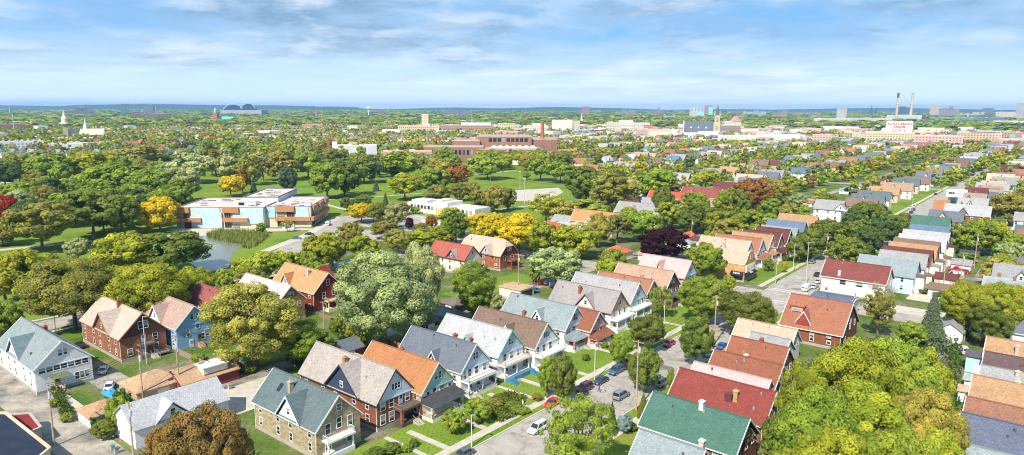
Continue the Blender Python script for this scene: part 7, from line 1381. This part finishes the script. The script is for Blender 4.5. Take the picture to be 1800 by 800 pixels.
# domed tower church at the left, and its companions
X, Y = G(117, 248); d = PX(X, Y)[2]; k_ = d / F; r = thing('church', 'buff church with flared bell-shaped tower cap and pale nave roof at left', 'church', X, Y, 0, -math.atan2(X, Y)); zt = lambda p: height_at(X, Y, p)
m = MB(); m.box(-3.6 * k_, 3.6 * k_, -3.6 * k_, 3.6 * k_, 0, zt(218), 'brickwork'); tw = m.obj('tower', r, (.62, .50, .38)); m = MB(); m.tube((0, 0, zt(218)), (0, 0, zt(215.5)), 8 * k_, 7.4 * k_, 12, 'plain'); m.tube((0, 0, zt(215.5)), (0, 0, zt(209)), 5.4 * k_, 5.0 * k_, 12, 'plain'); m.tube((0, 0, zt(209)), (0, 0, zt(203)), 5.4 * k_, 2.4 * k_, 12, 'plain'); m.tube((0, 0, zt(203)), (0, 0, zt(192)), 2.0 * k_, .1 * k_, 8, 'plain'); m.obj('tower_cap', tw, (.70, .60, .48))
m = MB(); m.box(4 * k_, 58 * k_, 0, 22 * k_, 0, zt(238), 'plain'); m.obj('nave_wall', r, (.68, .58, .46)); m = MB(); m.prism([(3 * k_, -1, zt(238)), (3 * k_, 23 * k_, zt(238)), (3 * k_, 11 * k_, zt(227))], (56 * k_, 0, 0), 'plain'); m.obj('nave_roof', r, (.60, .56, .44))
X, Y = G(152, 240); d = PX(X, Y)[2]; k_ = d / F; r = thing('steeple', 'small white steeple right of the bell-shaped tower cap', 'steeple', X, Y, 0, 0); zt = lambda p: height_at(X, Y, p); m = MB(); m.box(-2.8 * k_, 2.8 * k_, -2.8 * k_, 2.8 * k_, 0, zt(219), 'plain'); m.obj('tower', r, (.78, .76, .74)); m = MB(); spire(m, 0, 0, zt(219), zt(208.5), 2.2 * k_); m.obj('spire', r, (.70, .70, .72))
X, Y = G(380, 217); d = PX(X, Y)[2]; k_ = d / F; r = thing('church', 'red brick church with green copper dome and green nave roof', 'church', X, Y, 0, 0); zt = lambda p: height_at(X, Y, p); m = MB(); m.box(-4 * k_, 4 * k_, -4 * k_, 4 * k_, 0, zt(198), 'plain'); tw = m.obj('tower', r, (.40, .16, .14)); m = MB(); m.tube((0, 0, zt(198)), (0, 0, zt(194)), 2.6 * k_, 2.4 * k_, 8, 'plain'); m.tube((0, 0, zt(194)), (0, 0, zt(189)), 2.6 * k_, .3 * k_, 8, 'plain'); m.obj('dome', tw, (.30, .55, .52)); m = MB(); m.prism([(4 * k_, 0, zt(213)), (4 * k_, 16 * k_, zt(213)), (4 * k_, 8 * k_, zt(205))], (24 * k_, 0, 0), 'plain'); m.obj('nave_roof', r, (.10, .50, .42)); m = MB(); m.box(4 * k_, 28 * k_, 1, 15 * k_, 0, zt(213), 'plain'); m.obj('nave_wall', r, (.42, .2, .16))
for px, yb, yt, w_, lab, cc in ((557, 210, 186, 1.6, 'slender brown spire church left of centre', (.36, .22, .22)), (830, 232, 192, 1.5, 'needle-thin brown steeple behind the brick mill', (.46, .36, .28)), (1022, 222, 198, 1.6, 'white pointed steeple right of the cream warehouse', (.82, .82, .80)), (870, 224, 213, 1.2, 'tiny white spire right of the brick mill', (.8, .8, .8)), (919, 222, 214, 1.2, 'small pink spire above the school roof', (.66, .5, .46)), (1531, 206, 184, 2.0, 'dark green-black church spire, taller of the twin pair', (.08, .12, .14)), (1539, 206, 187, 1.5, 'dark church spire, shorter of the twin pair', (.08, .12, .14)), (1700, 212, 196, 1.2, 'pale column rising over the right plain', (.7, .68, .64))):
    X, Y = G(px, yb); d = PX(X, Y)[2]; k_ = d / F; r = thing('steeple', lab, 'steeple', X, Y, 0, 0); h_ = height_at(X, Y, yt); m = MB(); m.box(-w_ * k_, w_ * k_, -w_ * k_, w_ * k_, 0, h_ * .55, 'plain'); m.obj('tower', r, cc); m = MB(); spire(m, 0, 0, h_ * .55, h_, w_ * .9 * k_); m.obj('spire', r, tuple(c_ * .8 for c_ in cc))
X, Y = G(1290, 236); d = PX(X, Y)[2]; k_ = d / F; r = thing('school_hall', 'pink-roofed gabled hall rising behind the tan-brown block', 'building', X, Y, 0, 0); h_ = height_at(X, Y, 213); m = MB(); m.box(-18 * k_, 12 * k_, 0, 14 * k_, 0, h_, 'far_facade'); m.obj('wall', r, (.70, .62, .52)); m = MB(); m.prism([(-4 * k_, -1, h_), (12 * k_, -1, h_), (4 * k_, -1, height_at(X, Y, 204.5))], (0, 14 * k_, 0), 'plain'); m.obj('roof', r, (.55, .32, .30))
# stadium with two fan-shaped roof arches
X, Y = G(424, 206); d = PX(X, Y)[2]; k_ = d / F; r = thing('stadium', 'far stadium with twin dark blue fan arches and white roof trusses', 'stadium', X, Y, 0, 0); zt = lambda p: height_at(X, Y, p)
m = MB(); m.box(-36 * k_, 36 * k_, 0, 30 * k_, 0, zt(193.5), 'plain'); m.obj('stand', r, (.36, .38, .42))
for cx_, hw, top, lab in ((-14, 17, 184.3, 'a'), (12, 13.5, 182.5, 'b')):
    zb = zt(194); zz_ = zt(top); pts = [((cx_ - hw) * k_, 4, zb)] + [((cx_ - hw + 2 * hw * i / 16) * k_, 4, zb + (zz_ - zb) * math.sin(math.pi * i / 16) ** .8) for i in range(1, 16)] + [((cx_ + hw) * k_, 4, zb)]
    m = MB(); m.prism(pts, (0, 10 * k_, 0), 'plain'); m.obj('fan_roof', r, (.02, .07, .16)); m = MB(); dz = zt(top - 2.6) - zz_
    for i in range(0, 16): a, b = pts[i], pts[i + 1]; m.tube((a[0], a[1], a[2] + dz), (b[0], b[1], b[2] + dz), .45 * k_, n=4, mat='metal'); m.tube((a[0], a[1], a[2]), (a[0], a[1], a[2] + dz), .18 * k_, n=3, mat='metal')
    m.obj('truss', r, (.72, .76, .82))
for px, lab in ((802.5, 'left of the two white glass domes on the horizon'), (815.5, 'right of the two white glass domes on the horizon')):
    X, Y = G(px, 207); k_ = PX(X, Y)[2] / F; r = thing('glass_dome', lab, 'dome', X, Y, 0, 0); m = MB(); n = 10; prev = None
    for i in range(5):
        a = i / 5 * math.pi / 2; b = (i + 1) / 5 * math.pi / 2; m.tube((0, 0, 5.4 * k_ * math.sin(a)), (0, 0, 5.4 * k_ * math.sin(b)), 6.2 * k_ * math.cos(a), max(.1, 6.2 * k_ * math.cos(b)), n, 'plain')
    m.obj('shell', r, (.72, .78, .84))
X, Y = G(648, 207); k_ = PX(X, Y)[2] / F; r = thing('water_tower', 'white water tower on the horizon left of centre', 'water tower', X, Y, 0, 0); h_ = height_at(X, Y, 187); m = MB(); m.tube((0, 0, 0), (0, 0, h_ * .75), 1 * k_, 1 * k_, 8, 'plain'); m.obj('stem', r, (.8,) * 3); m = MB(); m.tube((0, 0, h_ * .72), (0, 0, h_ * .82), 1.4 * k_, 3.4 * k_, 12, 'plain'); m.tube((0, 0, h_ * .82), (0, 0, h_), 3.4 * k_, 1.6 * k_, 12, 'plain'); m.obj('tank', r, (.8, .82, .84))
for px, yb, yt, lab in ((26, 238, 200, 'thin white mast over the brown brick factory'), (18, 204, 176, 'faint lattice aerial on the far left horizon'), (751, 260, 214, 'thin pale pole left of the school')): X, Y = G(px, yb); r = thing('mast', lab, 'mast', X, Y, 0, 0); h_ = height_at(X, Y, yt); k_ = PX(X, Y)[2] / F; m = MB(); m.tube((0, 0, 0), (0, 0, h_), .55 * k_, .3 * k_, 6, 'metal'); m.obj('pole', r, (.75, .76, .78)); m = MB(); m.box(-1.2 * k_, 1.2 * k_, -.2, .2, h_ * .93, h_ * .96, 'metal'); m.obj('crossbar', r, (.75, .76, .78))
# billboard, yellow shop, sign column, gabled brick house, white house at the right edge
X, Y = G(1679, 372); d = PX(X, Y)[2]; k_ = d / F; r = thing('billboard', 'white billboard with three figures and red lettering over a blue mural wall', 'billboard', X, Y, 0, -math.atan2(X, Y) * .9); zt = lambda p: height_at(X, Y, p)
m = MB(); m.box(-16 * k_, 15 * k_, 0, .5, zt(346.5), zt(333), 'plain'); pn = m.obj('panel', r, (.84, .84, .88)); m = MB()
for a in (-12, 0, 12): m.tube((a * k_, .8, 0), (a * k_, .8, zt(334)), .25, n=6, mat='metal')
m.obj('frame', r, (.2, .2, .2)); z_ = lambda f: zt(346.5) + (zt(333) - zt(346.5)) * f
for a, cc in ((-11.5, (.04, .04, .06)), (-8.5, (.05, .04, .05)), (-5.2, (.03, .04, .07))): m = MB(); m.box((a - 1.5) * k_, (a + 1.5) * k_, -.06, 0, z_(.38), z_(.60), 'plain'); pj = m.obj('portrait', pn, cc)
m = MB()
for a in (-11.3, -8.3, -5.4): m.box((a - .6) * k_, (a + .6) * k_, -.09, -.06, z_(.58), z_(.78), 'plain')
m.obj('portrait_faces', pn, (.55, .30, .22)); m = MB()
for f_, l_, x_ in ((.78, 8, 5), (.66, 10, 4), (.48, 9, 4), (.36, 9, 4), (.22, 7, 4)):
    for i in range(int(l_)): m.box((x_ - l_ / 2 + i) * k_, (x_ - l_ / 2 + i + .7) * k_, -.06, 0, z_(f_ - .03), z_(f_ + .04), 'plain')
m.obj('text_lines', pn, (.60, .12, .22))
r = thing('mural_shop', 'low shop wall painted bright blue beneath the billboard', 'shop', *XY(toUV(X, Y)[0] + 3, toUV(X, Y)[1] + 2), 0, -math.atan2(X, Y) * .9); m = MB(); m.box(-16 * k_, 15 * k_, 2, 12, 0, zt(349), 'plain'); m.obj('wall', r, (.25, .45, .62)); m = MB(); q = random.Random(4)
for i in range(22): a, b = q.uniform(-15, 12), q.uniform(.1, .75); m.box(a * k_, (a + q.uniform(1, 4)) * k_, 1.88 - i * .004, 2, zt(349) * b, zt(349) * min(.98, b + q.uniform(.1, .35)), 'plain')
m.obj('mural', r, (.03, .25, .70))
X, Y = G(1714, 386); d = PX(X, Y)[2]; k_ = d / F; zt = lambda p: height_at(X, Y, p); r = thing('yellow_shop', 'small shop with bright yellow fascia by the dark slate roofs', 'shop', X, Y, 0, -math.atan2(X, Y) * .9); m = MB(); m.box(-16 * k_, 16 * k_, 1, 14, 0, zt(371), 'plain'); m.obj('wall', r, (.8, .72, .5)); m = MB(); m.box(-17 * k_, 17 * k_, 0, 1.2, zt(370), zt(364.5), 'plain'); m.box(-7 * k_, 17 * k_, -3, 0, zt(378), zt(373), 'plain'); m.obj('fascia', r, C['yellow']); m = MB(); m.box(-15 * k_, 15 * k_, 1.3, 13.8, zt(371), zt(370.6), 'flat_roof'); m.obj('roof', r, (.4, .38, .36))
r = thing('shop_sign', 'cream and yellow roadside sign on two dark posts beside the yellow shop', 'sign', *G(1680, 372), 0, -.6); zt = lambda p: height_at(*G(1680, 372), p); m = MB(); m.box(-10 * k_, 10 * k_, 0, .5, zt(362), zt(359), 'plain'); m.obj('panel', r, (.85, .72, .30))
for a in (-6, 5): m = MB(); m.tube((a * k_, .25, 0), (a * k_, .25, zt(362)), .35, n=6, mat='metal'); m.obj('post', r, (.05, .04, .04))
X, Y = G(1744, 384); zt = lambda p: height_at(X, Y, p); r = thing('sign_column', 'tall curved black and yellow sign column', 'sign', X, Y, 0, -.6); m = MB(); hh = zt(345); m.prism([(-.9, 0, 0), (1.1, 0, 0), (1.2, 0, hh * .9), (1.0, 0, hh), (.2, 0, hh * .93), (-.5, 0, hh * .7)], (0, 1.2, 0), 'plain'); m.obj('column', r, (.03, .025, .05)); m = MB()
for a, b in (((-.9, 0), (-.55, .7)), ((-.55, .7), (.15, .94)), ((.15, .94), (1.0, 1.02))): m.tube((a[0], .6, hh * a[1]), (b[0], .6, hh * b[1]), .28, n=5, mat='plain')
m.obj('edge', r, (.75, .50, .12))
house('brick_house', 'brown brick house with maroon and tan roofs, right of the billboard', 'house', (1735, 342), (1696, 337), W=16, hr=13, he=7, roof=(.34, .27, .22), wall=(.42, .24, .17), near=False, gables=[((1708, 340), 9, 12, dict(wall=(.50, .30, .20)))])
house('frame_house', 'dark maroon roofed house directly behind the brown brick house', 'house', (1737, 332), (1698, 328), W=9, hr=13, he=8, roof='r_dred', wall='tan', near=False)
house('frame_house', 'tall white house cut by the right picture edge above the alley end', 'house', (1812, 372), (1782, 374), W=9, hr=11, he=7.5, roof='r_gray', wall='ivory', near=False)
flat_building('flat_roof_building', 'low white flat-roofed building at the right edge by the alley end', 'building', [G(1768, 412, 4), G(1805, 414, 4), G(1830, 400, 4), G(1785, 398, 4)], 4, (.75, .72, .66), (.45, .44, .43))
flat_building('flat_roof_building', 'rust flat-roofed garage block at the right edge below the alley end', 'building', [G(1775, 486, 4), G(1830, 492, 4), G(1830, 470, 4), G(1782, 468, 4)], 4, (.5, .3, .22), (.36, .13, .08))
# low brick retail block left of the pale yellow house
flat_building('brick_building', 'flat grey-roofed brick building below the pale yellow house', 'building', [G(975, 392, 5), G(1040, 408, 5), G(1058, 396, 5), G(1000, 380, 5)], 5, (.42, .24, .18), (.50, .48, .46))
# ------------------------------------------------------------------ haze: real air, sky outside it
bpy.context.view_layer.update(); TOP = max((o.matrix_world @ Vector(c_)).z for o in bpy.data.objects if o.type == 'MESH' for c_ in o.bound_box) + 6; pass
m = MB(); m.box(-14500, 14500, -650, 15900, -1.2, TOP, 'plain'); hz = m.mesh('haze'); hz.materials.clear(); hm = bpy.data.materials.new('haze'); hm.use_nodes = True; t_ = hm.node_tree; t_.nodes.clear()
pv = t_.nodes.new('ShaderNodeVolumePrincipled'); pv.inputs['Color'].default_value = (.32, .62, .99, 1); pv.inputs['Density'].default_value = 6.5e-5; pv.inputs['Anisotropy'].default_value = 0.0
mo = t_.nodes.new('ShaderNodeOutputMaterial'); t_.links.new(pv.outputs[0], mo.inputs['Volume']); hz.materials.append(hm); tag(O('haze', hz), kind='stuff')
